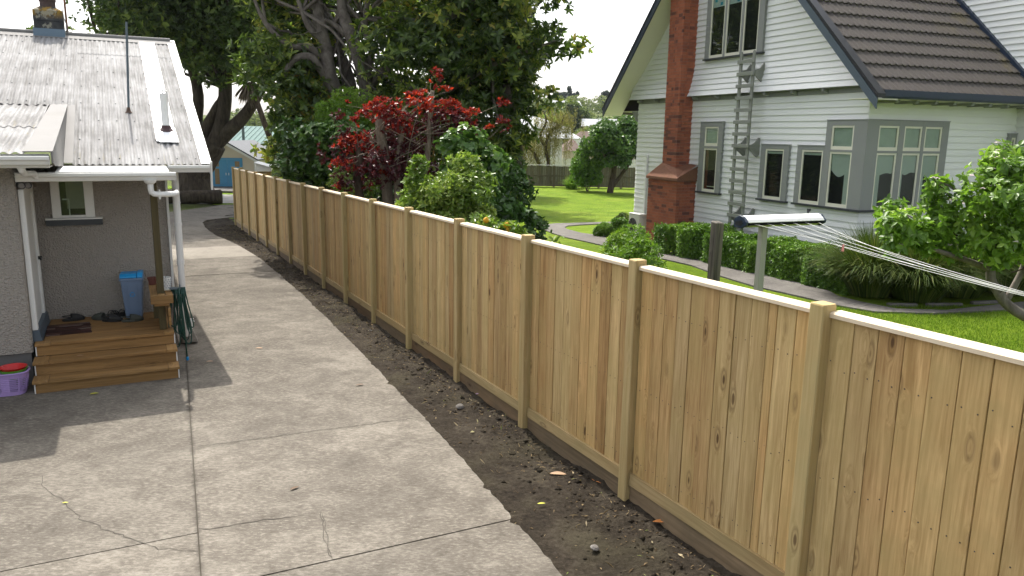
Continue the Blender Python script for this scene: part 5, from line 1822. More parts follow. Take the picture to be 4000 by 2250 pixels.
def on_clumps(g, cl, n, lo=0.72, hi=1.05, keep=0.62, zbias=0.0):
    """points near the surface of a union of ellipsoids, with outward directions"""
    cl = np.asarray(cl, float)
    area = (cl[:, 3] * cl[:, 4] + cl[:, 3] * cl[:, 5] + cl[:, 4] * cl[:, 5])
    pick = g.choice(len(cl), size=int(n * 1.9), p=area / area.sum())
    d = rand_dirs(g, len(pick))
    if zbias: d = unit(d + np.array([0, 0, zbias]))
    rad = g.uniform(lo, hi, len(pick))[:, None]
    p = cl[pick, :3] + d * cl[pick, 3:6] * rad
    ok = np.ones(len(p), bool)
    for i in range(len(cl)):
        q = np.linalg.norm((p - cl[i, :3]) / cl[i, 3:6], axis=1)
        ok &= ~((q < keep) & (pick != i))
    idx = np.nonzero(ok)[0][:n]
    nrm = unit(d[idx] / cl[pick[idx], 3:6])
    return p[idx], nrm, pick[idx]


def rosettes(g, C, A, k, tilt=(0.7, 1.35), jit=0.3):
    """k leaf directions round each axis"""
    n = len(C)
    A = unit(A)
    ref = np.where(np.abs(A[:, 2:3]) < 0.9, np.array([[0, 0, 1.0]]), np.array([[1.0, 0, 0]]))
    X = unit(np.cross(A, ref))
    Y = np.cross(A, X)
    ph = g.uniform(0, 2 * np.pi, (n, 1)) + np.arange(k)[None, :] * 2.39996 + g.normal(0, 0.2, (n, k))
    ti = g.uniform(tilt[0], tilt[1], (n, k))
    ra = X[:, None] * np.cos(ph)[..., None] + Y[:, None] * np.sin(ph)[..., None]
    D = A[:, None] * np.cos(ti)[..., None] + ra * np.sin(ti)[..., None]
    D = unit(D + g.normal(0, jit * 0.3, D.shape))
    N = unit(A[:, None] * np.sin(ti)[..., None] - ra * np.cos(ti)[..., None] + g.normal(0, jit * 0.5, D.shape))
    P = np.repeat(C[:, None], k, 1)
    return P.reshape(-1, 3), D.reshape(-1, 3), N.reshape(-1, 3)


def lumps(g, c, rad, n, size, surf=0.8, zmin=None, keepf=None):
    """n small ellipsoids spread over (and a few inside) a big one"""
    out = []
    c, rad = np.array(c, float), np.array(rad, float)
    tries = 0
    while len(out) < n and tries < n * 40:
        tries += 1
        d = rand_dirs(g, 1)[0]
        q = c + d * rad * (g.uniform(surf, 1.0) if g.random() < 0.85 else g.uniform(0.3, surf))
        if zmin is not None and q[2] < zmin: continue
        if keepf is not None and not keepf(q): continue
        s = g.uniform(*size)
        out.append((q[0], q[1], q[2], s * g.uniform(0.85, 1.3), s * g.uniform(0.85, 1.3), s * g.uniform(0.6, 0.95)))
    return out


def wavy(g, a, b, r0, r1, n=5, amp=0.08):
    a, b = np.array(a, float), np.array(b, float)
    L = np.linalg.norm(b - a)
    pts, rs = [], []
    for i in range(n):
        t = i / (n - 1)
        p = a + (b - a) * t + g.normal(0, amp * L, 3) * (0.6 if 0 < i < n - 1 else 0) * np.array([1, 1, 0.6])
        pts.append(tuple(p))
        rs.append(r0 + (r1 - r0) * t)
    return pts, rs


def plant(name, label, cat, base, group=None):
    return thing(name, label, cat, tuple(base), 0.0, group)


def limb(o, name, pts, rs, mat, n=8):
    b = o.location
    mb = MB()
    mb.tube([(p[0] - b[0], p[1] - b[1], p[2] - b[2]) for p in pts], rs, n)
    return mb.build(name, mat, o, smooth=True)


def smooth_path(pts, rs, k=4):
    """Catmull-Rom through control points"""
    P = [np.array(p, float) for p in pts]
    P = [2 * P[0] - P[1]] + P + [2 * P[-1] - P[-2]]
    Rr = [rs[0]] + list(rs) + [rs[-1]]
    op, orr = [], []
    for i in range(1, len(P) - 2):
        for j in range(k):
            t = j / k
            p = 0.5 * ((2 * P[i]) + (-P[i - 1] + P[i + 1]) * t + (2 * P[i - 1] - 5 * P[i] + 4 * P[i + 1] - P[i + 2]) * t * t + (-P[i - 1] + 3 * P[i] - 3 * P[i + 1] + P[i + 2]) * t ** 3)
            op.append(tuple(p)); orr.append(Rr[i] + (Rr[i + 1] - Rr[i]) * t)
    op.append(tuple(P[-2])); orr.append(Rr[-2])
    return op, orr


def clear_of_fence(p, zmax=2.05, t0=0.22):
    s = (p[:, 0] - FX) * UFX + (p[:, 1] - FY) * UFY
    t = (p[:, 0] - FX) * math.cos(FA) + (p[:, 1] - FY) * math.sin(FA)
    return (t > t0) | (p[:, 2] > zmax) | (s > 28) | (s < -4)


def foliage(o, name, g, cl, n_ros, k, L, W, mat, up=0.35, tilt=(0.7, 1.3), six=True, lo=0.72, hi=1.06, keep=0.62, rpow=1.0, lvar=0.35, inner=0.0, droop=0.0, zbias=0.0, split=None):
    b = np.array(o.location)
    C, A, pk = on_clumps(g, cl, n_ros, lo, hi, keep, zbias)
    okf = clear_of_fence(C)
    C, A, pk = C[okf], A[okf], pk[okf]
    ax = unit(A * 0.8 + np.array([0, 0, up]) + g.normal(0, 0.35, A.shape))
    P, D, N = rosettes(g, C, ax, k, tilt)
    D = unit(D + np.array([0, 0, -droop]))
    n = len(P)
    s = g.uniform(1 - lvar, 1 + lvar * 0.6, n)
    cr = g.random(len(cl))[pk]                       # tone shared by a clump
    rnd = np.clip(0.45 * np.repeat(cr, k) + 0.55 * g.random(n), 0, 1) ** rpow
    me = leaf_mesh(name, P - b, D, N, L * s, W * s, mat, rnd, six)
    c = link(name, me, o)
    if inner:
        m = int(n_ros * inner)
        C2, A2, _ = on_clumps(g, cl, m, 0.2, 0.75, 0.0)
        C2 = C2[clear_of_fence(C2, 2.1, 0.35)]
        D2 = rand_dirs(g, len(C2)); N2 = rand_dirs(g, len(C2))
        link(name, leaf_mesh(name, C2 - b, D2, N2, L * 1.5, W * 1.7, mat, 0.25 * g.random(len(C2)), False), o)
    return c


# ---- old dark tree at the end of the drive
g = np.random.default_rng(11)
t = plant('spreading_tree', 'huge dark evergreen tree with furrowed trunk behind the cottage', 'tree', (-17.0, 41.2, -0.7))
limb(t, 'trunk', *smooth_path([(-17.0, 41.2, -0.9), (-16.95, 41.2, -0.1), (-16.85, 41.2, 0.6), (-16.4, 41.1, 1.15), (-15.9, 41.0, 1.8), (-15.65, 41.0, 2.15)], [1.25, 0.98, 0.82, 0.72, 0.66, 0.62]), mat=M['bark_dark'], n=18)
LB = [([(-15.9, 41.0, 1.75), (-15.35, 41.0, 2.8), (-14.95, 41.0, 4.4), (-14.6, 40.5, 7.0), (-14.2, 40.0, 10.5)], [0.45, 0.36, 0.32, 0.24, 0.1]),
      ([(-15.8, 41.1, 2.0), (-14.9, 41.0, 2.75), (-14.2, 40.8, 3.3), (-13.4, 40.4, 4.1), (-12.0, 39.5, 6.0), (-10.8, 38.0, 8.5)], [0.44, 0.38, 0.33, 0.28, 0.2, 0.09]),
      ([(-16.2, 41.1, 1.5), (-16.15, 41.1, 2.7), (-15.5, 41.2, 3.9), (-15.2, 41.4, 5.0), (-16.0, 42.0, 9.0)], [0.42, 0.30, 0.26, 0.22, 0.1]),
      ([(-16.8, 41.2, 0.8), (-16.65, 41.3, 3.1), (-16.6, 41.5, 5.2), (-18.0, 42.0, 9.0), (-19.5, 42.5, 12.0)], [0.4, 0.30, 0.26, 0.2, 0.08]),
      ([(-16.8, 41.3, 1.2), (-18.5, 41.6, 4.6), (-21.0, 41.8, 6.2), (-24.0, 42.0, 7.0)], [0.42, 0.32, 0.22, 0.09])]
for pts, rs in LB: limb(t, 'limb', *smooth_path(pts, rs), mat=M['bark_dark'], n=10)
cl = lumps(g, (-17.2, 41.5, 10.5), (8.0, 8.0, 5.2), 120, (1.1, 2.0), 0.55, 5.6, lambda q: q[0] / q[1] > -0.505)
cl += lumps(g, (-12.8, 38.5, 8.3), (4.2, 4.0, 3.2), 34, (0.9, 1.6), 0.5, 5.0)
cl += lumps(g, (-24.0, 41.0, 7.1), (1.5, 2.0, 0.6), 14, (0.5, 0.8), 0.5)
cl += lumps(g, (-14.5, 41.5, 6.0), (2.8, 2.5, 1.2), 10, (0.6, 1.0), 0.4, 4.6)
cl += lumps(g, (-14.6, 34.6, 11.6), (5.6, 5.6, 2.2), 54, (0.9, 1.7), 0.4)
for q in cl[::3]:
    a = LB[g.integers(len(LB))][0][-2]
    limb(t, 'branch', *wavy(g, a, q[:3], 0.10, 0.03, 5, 0.05), mat=M['bark_dark'], n=5)
foliage(t, 'crown', g, cl, 26000, 4, 0.30, 0.15, M['lf_dark'], up=0.5, tilt=(0.5, 1.4), six=False, lo=0.35, hi=1.05, keep=0.3, rpow=1.3)

# ---- magnolia
g = np.random.default_rng(12)
t = plant('magnolia_tree', 'big magnolia with grey twisted trunks and large glossy leaves', 'tree', (-4.7, 22.3, -0.5))
TR = [([(-4.7, 22.3, -0.6), (-4.75, 22.2, 1.5), (-4.85, 22.0, 3.2), (-4.93, 21.7, 3.9), (-5.02, 21.5, 4.36), (-5.07, 21.5, 4.9), (-5.2, 21.5, 5.6), (-5.3, 21.6, 6.3), (-5.4, 21.8, 8.5)], [0.42, 0.36, 0.31, 0.29, 0.26, 0.22, 0.20, 0.18, 0.08]),
      ([(-4.4, 22.4, -0.6), (-4.1, 22.2, 2.5), (-4.05, 21.8, 4.0), (-4.1, 21.5, 4.5), (-4.33, 21.4, 5.2), (-4.53, 21.4, 5.75), (-4.62, 21.5, 6.3), (-4.6, 21.8, 9.0)], [0.40, 0.34, 0.29, 0.27, 0.23, 0.20, 0.17, 0.07]),
      ([(-4.6, 22.6, 2.0), (-4.58, 22.3, 3.9), (-4.7, 22.1, 4.6), (-4.85, 22.0, 5.2), (-4.7, 22.0, 5.9)], [0.22, 0.21, 0.19, 0.13, 0.06]),
      ([(-4.95, 21.6, 4.0), (-5.25, 21.3, 4.55), (-5.4, 21.2, 4.75), (-5.75, 21.1, 4.72), (-6.02, 21.1, 4.42), (-6.1, 21.1, 4.2)], [0.16, 0.14, 0.13, 0.12, 0.10, 0.04]),
      ([(-5.05, 21.5, 4.7), (-5.5, 21.4, 5.0), (-6.0, 21.4, 5.05), (-6.6, 21.3, 5.6), (-7.0, 21.2, 6.6)], [0.13, 0.12, 0.10, 0.08, 0.03]),
      ([(-5.1, 21.5, 5.1), (-5.45, 21.3, 5.5), (-5.6, 21.2, 5.9), (-5.9, 21.2, 6.8)], [0.12, 0.10, 0.08, 0.03]),
      ([(-4.45, 21.4, 5.3), (-4.8, 21.3, 5.6), (-5.0, 21.2, 5.7)], [0.12, 0.09, 0.04]),
      ([(-4.05, 21.6, 4.2), (-3.85, 21.5, 5.0), (-4.05, 21.6, 5.8), (-3.6, 21.8, 7.5)], [0.14, 0.12, 0.11, 0.04]),
      ([(-4.1, 21.8, 4.0), (-2.6, 21.2, 5.2), (-1.0, 20.8, 6.2), (0.6, 20.8, 7.0)], [0.18, 0.14, 0.09, 0.03]),
      ([(-4.3, 22.0, 2.4), (-2.4, 21.4, 3.6), (-0.6, 21.0, 4.6), (1.2, 20.9, 5.3)], [0.16, 0.13, 0.09, 0.03]),
      ([(-0.1, 22.0, -0.6), (0.05, 22.0, 1.0), (0.12, 22.0, 2.4), (-0.3, 22.0, 4.5), (-0.4, 22, 7.0)], [0.20, 0.17, 0.16, 0.12, 0.05])]
TR = [(pts, [r_ * 0.78 for r_ in rs]) for pts, rs in TR]
for i, (pts, rs) in enumerate(TR): limb(t, 'trunk' if i < 3 or i == 10 else 'limb', *smooth_path(pts, rs), mat=M['bark_grey'], n=12)


def mag_open(q):
    """the crown is open in front of the trunks"""
    return not (-5.9 < q[0] < -3.7 and q[1] < 22.4 and 3.9 < q[2] < 6.9)


cl = lumps(g, (-3.3, 22.8, 6.4), (4.1, 3.1, 5.2), 150, (0.55, 1.05), 0.7, 0.6, mag_open)
cl += lumps(g, (-0.75, 21.8, 4.9), (1.3, 1.8, 3.2), 55, (0.4, 0.75), 0.55, 1.3)
cl += lumps(g, (-5.85, 22.4, 3.2), (0.85, 1.4, 3.0), 36, (0.4, 0.75), 0.5, 0.8)
cl += lumps(g, (-6.4, 23.0, 6.5), (1.4, 1.6, 2.4), 26, (0.5, 0.8), 0.5)
cl += lumps(g, (-3.2, 21.0, 3.2), (2.4, 0.9, 1.2), 26, (0.4, 0.7), 0.5, 1.8, lambda q: not (-5.6 < q[0] < -4.2 and q[2] > 3.1))
cl += lumps(g, (-0.1, 21.4, 2.3), (0.6, 0.8, 1.3), 18, (0.3, 0.5), 0.5, 0.8)
cl += [(1.55, 21.0, 5.15, 0.40, 0.35, 0.22), (1.2, 21.0, 5.0, 0.45, 0.4, 0.3), (0.85, 21.0, 3.75, 0.3, 0.3, 0.35), (1.3, 21.2, 6.6, 0.6, 0.5, 0.4), (1.8, 21.3, 6.9, 0.4, 0.4, 0.25), (1.9, 21.3, 7.4, 0.5, 0.5, 0.3), (0.9, 21.0, 6.1, 0.6, 0.5, 0.5), (0.75, 21, 5.3, 0.5, 0.5, 0.5)]
for q in cl[::4]:
    a = TR[g.integers(len(TR))][0]
    a = a[-2]
    if abs(a[0] - q[0]) < 3.5: limb(t, 'branch', *wavy(g, a, q[:3], 0.05, 0.015, 5, 0.07), mat=M['bark_grey'], n=5)
foliage(t, 'crown', g, cl, 11500, 8, 0.20, 0.078, M['lf_magnolia'], up=0.35, tilt=(0.75, 1.5), lo=0.55, hi=1.08, keep=0.5, inner=0.5, droop=0.1, rpow=1.05)
# bare curling twigs in the open part
for k in range(16):
    a = np.array([g.uniform(-5.9, -3.0), g.uniform(20.6, 21.6), g.uniform(4.2, 6.6)])
    b_ = a + np.array([g.uniform(-0.9, 1.1), g.uniform(-0.4, 0.2), g.uniform(-0.1, 0.8)])
    limb(t, 'twig', *smooth_path(*wavy(g, a, b_, 0.018, 0.005, 6, 0.12)), mat=M['bark_grey'], n=5)

# ---- two trees standing behind the magnolia, shading the back lawn
for (nm, lab, bx_, by_, cz_, rr_, sd_) in (('garden_tree', 'tall tree mostly hidden behind the magnolia', -2.8, 38.5, 8.0, (4.0, 3.5, 2.6), 14), ('garden_tree', 'second hidden tree further back behind the magnolia', -2.4, 47.0, 6.3, (3.2, 3.0, 2.2), 15)):
    g = np.random.default_rng(sd_)
    t = plant(nm, lab, 'tree', (bx_, by_, -0.65))
    limb(t, 'trunk', *smooth_path([(bx_, by_, -0.7), (bx_ + 0.1, by_, 2.5), (bx_, by_, 5.0), (bx_, by_, cz_)], [0.3, 0.24, 0.2, 0.1]), mat=M['bark_brown'], n=8)
    cl = lumps(g, (bx_, by_, cz_), rr_, 46, (0.7, 1.2), 0.5)
    for q in cl[::4]: limb(t, 'branch', *wavy(g, (bx_, by_, cz_ - 2.0), q[:3], 0.07, 0.02, 5, 0.05), mat=M['bark_brown'], n=5)
    foliage(t, 'crown', g, cl, 4200, 4, 0.24, 0.12, M['lf_dark'], six=False, lo=0.4, keep=0.3, inner=0.2)

# ---- cabbage tree head left of the magnolia
g = np.random.default_rng(13)
t = plant('cabbage_tree', 'spiky cabbage tree with dead brown skirt left of the magnolia', 'tree', (-8.1, 26.6, -0.5))
limb(t, 'trunk', [(-8.1, 26.6, -0.6), (-8.15, 26.6, 2.2), (-8.85, 26.6, 4.4)], [0.12, 0.10, 0.09], M['bark_brown'], 8)
for (n_, el0, el1, mt, nm, Lr) in ((110, -0.1, 1.3, M['lf_flax'], 'leaf_head', 0.75), (90, -1.45, -0.5, M['bark_pale'], 'dead_skirt', 0.85)):
    az = g.uniform(0, 2 * np.pi, n_); el = g.uniform(el0, el1, n_)
    D = np.stack([np.cos(az) * np.cos(el), np.sin(az) * np.cos(el), np.sin(el)], -1)
    P = np.tile(np.array([[-0.78, 0.0, 4.95]]), (n_, 1)) + D * 0.06
    me = leaf_mesh(nm, P, D, np.tile([[0, 0, 1.0]], (n_, 1)) + g.normal(0, 0.2, (n_, 3)), g.uniform(0.6, 1.0, n_) * Lr, 0.045, mt, g.random(n_), True, 0.2, 0.22)
    link(nm, me, t)


# ---- shrubs ------------------------------------------------------
def shrub(seed, name, label, base, cl, n, k, L, W, mat, stems=5, group=None, bark='bark_brown', cat='shrub', **kw):
    g = np.random.default_rng(seed)
    o = plant(name, label, cat, base, group)
    for j in range(stems):
        q = cl[g.integers(len(cl))]
        limb(o, 'stem', *smooth_path(*wavy(g, (base[0] + g.normal(0, 0.06), base[1] + g.normal(0, 0.06), base[2] - 0.05), q[:3], 0.03, 0.008, 5, 0.06)), mat=M[bark], n=6)
    foliage(o, 'crown', g, cl, n, k, L, W, mat, **kw)
    return o


g = np.random.default_rng(21)
b = (-4.6, 18.9, -0.35)
cl = lumps(g, (-4.75, 19.0, 1.7), (0.85, 0.9, 1.4), 34, (0.3, 0.5), 0.6, 0.2) + lumps(g, (-4.1, 18.6, 2.2), (0.9, 0.9, 1.2), 26, (0.3, 0.5), 0.6, 0.4)
shrub(22, 'glossy_shrub', 'dark glossy shrub left of the red shrub', b, cl, 2600, 6, 0.13, 0.075, M['lf_shrub'], 8, tilt=(0.8, 1.5), droop=0.15, inner=0.5)
b = (-4.6, 19.6, -0.4)
cl = lumps(g, (-4.15, 19.6, 3.05), (0.75, 0.7, 0.75), 22, (0.25, 0.45), 0.5)
shrub(23, 'fine_leaved_shrub', 'fine bright green shrub above the dark glossy one', b, cl, 4200, 5, 0.07, 0.022, M['lf_bright'], 7, six=False, tilt=(0.4, 1.3))
b = (-5.5, 20.9, -0.4)
cl = lumps(g, (-5.6, 20.9, 1.2), (0.9, 0.9, 1.3), 30, (0.3, 0.5), 0.6, 0.1)
shrub(24, 'low_dark_shrub', 'low dark shrub against the far stretch of the fence', b, cl, 2600, 6, 0.11, 0.06, M['lf_shrub'], 6, inner=0.4)
b = (-3.5, 16.8, -0.3)
cl = lumps(g, (-3.6, 16.9, 1.35), (0.6, 0.7, 0.75), 18, (0.2, 0.36), 0.5, 0.3)
shrub(25, 'variegated_shrub', 'small yellow flecked shrub below the red leaves', b, cl, 1500, 5, 0.06, 0.032, M['lf_lime'], 6, six=False)

b = (-2.9, 17.6, -0.3)
cl = lumps(g, (-2.9, 17.7, 0.85), (1.1, 0.7, 0.9), 30, (0.25, 0.42), 0.5, 0.0) + lumps(g, (-1.5, 17.4, 0.9), (0.9, 0.7, 0.9), 24, (0.25, 0.42), 0.5, 0.0)
shrub(27, 'shaded_shrub', 'deeply shaded shrub filling in behind the red stems', b, cl, 2600, 6, 0.12, 0.065, M['lf_shrub'], 8, tilt=(0.8, 1.5), inner=0.5, rpow=1.8)
# red shrub
g = np.random.default_rng(26)
o = plant('red_leaved_shrub', 'pruned shrub with scarlet new leaves on cut pale stems', 'shrub', (-2.4, 15.7, -0.3))
ST = [([(-2.6, 15.7, -0.35), (-3.1, 15.6, 1.6), (-3.05, 15.5, 2.3), (-3.1, 15.5, 2.6)], [0.10, 0.085, 0.075, 0.06], 'bark_brown'),
      ([(-2.5, 15.8, -0.35), (-2.55, 15.6, 2.0), (-2.62, 15.5, 2.7), (-2.66, 15.5, 3.16)], [0.12, 0.11, 0.095, 0.085], 'bark_pale'),
      ([(-2.3, 15.6, -0.35), (-2.32, 15.5, 1.8), (-2.28, 15.5, 2.4), (-2.16, 15.5, 3.27)], [0.09, 0.07, 0.055, 0.05], 'bark_pale'),
      ([(-2.1, 15.8, -0.35), (-1.8, 15.7, 1.8), (-1.68, 15.6, 3.0), (-1.61, 15.5, 3.64)], [0.09, 0.07, 0.05, 0.04], 'bark_pale')]
for pts, rs, bk in ST: limb(o, 'stem', *smooth_path(pts, rs), mat=M[bk], n=10)
tips = []
reds = [(-2.75, 3.2, 0.22), (-2.45, 3.3, 0.3), (-2.35, 3.1, 0.3), (-3.3, 2.55, 0.3), (-3.05, 2.65, 0.28), (-3.45, 2.2, 0.14), (-2.7, 2.35, 0.3), (-2.45, 2.3, 0.22), (-2.95, 2.05, 0.18),
        (-1.95, 3.5, 0.18), (-1.75, 3.35, 0.26), (-1.35, 3.3, 0.3), (-1.1, 3.15, 0.28), (-0.95, 3.0, 0.22), (-1.55, 3.95, 0.16), (-1.65, 3.75, 0.12), (-1.35, 3.62, 0.16), (-1.75, 3.55, 0.12),
        (-0.26, 3.42, 0.12), (-0.22, 3.02, 0.16), (-0.5, 2.95, 0.07), (-3.35, 3.35, 0.08), (-3.2, 3.05, 0.1), (-2.15, 2.9, 0.25), (-3.5, 1.75, 0.12), (-3.2, 2.2, 0.14), (-2.9, 1.75, 0.1), (-2.05, 3.55, 0.09), (-0.85, 3.2, 0.15), (-2.6, 2.0, 0.14)]
for (x, z, s) in reds:
    y = 15.4 + g.normal(0, 0.25)
    tips.append((x, y, z, s * 0.95, s * 0.9, s * 0.62))
    a = ST[g.integers(4)][0][g.integers(1, 4)]
    limb(o, 'twig', *smooth_path(*wavy(g, a, (x, y, z), 0.014, 0.004, 5, 0.05)), mat=M['bark_pale'], n=5)
foliage(o, 'red_leaves', g, tips, 640, 5, 0.09, 0.045, M['lf_red'], up=0.8, tilt=(0.4, 1.2), lo=0.45, hi=1.1, keep=0.2, six=True, zbias=0.35)
cl = [(x + g.normal(0, 0.15), 15.6 + g.normal(0, 0.25), z - 0.22 + g.normal(0, 0.08), s * 1.5, s * 1.5, s * 1.2) for (x, z, s) in reds if z < 3.5 and x < -0.8]
cl += lumps(g, (-2.1, 15.8, 2.2), (0.9, 0.5, 0.8), 14, (0.2, 0.35), 0.4)
foliage(o, 'maroon_leaves', g, cl, 1150, 5, 0.088, 0.044, M['lf_maroon'], up=0.3, tilt=(0.5, 1.4), lo=0.3, hi=1.08, keep=0.25)
for k in range(9):
    a = (g.uniform(-3.2, -1.6), 15.3, g.uniform(1.7, 3.2))
    b_ = (a[0] + g.uniform(-1.2, 1.4), 15.0 + g.normal(0, 0.2), a[2] + g.uniform(-0.4, 0.5))
    limb(o, 'twig', *smooth_path(*wavy(g, a, b_, 0.012, 0.004, 6, 0.05)), mat=M['bark_pale'], n=5)

# big-leaved climber mound between the red shrub and the lawn
g = np.random.default_rng(31)
b = (-0.7, 14.2, -0.25)
cl = lumps(g, (-0.85, 14.2, 1.7), (0.62, 0.7, 1.0), 26, (0.22, 0.42), 0.55, 0.3) + lumps(g, (-0.3, 14.0, 1.0), (0.5, 0.6, 1.0), 20, (0.2, 0.4), 0.5, 0.0)
shrub(32, 'broad_leaved_shrub', 'broad round leaved green shrub behind the lime shrub', b, cl, 1500, 5, 0.11, 0.10, M['lf_shrub'], 6, tilt=(0.9, 1.5), droop=0.25, inner=0.4)
b = (0.1, 17.4, -0.3)
cl = lumps(g, (-0.5, 17.3, 1.2), (0.65, 0.9, 1.5), 34, (0.3, 0.5), 0.55, 0.0) + lumps(g, (0.0, 18.0, 0.5), (0.55, 0.9, 0.8), 22, (0.25, 0.42), 0.5, -0.1)
shrub(33, 'dark_understorey_shrub', 'dense dark shrub spilling onto the lawn edge', b, cl, 3000, 6, 0.10, 0.055, M['lf_shrub'], 6, inner=0.5, rpow=1.6)
b = (0.1, 30.8, -0.55)
cl = lumps(g, (0.15, 30.8, 1.45), (0.45, 0.6, 0.5), 12, (0.2, 0.32), 0.5)
shrub(34, 'pale_spray_shrub', 'pale yellow green shrub at the magnolia edge by back lawn', b, cl, 700, 5, 0.10, 0.05, M['lf_bright'], 5)

# lime shrub beside the fence
g = np.random.default_rng(35)
b = (-0.9, 11.95, -0.2)
cl = lumps(g, (-1.1, 11.95, 1.35), (0.72, 0.6, 0.9), 44, (0.18, 0.32), 0.6, 0.3) + lumps(g, (-0.75, 11.8, 1.75), (0.45, 0.5, 0.65), 22, (0.14, 0.26), 0.5) + lumps(g, (-1.5, 12.05, 1.4), (0.45, 0.5, 0.5), 18, (0.15, 0.26), 0.5, 0.6) + [(-1.45, 11.9, 2.35, 0.15, 0.15, 0.16), (-1.5, 11.9, 2.1, 0.18, 0.18, 0.2), (-0.75, 11.8, 2.4, 0.25, 0.2, 0.15), (-0.45, 11.8, 2.15, 0.2, 0.2, 0.15)]
shrub(36, 'lime_shrub', 'lime green bushy shrub rising over the fence', b, cl, 6500, 5, 0.072, 0.034, M['lf_lime'], 10, tilt=(0.6, 1.4), lo=0.5, inner=0.3)

# lemon tree
g = np.random.default_rng(37)
b = (0.0, 9.6, -0.1)
cl = lumps(g, (-0.15, 9.6, 1.3), (0.55, 0.45, 0.42), 22, (0.14, 0.24), 0.5) + lumps(g, (0.45, 9.7, 1.05), (0.5, 0.4, 0.42), 16, (0.12, 0.22), 0.5) + [(0.55, 9.5, 1.5, 0.1, 0.1, 0.1), (-0.45, 9.6, 1.72, 0.2, 0.2, 0.12), (-0.05, 9.5, 1.62, 0.2, 0.2, 0.1)]
lt = shrub(38, 'lemon_tree', 'small lemon tree with yellow fruit just behind the fence', b, cl, 900, 5, 0.085, 0.04, M['lf_lime'], 6, cat='tree', tilt=(0.7, 1.4), inner=0.3)
M['lemon'] = mat_plain('lemon_skin', (0.68, 0.36, 0.02), 0.45, 0.08, 12, bump=0.2, bscale=120)
for (x, y, z) in ((-0.33, 9.42, 1.80), (-0.08, 9.42, 1.745), (-0.06, 9.45, 1.69), (0.22, 9.5, 1.30)):
    mb = MB(); mb.lathe([(0.0, -0.042), (0.018, -0.036), (0.034, -0.016), (0.036, 0.006), (0.026, 0.028), (0.012, 0.038), (0.008, 0.046), (0, 0.05)], 14)
    mb.build('lemon', M['lemon'], lt, smooth=True, loc=(x - b[0], y - b[1], z - b[2]), rot=(0.5, 0.4, x))

# bright shrub in front of the hedge
g = np.random.default_rng(39)
b = (1.9, 12.2, -0.15)
cl = lumps(g, (1.85, 12.2, 0.62), (0.78, 0.7, 0.62), 40, (0.16, 0.30), 0.6, 0.0) + lumps(g, (2.05, 12.3, 1.05), (0.4, 0.4, 0.3), 12, (0.12, 0.2), 0.5)
shrub(40, 'yellow_green_shrub', 'feathery yellow green shrub at the end of the hedge', b, cl, 4200, 5, 0.075, 0.020, M['lf_bright'], 10, tilt=(0.4, 1.2), six=True, lo=0.5, droop=0.1, inner=0.2)

# clipped shrubs beside the heat pump
g = np.random.default_rng(41)
cl = lumps(g, (3.05, 25.3, -0.2), (0.26, 0.3, 0.2), 12, (0.10, 0.18), 0.5)
shrub(42, 'spreading_bush', 'low feathery green bush before the heat pump', (3.05, 25.3, -0.45), cl, 1500, 5, 0.07, 0.025, M['lf_hedge'], 5, six=False)
cl = lumps(g, (3.52, 25.5, -0.12), (0.25, 0.26, 0.28), 14, (0.10, 0.17), 0.6)
shrub(43, 'round_bush', 'rounded bright bush left of the heat pump', (3.52, 25.5, -0.45), cl, 1500, 5, 0.06, 0.03, M['lf_hedge'], 5, six=False)
cl = lumps(g, (3.80, 26.6, -0.05), (0.22, 0.25, 0.32), 12, (0.10, 0.16), 0.6)
shrub(44, 'grey_bush', 'grey green bush at the corner of the white house', (3.80, 26.6, -0.45), cl, 1000, 5, 0.06, 0.03, M['lf_dark'], 5, six=False)

# ---- clipped hedge along the white house
g = np.random.default_rng(45)
hd = plant('clipped_hedge', 'low clipped green hedge along the weatherboard wall', 'hedge', wh(-0.95, 2.4, -0.28))
n = 15000
ff = g.uniform(-1.3, 5.7, n)
wob = 0.05 * np.sin(ff * 2.1) + 0.04 * np.sin(ff * 5.3 + 1) + 0.03 * np.sin(ff * 11.0)
face = g.random(n)
rr = np.where(face < 0.46, -1.38 + wob + 0.04 * np.sin(ff * 7), g.uniform(-1.38, -0.52, n))
zz = np.where(face < 0.46, g.uniform(-0.27, 0.46, n), 0.46 + wob * 1.3)
rr = np.where(face > 0.93, -0.52, rr); zz = np.where(face > 0.93, g.uniform(-0.2, 0.46, n), zz)
nr = np.where(face < 0.46, -1.0, np.where(face > 0.93, 1.0, 0.0)); nz = np.where((face >= 0.46) & (face <= 0.93), 1.0, 0.25)
rr += g.normal(0, 0.035, n); zz += g.normal(0, 0.03, n)
c_, s_ = math.cos(WHA), math.sin(WHA)
Pw = np.stack([WHO[0] + c_ * rr - s_ * ff, WHO[1] + s_ * rr + c_ * ff, zz], -1)
Ax = np.stack([c_ * nr, s_ * nr, nz], -1) + g.normal(0, 0.4, (n, 3))
P, D, N = rosettes(g, Pw, Ax, 4, (0.5, 1.3))
ton = np.clip(0.35 * np.repeat(0.5 + 0.5 * np.sin(ff * 3.1) * np.sin(ff * 1.3 + 2), 4) + 0.65 * g.random(len(P)), 0, 1)
sz = g.uniform(0.7, 1.2, len(P))
link('foliage', leaf_mesh('foliage', P - np.array(hd.location), D, N, 0.062 * sz, 0.034 * sz, M['lf_hedge'], ton, False), hd)
n2 = 5000
ff2 = g.uniform(-1.25, 5.65, n2); rr2 = g.uniform(-1.30, -0.6, n2); zz2 = g.uniform(-0.25, 0.40, n2)
Pw = np.stack([WHO[0] + c_ * rr2 - s_ * ff2, WHO[1] + s_ * rr2 + c_ * ff2, zz2], -1)
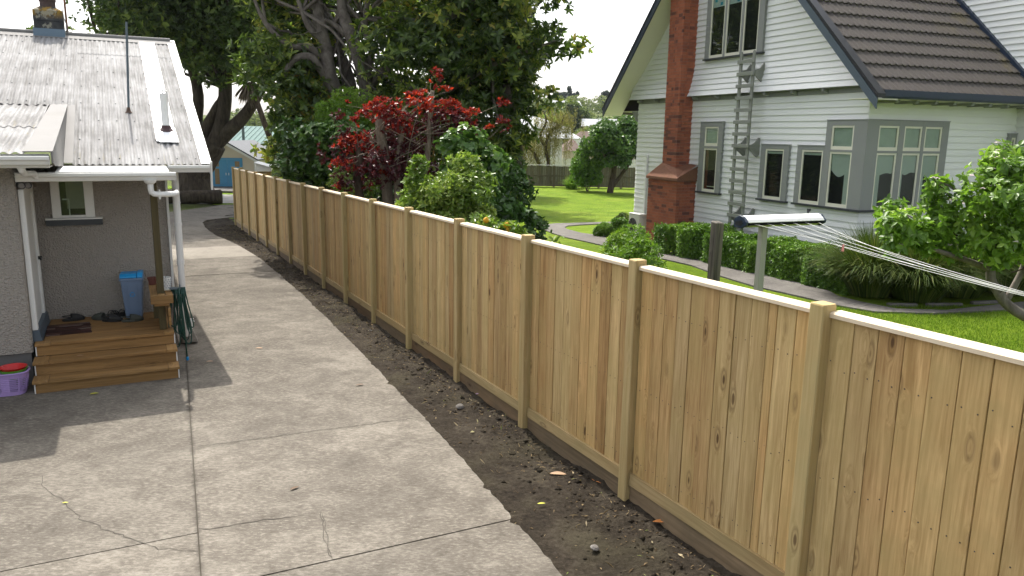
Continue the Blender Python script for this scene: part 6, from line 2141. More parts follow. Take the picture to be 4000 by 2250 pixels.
link('inner_foliage', leaf_mesh('inner_foliage', Pw - np.array(hd.location), rand_dirs(g, n2), rand_dirs(g, n2), 0.12, 0.09, M['lf_hedge'], 0.15 * g.random(n2), False), hd)
for k in range(9):
    q = wh(-0.95, -1.1 + k * 0.82, -0.3)
    limb(hd, 'stem', [q, (q[0] + 0.03, q[1], q[2] + 0.5)], [0.018, 0.01], M['bark_brown'], 6)


# ---- grassy clumps
def tussock(seed, name, label, base, nb, L, spread, group=None, mat='lf_flax', w=0.016, h=0.9):
    g = np.random.default_rng(seed)
    o = plant(name, label, 'grass clump', base, group)
    az = g.uniform(0, 2 * np.pi, nb)
    lean = g.uniform(0.05, 1.15, nb) ** 0.8 * spread
    r0 = g.uniform(0, 0.10, nb) + 0.30 * lean
    LL = L * g.uniform(0.6, 1.15, nb)
    k = 7
    vs = np.zeros((nb, k, 2, 3))
    for i in range(k):
        t = i / (k - 1)
        th = lean * (0.35 + 1.6 * t * t)
        # integrate a bending blade
        if i == 0:
            x = r0.copy(); zq = np.zeros(nb); px = x; pz = zq
        else:
            px = px + np.sin(np.minimum(th, 2.4)) * LL / (k - 1); pz = pz + np.cos(np.minimum(th, 2.4)) * LL / (k - 1) * h
        wd = w * (1 - 0.85 * t ** 1.5)
        ca, sa = np.cos(az), np.sin(az)
        for j, sg in enumerate((-1, 1)):
            vs[:, i, j, 0] = ca * px - sa * sg * wd / 2
            vs[:, i, j, 1] = sa * px + ca * sg * wd / 2
            vs[:, i, j, 2] = np.maximum(pz, 0.02) + 0.0
    b = (np.arange(nb) * k * 2)[:, None, None]
    i = np.arange(k - 1)[None, :, None] * 2
    f = (b + i + np.array([[[0, 1, 3, 2]]])).reshape(-1, 4)
    me = fast_mesh('blades', vs.reshape(-1, 3), f, M[mat], np.repeat(g.random(nb), k - 1), smooth=True)
    link('blades', me, o)
    mb = MB(); mb.lathe([(0.22, -0.05), (0.18, 0.06), (0.0, 0.10)], 10); mb.build('crown_base', M['bark_brown'], o)
    return o


tussock(51, 'flax_clump', 'arching grassy clump at the end of the hedge', (7.05, 14.95, -0.16), 3600, 1.45, 0.95, w=0.022)
tussock(52, 'flax_clump', 'second arching grassy clump right of the hedge end clump', (7.75, 14.55, -0.15), 3600, 1.40, 1.0, w=0.022)
tussock(53, 'flax_clump', 'shaded grassy clump under the apple tree', (8.75, 14.95, -0.14), 3000, 1.40, 0.95, w=0.022)
tussock(54, 'flax_clump', 'grassy clump behind the apple trunk by the wall', (9.9, 15.3, -0.13), 2600, 1.4, 0.95, w=0.022)
tussock(55, 'lily_clump', 'green strappy leaved clump against the far back fence', (3.86, 51.9, -0.66), 260, 1.0, 0.9, mat='lf_bright', w=0.06)
# stones edging the clumps
for k, (x, y, L_) in enumerate(((7.2, 13.95, 0.55), (8.0, 14.0, 0.7), (8.9, 14.25, 0.6))):
    mb = MB(); mb.box(-L_ / 2, L_ / 2, -0.05, 0.05, -0.05, 0.035)
    o = mb.build('edging_stone', M['path'], loc=(x, y, gz(x, y)), rot=(0, 0, 0.12 * k), bevel=0.02, seg=2)
    tag(o, ('short edging stone below the hedge end clump', 'edging stone between the two arching clumps', 'edging stone under the shaded clump')[k], 'stone', 'stones edging the grassy clumps')

# ---- apple tree
g = np.random.default_rng(61)
b = (8.2, 10.7, -0.1)
o = plant('apple_tree', 'leaning apple tree with pink white blossom beside the clothesline', 'tree', b)
limb(o, 'trunk', *smooth_path([(8.2, 10.7, -0.15), (7.75, 10.65, 0.22), (7.2, 10.6, 0.45), (6.93, 10.6, 0.62), (6.78, 10.6, 0.80), (6.66, 10.6, 0.98), (6.63, 10.6, 1.3), (6.62, 10.6, 1.7)], [0.10, 0.085, 0.075, 0.07, 0.066, 0.062, 0.055, 0.045]), mat=M['bark_grey'], n=10)
limb(o, 'limb', *smooth_path([(6.64, 10.6, 1.1), (6.2, 10.5, 1.25), (5.7, 10.4, 1.4), (5.35, 10.4, 1.55), (5.15, 10.4, 1.75)], [0.045, 0.04, 0.03, 0.022, 0.01]), mat=M['bark_grey'], n=8)
limb(o, 'limb', *smooth_path([(6.62, 10.6, 1.5), (6.3, 10.6, 1.9), (6.0, 10.6, 2.2), (5.75, 10.6, 2.3)], [0.04, 0.03, 0.02, 0.01]), mat=M['bark_grey'], n=8)
limb(o, 'limb', *smooth_path([(6.62, 10.6, 1.7), (6.7, 10.6, 2.2), (6.6, 10.6, 2.6)], [0.04, 0.03, 0.01]), mat=M['bark_grey'], n=8)
limb(o, 'limb', *smooth_path([(6.9, 10.6, 0.62), (7.1, 10.6, 1.2), (7.15, 10.6, 2.0)], [0.05, 0.04, 0.02]), mat=M['bark_grey'], n=8)
cl = []
for (x, z, s) in ((5.05, 1.72, 0.17), (5.2, 1.85, 0.15), (5.35, 1.7, 0.18), (5.15, 1.5, 0.17), (5.5, 1.85, 0.17), (5.6, 1.6, 0.2), (5.8, 2.0, 0.18), (5.75, 2.2, 0.14), (5.85, 1.75, 0.2), (6.0, 1.45, 0.2),                   (6.05, 2.1, 0.2), (6.15, 2.4, 0.16), (6.2, 1.8, 0.24), (6.3, 2.15, 0.22), (6.4, 1.5, 0.25), (6.45, 2.45, 0.2), (6.55, 2.0, 0.26), (6.6, 2.6, 0.2), (6.7, 1.55, 0.24), (6.8, 2.3, 0.26), (6.85, 1.9, 0.26), (6.95, 2.65, 0.2),
                  (7.05, 2.2, 0.26), (7.1, 1.6, 0.26), (7.2, 2.5, 0.25), (7.3, 1.9, 0.3), (7.2, 1.25, 0.18), (5.62, 2.32, 0.06), (6.35, 2.62, 0.1), (6.6, 1.3, 0.15), (5.75, 1.45, 0.15)):
    cl.append((x + g.normal(0, 0.03), 10.5 + g.normal(0, 0.22), z, s * 1.3, s * 1.4, s * 1.1))
for q in cl: limb(o, 'twig', *wavy(g, (min(max(q[0] + 0.25, 5.3), 6.9), 10.55, q[2] - 0.18), q[:3], 0.012, 0.004, 4, 0.05), mat=M['bark_brown'], n=5)
foliage(o, 'crown', g, cl, 1700, 5, 0.106, 0.056, M['lf_apple'], up=0.3, tilt=(0.8, 1.6), lo=0.35, hi=1.1, keep=0.25, droop=0.3, lvar=0.4)
limb(o, 'sprout', [(6.75, 10.5, 0.8), (6.82, 10.45, 0.92)], [0.006, 0.003], M['bark_brown'], 5)
n = 46
ci = g.integers(len(cl), size=n)
ca = np.array(cl)[ci]
mb = MB()
for k in range(n):
    d = rand_dirs(g, 1)[0]; d[2] = abs(d[2])
    if ca[k][2] < 1.4: continue
    c0 = ca[k][:3] + d * ca[k][3:6] * 1.05 - np.array(b)
    for j in range(5):
        a = j * 1.257 + k
        mb.lathe([(0.0, 0.0), (0.016, 0.004), (0.0, 0.009)], 6, (c0[0] + 0.02 * math.cos(a), c0[1] + 0.02 * math.sin(a), c0[2] + 0.01 * (j % 2)))
bl = mb.build('blossom', M['petal'], o)

# ---- back garden tree by the far fence
g = np.random.default_rng(71)
o = plant('camellia_tree', 'round glossy camellia tree with bare leaning trunks by back fence', 'tree', (6.06, 49.0, -0.68))
for pts, rs in (([(6.06, 49, -0.75), (6.2, 49, 0.2), (6.3, 49, 1.2), (6.2, 49, 2.4)], [0.22, 0.17, 0.15, 0.08]), ([(6.12, 49, -0.4), (6.7, 49, 0.4), (7.2, 49, 1.2), (7.6, 49, 2.2)], [0.15, 0.12, 0.1, 0.05]), ([(6.25, 49, 0.8), (5.6, 48.8, 1.7), (5.2, 48.8, 2.4)], [0.1, 0.08, 0.04])):
    limb(o, 'trunk', *smooth_path(pts, rs), mat=M['bark_brown'], n=8)
cl = lumps(g, (6.3, 49, 2.5), (1.9, 1.8, 1.5), 60, (0.35, 0.6), 0.6) + lumps(g, (7.6, 49.2, 2.9), (1.1, 1.2, 1.2), 24, (0.3, 0.5), 0.5)
foliage(o, 'crown', g, cl, 5200, 4, 0.16, 0.09, M['lf_shrub'], lo=0.6, inner=0.4, rpow=0.8)
cl = lumps(g, (4.75, 50.0, 0.8), (0.95, 0.9, 1.5), 34, (0.3, 0.5), 0.6, -0.5)
shrub(72, 'upright_bush', 'dense upright bush beside the camellia trunk', (4.75, 50.0, -0.68), cl, 2600, 5, 0.14, 0.075, M['lf_hedge'], 5, six=False, inner=0.4)

# ---- lawn blades near the path (fine texture)
g = np.random.default_rng(81)
n = 60000
x = g.uniform(2.6, 9.6, n); y = g.uniform(8.0, 14.0, n)


def in_poly(px, py, poly):
    c = np.zeros(len(px), bool)
    j = len(poly) - 1
    for i in range(len(poly)):
        xi, yi = poly[i]; xj, yj = poly[j]
        c ^= ((yi > py) != (yj > py)) & (px < (xj - xi) * (py - yi) / (yj - yi + 1e-12) + xi)
        j = i
    return c


ok = ~in_poly(x, y, path_poly)
x, y = x[ok], y[ok]
z = -0.0215 * np.clip((x - FX) * UFX + (y - FY) * UFY, -6, 30) - 0.02
n = len(x)
P = np.stack([x, y, z], -1)
D = unit(np.stack([g.normal(0, 0.45, n), g.normal(0, 0.45, n), np.ones(n)], -1))
gb_ = link('grass', leaf_mesh('grass', P, D, rand_dirs(g, n), g.uniform(0.03, 0.06, n), 0.007, M['lf_grass'], g.random(n), False))
tag(gb_, 'short green lawn blades beside the garden path', 'grass', kind='stuff')

# ================================================================== CLOTHESLINE
cx0, cy0 = 2.88, 9.85
clt = thing('clothesline', 'retractable clothesline with white cover on a grey post', 'clothesline', (cx0, cy0, 0), WHA)
# local x runs along the cover, -y towards the cords
CL = 1.23
ZC = 1.80
prof = [(0.055, -0.045), (0.055, -0.005), (0.035, 0.035), (0.0, 0.062), (-0.05, 0.072), (-0.11, 0.062), (-0.165, 0.03), (-0.19, 0.0)]
under = [(-0.19, -0.008), (-0.165, 0.018), (-0.11, 0.05), (-0.05, 0.060), (0.0, 0.05), (0.03, 0.025), (0.045, -0.008), (0.045, -0.045)]
mb = MB(); mb.extr([(0.0, y, ZC + z) for y, z in prof + under], (CL, 0, 0)); mb.build('cover', M['white'], clt)
mb = MB(); mb.extr([(0.05, 0.05, ZC - 0.05), (0.05, -0.13, ZC - 0.05), (0.05, -0.165, ZC - 0.025), (0.05, -0.15, ZC - 0.012), (0.05, 0.05, ZC - 0.012)], (CL - 0.1, 0, 0)); mb.build('line_bar', M['black'], clt)
mb = MB(); mb.extr([(0.04, 0.05, ZC - 0.075), (0.04, -0.10, ZC - 0.075), (0.04, -0.175, ZC - 0.045), (0.04, -0.16, ZC - 0.052), (0.04, -0.09, ZC - 0.052), (0.04, 0.05, ZC - 0.052)], (CL - 0.08, 0, 0)); mb.build('lower_tray', mat_plain('grey_green_steel', (0.34, 0.36, 0.29), 0.4), clt)
for x0, x1 in ((-0.035, -0.002), (CL + 0.002, CL + 0.035)):
    mb = MB(); mb.extr([(x0, 0.06, ZC - 0.085), (x0, 0.06, ZC), (x0, 0.035, ZC + 0.042), (x0, -0.05, ZC + 0.078), (x0, -0.12, ZC + 0.064), (x0, -0.195, ZC), (x0, -0.19, ZC - 0.035), (x0, -0.10, ZC - 0.085)], (x1 - x0, 0, 0)); mb.build('end_cap', M['navy'], clt, bevel=0.006)
    mb = MB(); mb.extr([(x0 - 0.006, 0.02, ZC - 0.045), (x0 - 0.006, 0.02, ZC - 0.005), (x0 - 0.006, -0.10, ZC + 0.02), (x0 - 0.006, -0.13, ZC - 0.02), (x0 - 0.006, -0.08, ZC - 0.05)], (0.008, 0, 0)); mb.build('cap_recess', M['black'], clt)
mb = MB(); mb.box(0.36, 0.45, -0.035, 0.055, -0.35, ZC - 0.076); mb.build('post', mat_plain('grey_galvanised_post', (0.30, 0.30, 0.255), 0.5, 0.06), clt, bevel=0.005)
mb = MB(); mb.tube([(0.06, 0.02, ZC - 0.08), (0.05, -0.02, ZC - 0.11), (0.02, -0.03, ZC - 0.10)], 0.006, 6); mb.build('catch', M['mast'], clt)
mb = MB(); mb.tube([(CL - 0.05, 0.05, ZC + 0.03), (CL - 0.05, 0.05, ZC + 0.10)], 0.006, 6); mb.extr([(CL - 0.07, 0.045, ZC + 0.07), (CL - 0.02, 0.045, ZC + 0.09), (CL - 0.02, 0.045, ZC + 0.125), (CL - 0.08, 0.045, ZC + 0.125)], (0, 0.012, 0)); mb.build('clip', M['black'], clt)
END = -3.9
cord_m = mat_plain('white_cord', (0.66, 0.66, 0.64), 0.6, 0.03)
for k in range(6):
    x = 0.12 + k * (CL - 0.2) / 5
    sag = 0.015 + 0.012 * ((k * 7) % 4)
    pts = []
    for j in range(25):
        t = j / 24
        xe = 0.52 + k * 0.02
        tc = 1 - (1 - t) ** 2.2
        pts.append((x + (xe - x) * tc, -0.16 + (END + 0.16) * t, ZC - 0.03 - 0.33 * t - 4 * sag * t * (1 - t)))
    mb = MB(); mb.tube(pts, 0.0025, 6); mb.build('cord', cord_m, clt)
mb = MB(); mb.box(0.45, 0.73, END - 0.05, END, ZC - 0.39, ZC - 0.34); mb.build('far_bar', M['mast'], clt)
mb = MB(); mb.box(0.55, 0.63, END - 0.14, END - 0.052, -0.2, ZC - 0.30); mb.build('far_post', M['blackpost'], clt)
# pink peg on the first cord
t_ = 0.33
pk = thing('clothes_peg', 'pink plastic peg on the nearest clothesline cord', 'peg', (0, 0, 0), WHA)
px_, py_, pz_ = 0.12 + 0.40 * (1 - (1 - t_) ** 2.2), -0.16 + (END + 0.16) * t_, ZC - 0.03 - 0.33 * t_ - 4 * 0.015 * t_ * (1 - t_)
c_, s_ = math.cos(WHA), math.sin(WHA)
pk.location = (cx0 + c_ * px_ - s_ * py_, cy0 + s_ * px_ + c_ * py_, pz_)
PINK = mat_plain('pink_plastic', (0.75, 0.28, 0.28), 0.4)
for sg in (-1, 1):
    mb = MB(); mb.extr([(-0.006, sg * 0.002, 0.022), (-0.006, sg * 0.010, 0.018), (-0.006, sg * 0.014, -0.055), (-0.006, sg * 0.006, -0.055)], (0.012, 0, 0)); mb.build('peg_half', PINK, pk)
mb = MB(); mb.tube([(-0.008, 0, 0.004), (0.008, 0, 0.004)], 0.006, 8); mb.build('spring', M['mast'], pk)

# weathered post
mb = MB()
w = 0.062
mb.add([(-w, -w, 0), (w, -w, 0), (w, w, 0), (-w, w, 0), (-w * 0.96, -w * 0.98, 2.15), (w * 0.95, -w, 2.14), (w * 0.97, w * 0.95, 2.16), (-w, w, 2.165)], [(0, 3, 2, 1), (4, 5, 6, 7), (0, 1, 5, 4), (1, 2, 6, 5), (2, 3, 7, 6), (3, 0, 4, 7)])
wp = mb.build('weathered_post', M['blackpost'], loc=(2.531, 9.6, -0.345), rot=(0, 0.008, WHA), bevel=0.012)
tag(wp, 'old black weathered timber post left of the clothesline', 'post')

# ================================================================== BACK FENCE
bf = thing('back_fence', 'weathered grey paling fence with rails across the far lawn', 'fence', (1.0, 53.6, -0.66), R(-3))
pm2 = MB(); pm2.box(-0.07, 0.07, -0.12, 0.02, 0, 1.46); pm2 = pm2.mesh('post', M['greyfence'])
pl2 = MB(); pl2.box(0, 0.147, 0, 0.02, 0.06, 1.42); pl2 = pl2.mesh('paling', M['greyfence'])
for k in range(-3, 9): link('post', pm2, bf, (0.22 + k * 1.53, -0.02, 0))
k = 0
x = -4.2
while x < 13.0:
    link('paling', pl2, bf, (x, random.uniform(0, 0.006), random.uniform(-0.01, 0.01))); x += 0.153
for z in (0.06, 0.72):
    mb = MB(); mb.box(-4.2, 13.0, -0.052, -0.003, z, z + 0.09); mb.build('rail', M['greyfence'], bf)
mb = MB(); mb.box(-4.2, 13.0, -0.10, 0.07, 1.462, 1.50); mb.build('capping', mat_plain('pale_grey_cap', (0.42, 0.42, 0.40), 0.7), bf)

# white picket fence beyond it
pf = thing('picket_fence', 'white picket fence beyond the weathered back fence', 'fence', (-2.0, 60.5, -0.66), 0)
pk_ = MB(); pk_.extr([(0, 0, 0), (0.09, 0, 0), (0.09, 0, 1.70), (0.045, 0, 1.79), (0, 0, 1.70)], (0, 0.02, 0)); pk_ = pk_.mesh('picket', M['white'])
for i in range(118): link('picket', pk_, pf, (i * 0.125, 0, random.uniform(-0.01, 0.01)))
for z in (0.4, 1.3):
    mb = MB(); mb.box(0, 14.8, 0.022, 0.06, z, z + 0.08); mb.build('rail', M['white'], pf)

# ================================================================== VILLA
vi = thing('white_villa', 'low white villa with hipped roof and veranda beyond back fence', 'house', (-1.5, 66.0, 0.05))
mb = MB(); mb.box(-6.0, 5.6, 1.6, 9.0, -0.8, 3.1); mb.build('wall', M['white'], vi)
mb = MB(); mb.box(-6.6, 7.1, -0.62, 1.6, -0.8, -0.02); mb.build('veranda_floor', M['ivory'], vi)
mb = MB()
mb.add([(-6.5, 1.2, 3.35), (6.35, 1.2, 3.35), (6.35, 9.5, 3.35), (-6.5, 9.5, 3.35), (-3.0, 5.2, 4.9), (2.0, 5.2, 4.9)], [(0, 1, 5, 4), (1, 2, 5), (2, 3, 4, 5), (3, 0, 4), (0, 3, 2, 1)])
mb.build('roof', M['whiteroof'], vi)
mb = MB(); mb.box(-6.5, 6.35, 1.15, 1.25, 3.05, 3.35); mb.build('fascia', M['white'], vi)
mb = MB(); mb.add([(-6.6, -0.6, 2.55), (7.1, -0.6, 2.55), (6.35, 1.2, 3.05), (-6.5, 1.2, 3.05), (-6.6, -0.6, 2.5), (7.1, -0.6, 2.5), (6.35, 1.2, 3.0), (-6.5, 1.2, 3.0)], [(0, 1, 2, 3), (4, 7, 6, 5), (0, 4, 5, 1), (1, 5, 6, 2), (2, 6, 7, 3), (3, 7, 4, 0)]); mb.build('veranda_roof', M['whiteroof'], vi)
for x in (-6.4, -4.2, -2.0, 0.2, 2.4, 4.6, 6.9):
    mb = MB(); mb.box(x - 0.06, x + 0.06, -0.55, -0.43, 0, 2.5); mb.build('veranda_post', M['white'], vi)
    for sg in (-1, 1):
        mb = MB(); mb.extr([(x + sg * 0.06, -0.5, 2.48), (x + sg * 0.5, -0.5, 2.48), (x + sg * 0.28, -0.5, 2.3), (x + sg * 0.10, -0.5, 2.0), (x + sg * 0.06, -0.5, 1.9)], (0, 0.04, 0)); mb.build('fretwork', M['white'], vi)
for x in (-4.6, -1.6, 1.6, 4.0):
    wv = holder('window', vi)
    mb = MB(); mb.box(x, x + 0.9, 1.56, 1.598, 0.8, 2.3); mb.build('frame', M['white'], wv)
    mb = MB(); mb.box(x + 0.08, x + 0.82, 1.54, 1.558, 0.88, 2.22); mb.build('pane', mat_plain('dim_window', (0.14, 0.17, 0.17), 0.15), wv)
mb = MB(); mb.box(5.602, 5.65, 2.6, 3.5, 0, 2.1); mb.build('side_door', M['darktrim'], vi)

# willow in front of it
g = np.random.default_rng(91)
wi = plant('willow_tree', 'straggly golden willow with twisted limbs before the villa', 'tree', (2.3, 58.0, -0.7))
WL = [([(2.5, 58, -0.8), (2.55, 58, 0.9), (2.3, 58, 1.9), (2.6, 58, 3.0), (3.4, 58, 3.7), (3.6, 58, 4.3)], [0.2, 0.15, 0.13, 0.11, 0.08, 0.03]),
      ([(2.1, 58, -0.8), (1.8, 58, 0.8), (1.3, 58, 1.7), (0.6, 58, 2.2), (0.3, 58, 2.7)], [0.2, 0.14, 0.11, 0.08, 0.03]),
      ([(2.3, 58, 1.9), (1.9, 58, 2.8), (2.3, 58, 3.8), (2.1, 58, 4.6)], [0.12, 0.1, 0.07, 0.03]),
      ([(1.2, 58, -0.8), (0.9, 58, 0.4), (0.4, 58, 1.2), (-0.2, 58, 1.8)], [0.15, 0.12, 0.09, 0.04])]
for pts, rs in WL: limb(wi, 'trunk' if pts[0][2] < 0 else 'limb', *smooth_path(pts, rs), mat=M['bark_brown'], n=7)
n = 520
base_pts = []
for pts, rs in WL: base_pts += smooth_path(pts, rs)[0][8:]
bp = np.array(base_pts)
st0 = bp[g.integers(len(bp), size=n)] + g.normal(0, 1, (n, 3)) * np.array([0.75, 0.5, 0.35]) + np.array([0.1, 0, 0.2])
k = 22
tt = np.linspace(0, 1, k)[None, :, None]
Ls = g.uniform(0.6, 1.9, (n, 1, 1))
P = st0[:, None] + np.array([[[0, 0, -1.0]]]) * Ls * tt + g.normal(0, 0.05, (n, k, 3))
P = P.reshape(-1, 3)
D = unit(g.normal(0, 0.6, P.shape) + np.array([0, 0, -1.0]))
link('crown', leaf_mesh('crown', P - np.array(wi.location), D, rand_dirs(g, len(P)), 0.20, 0.035, M['lf_willow'], g.random(len(P)), False), wi)

# ================================================================== GARAGE AND HOUSE OVER THE ROAD
ga = thing('garage', 'small gabled garage with bright blue double doors over the road', 'garage', (-17.3, 47.7, -0.64), R(2))
mb = MB(); mb.extr([(-1.95, 0, 0), (1.50, 0, 0), (1.50, 0, 1.78), (-0.2, 0, 2.72), (-1.95, 0, 1.78)], (0, 5.5, 0)); mb.build('wall', M['ivory'], ga)
for sg, e in ((1, 1.72), (-1, -2.12)):
    mb = MB(); mb.extr([(-0.2, -0.22, 2.83), (e, -0.22, 1.74), (e, -0.22, 1.66), (-0.2, -0.22, 2.74)], (0, 6.0, 0)); mb.build('roof_slope', M['darktrim'], ga)
    mb = MB(); mb.extr([(-0.2, -0.25, 2.74), (e, -0.25, 1.66), (e, -0.25, 1.52), (-0.2, -0.25, 2.59)], (0, 0.03, 0)); mb.build('barge_board', M['white'], ga)
mb = MB(); mb.box(-1.97, 1.52, -0.012, -0.004, 0, 0.09); mb.build('plinth', M['slate'], ga)
mb = MB(); mb.box(1.44, 1.52, -0.05, 0.0, 0.1, 1.7); mb.build('downpipe', M['white'], ga)
mb = MB(); mb.box(-1.13, 0.73, -0.03, -0.005, 1.72, 1.80); mb.box(-1.13, -1.07, -0.03, -0.005, 0, 1.72); mb.box(0.67, 0.73, -0.03, -0.005, 0, 1.72); mb.build('door_frame', M['bluedoor'], ga)
for x0, x1 in ((-1.07, -0.205), (-0.195, 0.67)):
    dr = holder('door', ga)
    mb = MB(); mb.box(x0, x1, -0.026, -0.006, 0.01, 1.715); mb.build('door_leaf', M['bluedoor'], dr)
    a = x0 + 0.10 if x0 < -0.5 else x1 - 0.40
    for z0_, z1_ in ((0.20, 1.15), (1.27, 1.60)):
        mb = MB(); mb.box(a, a + 0.28, -0.034, -0.028, z0_, z1_); mb.build('door_panel', M['oldglass'], dr)
    hx = x1 - 0.10 if x0 < -0.5 else x0 + 0.06
    mb = MB(); mb.box(hx, hx + 0.03, -0.06, -0.028, 0.75, 0.90); mb.build('handle', M['white'], dr)

mh = thing('mint_roofed_house', 'cream house with pale mint roof behind the garage', 'house', (-21.0, 58.0, -0.65))
mb = MB(); mb.box(-9.0, 5.5, 0.6, 9.0, 0, 2.3); mb.build('wall', M['ivory'], mh)
mb = MB(); mb.add([(-9.4, 0, 2.35), (6.2, 0, 2.35), (6.2, 9.5, 2.35), (-9.4, 9.5, 2.35), (-9.4, 4.6, 3.8), (6.2, 4.6, 3.8)], [(0, 1, 5, 4), (2, 3, 4, 5), (1, 2, 5), (3, 0, 4), (0, 3, 2, 1)]); mb.build('roof', M['mint'], mh)
for k in range(40):
    x = -9.2 + k * 0.39
    mb = MB(); mb.bar((x, 0.0, 2.375), (x, 4.6, 3.825), 0.03, 0.03); mb.build('roof_rib', M['mint'], mh)
mb = MB(); mb.box(-9.4, 6.2, -0.06, 0.0, 2.22, 2.34); mb.build('gutter', M['white'], mh)
for x in (-6.0, -2.0, 2.2):
    wv = holder('window', mh)
    mb = MB(); mb.box(x, x + 1.2, 0.56, 0.598, 0.9, 2.0); mb.build('frame', M['white'], wv)
    mb = MB(); mb.box(x + 0.08, x + 1.12, 0.54, 0.558, 0.98, 1.92); mb.build('pane', mat_plain('dim_window', (0.14, 0.17, 0.17), 0.15), wv)
mb = MB(); mb.tube([(0.85, 0.5, 2.0), (0.85, 0.5, 4.0)], 0.10, 12); mb.lathe([(0.16, 4.0), (0.13, 4.08), (0.0, 4.14)], 12, (0.85, 0.5, 0)); mb.build('flue', M['mast'], mh)

# garden shed behind the far end of the fence
sd = thing('garden_shed', 'small white shed with dark lean-to behind the far fence end', 'shed', (-10.2, 31.2, -0.6), R(12))
mb = MB(); mb.extr([(-0.1, 0, 0), (0.5, 0, 0), (0.5, 0, 1.95), (-0.1, 0, 2.12)], (0, 1.4, 0)); mb.build('wall', M['white'], sd)
for k in range(6):
    mb = MB(); mb.box(-0.1 + k * 0.1, -0.085 + k * 0.1, -0.012, 0.0, 0, 1.9); mb.build('cladding_rib', M['white'], sd)
mb = MB(); mb.extr([(-0.16, -0.08, 2.15), (0.56, -0.08, 1.95), (0.56, -0.08, 1.98), (-0.16, -0.08, 2.18)], (0, 1.6, 0)); mb.build('roof', M['white'], sd)
mb = MB(); mb.box(0.5, 1.6, 0.1, 1.3, 0, 1.9); mb.build('lean_to', M['darktrim'], sd)
mb = MB(); mb.extr([(0.48, 0.0, 2.0), (1.7, 0.0, 1.88), (1.7, 0.0, 1.93), (0.48, 0.0, 2.05)], (0, 1.4, 0)); mb.build('lean_to_roof', M['darktrim'], sd)

# logs lying under the old tree
for (a, b_, r0, r1, lab) in (((-14.05, 37.35, -0.32), (-15.7, 36.6, -0.34), 0.33, 0.30, 'thick sawn log lying at the end of the drive'), ((-15.8, 36.6, -0.36), (-19.5, 36.0, -0.36), 0.28, 0.26, 'long dark log lying behind the cottage corner')):
    lg = thing('log', lab, 'log', a)
    mb = MB(); d = Vector(b_) - Vector(a)
    pts = [tuple(d * (i / 6) + Vector((0, random.uniform(-0.03, 0.03), random.uniform(-0.02, 0.02)))) for i in range(7)]
    mb.tube(pts, [r0 + (r1 - r0) * i / 6 + random.uniform(-0.02, 0.02) for i in range(7)], 14); mb.build('log_body', M['bark_dark'], lg, smooth=True)
    mb = MB(); dn = d.normalized(); mb.tube([tuple(-dn * 0.012), tuple(-dn * 0.002)], [r0 * 0.9, r0 * 0.9], 14); mb.build('cut_face', M['bark_brown'], lg)

# ================================================================== HILLSIDE
g = np.random.default_rng(101)


def far_tree(name, label, x, y, h, w, mat, n, seed, L=0.9, shape='round', group='trees on the hillside'):
    g = np.random.default_rng(seed)
    z0 = gz(x, y) - 0.1 + hill(x, y)
    o = plant(name, label, 'tree', (x, y, z0), group)
    limb(o, 'trunk', [(x, y, z0 - 0.3), (x, y, z0 + h * 0.6)], [w * 0.06, w * 0.02], M['bark_brown'], 6)
    if shape == 'tall':
        cl = [(x + g.normal(0, w * 0.12), y, z0 + h * (0.25 + 0.7 * k / 9), w * (0.5 - 0.35 * k / 9), w * 0.4, h * 0.08) for k in range(10)]
    else:
        cl = lumps(g, (x, y, z0 + h * 0.58), (w * 0.42, w * 0.42, h * 0.34), 26, (w * 0.10, w * 0.2), 0.5)
    foliage(o, 'crown', g, cl, n, 3, L, L * 0.55, mat, six=False, lo=0.3, keep=0.2)
    return o


M['lf_blue'] = mat_leaf('far_pine_needle', [(0.0, (0.02, 0.035, 0.03, 1)), (0.6, (0.045, 0.07, 0.055, 1)), (1.0, (0.08, 0.11, 0.085, 1))], 0.8, 0.15, 0.1)
far_tree('pine_tree', 'dark conifer standing above the hill skyline', 17.4, 300, 7.5, 6.5, M['lf_blue'], 1400, 1, 0.7)
far_tree('poplar_tree', 'tall narrow poplar beside the skyline conifer', 20.6, 303, 9.0, 2.6, M['lf_blue'], 900, 2, 0.8, 'tall')
far_tree('poplar_tree', 'shorter poplar right of the tall skyline poplar', 22.6, 302, 7.0, 2.4, M['lf_blue'], 800, 3, 0.8, 'tall')
far_tree('pine_tree', 'lone conifer on the skyline near the white house eave', 34.0, 300, 8.0, 5.0, M['lf_blue'], 900, 4, 0.8)
far_tree('round_tree', 'large dark rounded tree on the mid hillside', 13.5, 185, 8.5, 9.0, M['lf_dark'], 2600, 5, 0.7)
far_tree('pale_tree', 'pale spring green tree left of the golden willow', 3.6, 95, 6.3, 5.0, M['lf_bright'], 2600, 6, 0.45)
far_tree('bright_tree', 'bright green tree beside the hillside house', 27.0, 190, 7.0, 5.5, M['lf_bright'], 1200, 7, 0.6)
far_tree('golden_tree', 'golden leafed tree behind the villa roof', 7.0, 88, 4.2, 7.0, M['lf_far'], 3000, 8, 0.4)
far_tree('olive_tree', 'broad olive green tree below the hillside house', 12.5, 118, 4.6, 8.0, M['lf_far'], 2600, 9, 0.5)
far_tree('olive_tree', 'dull green tree right of the camellia top', 19.0, 116, 5.0, 9.0, M['lf_far'], 2600, 10, 0.5)
far_tree('golden_tree', 'yellow willow right of the villa veranda', 8.6, 74, 4.6, 4.2, M['lf_willow'], 2000, 12, 0.3)
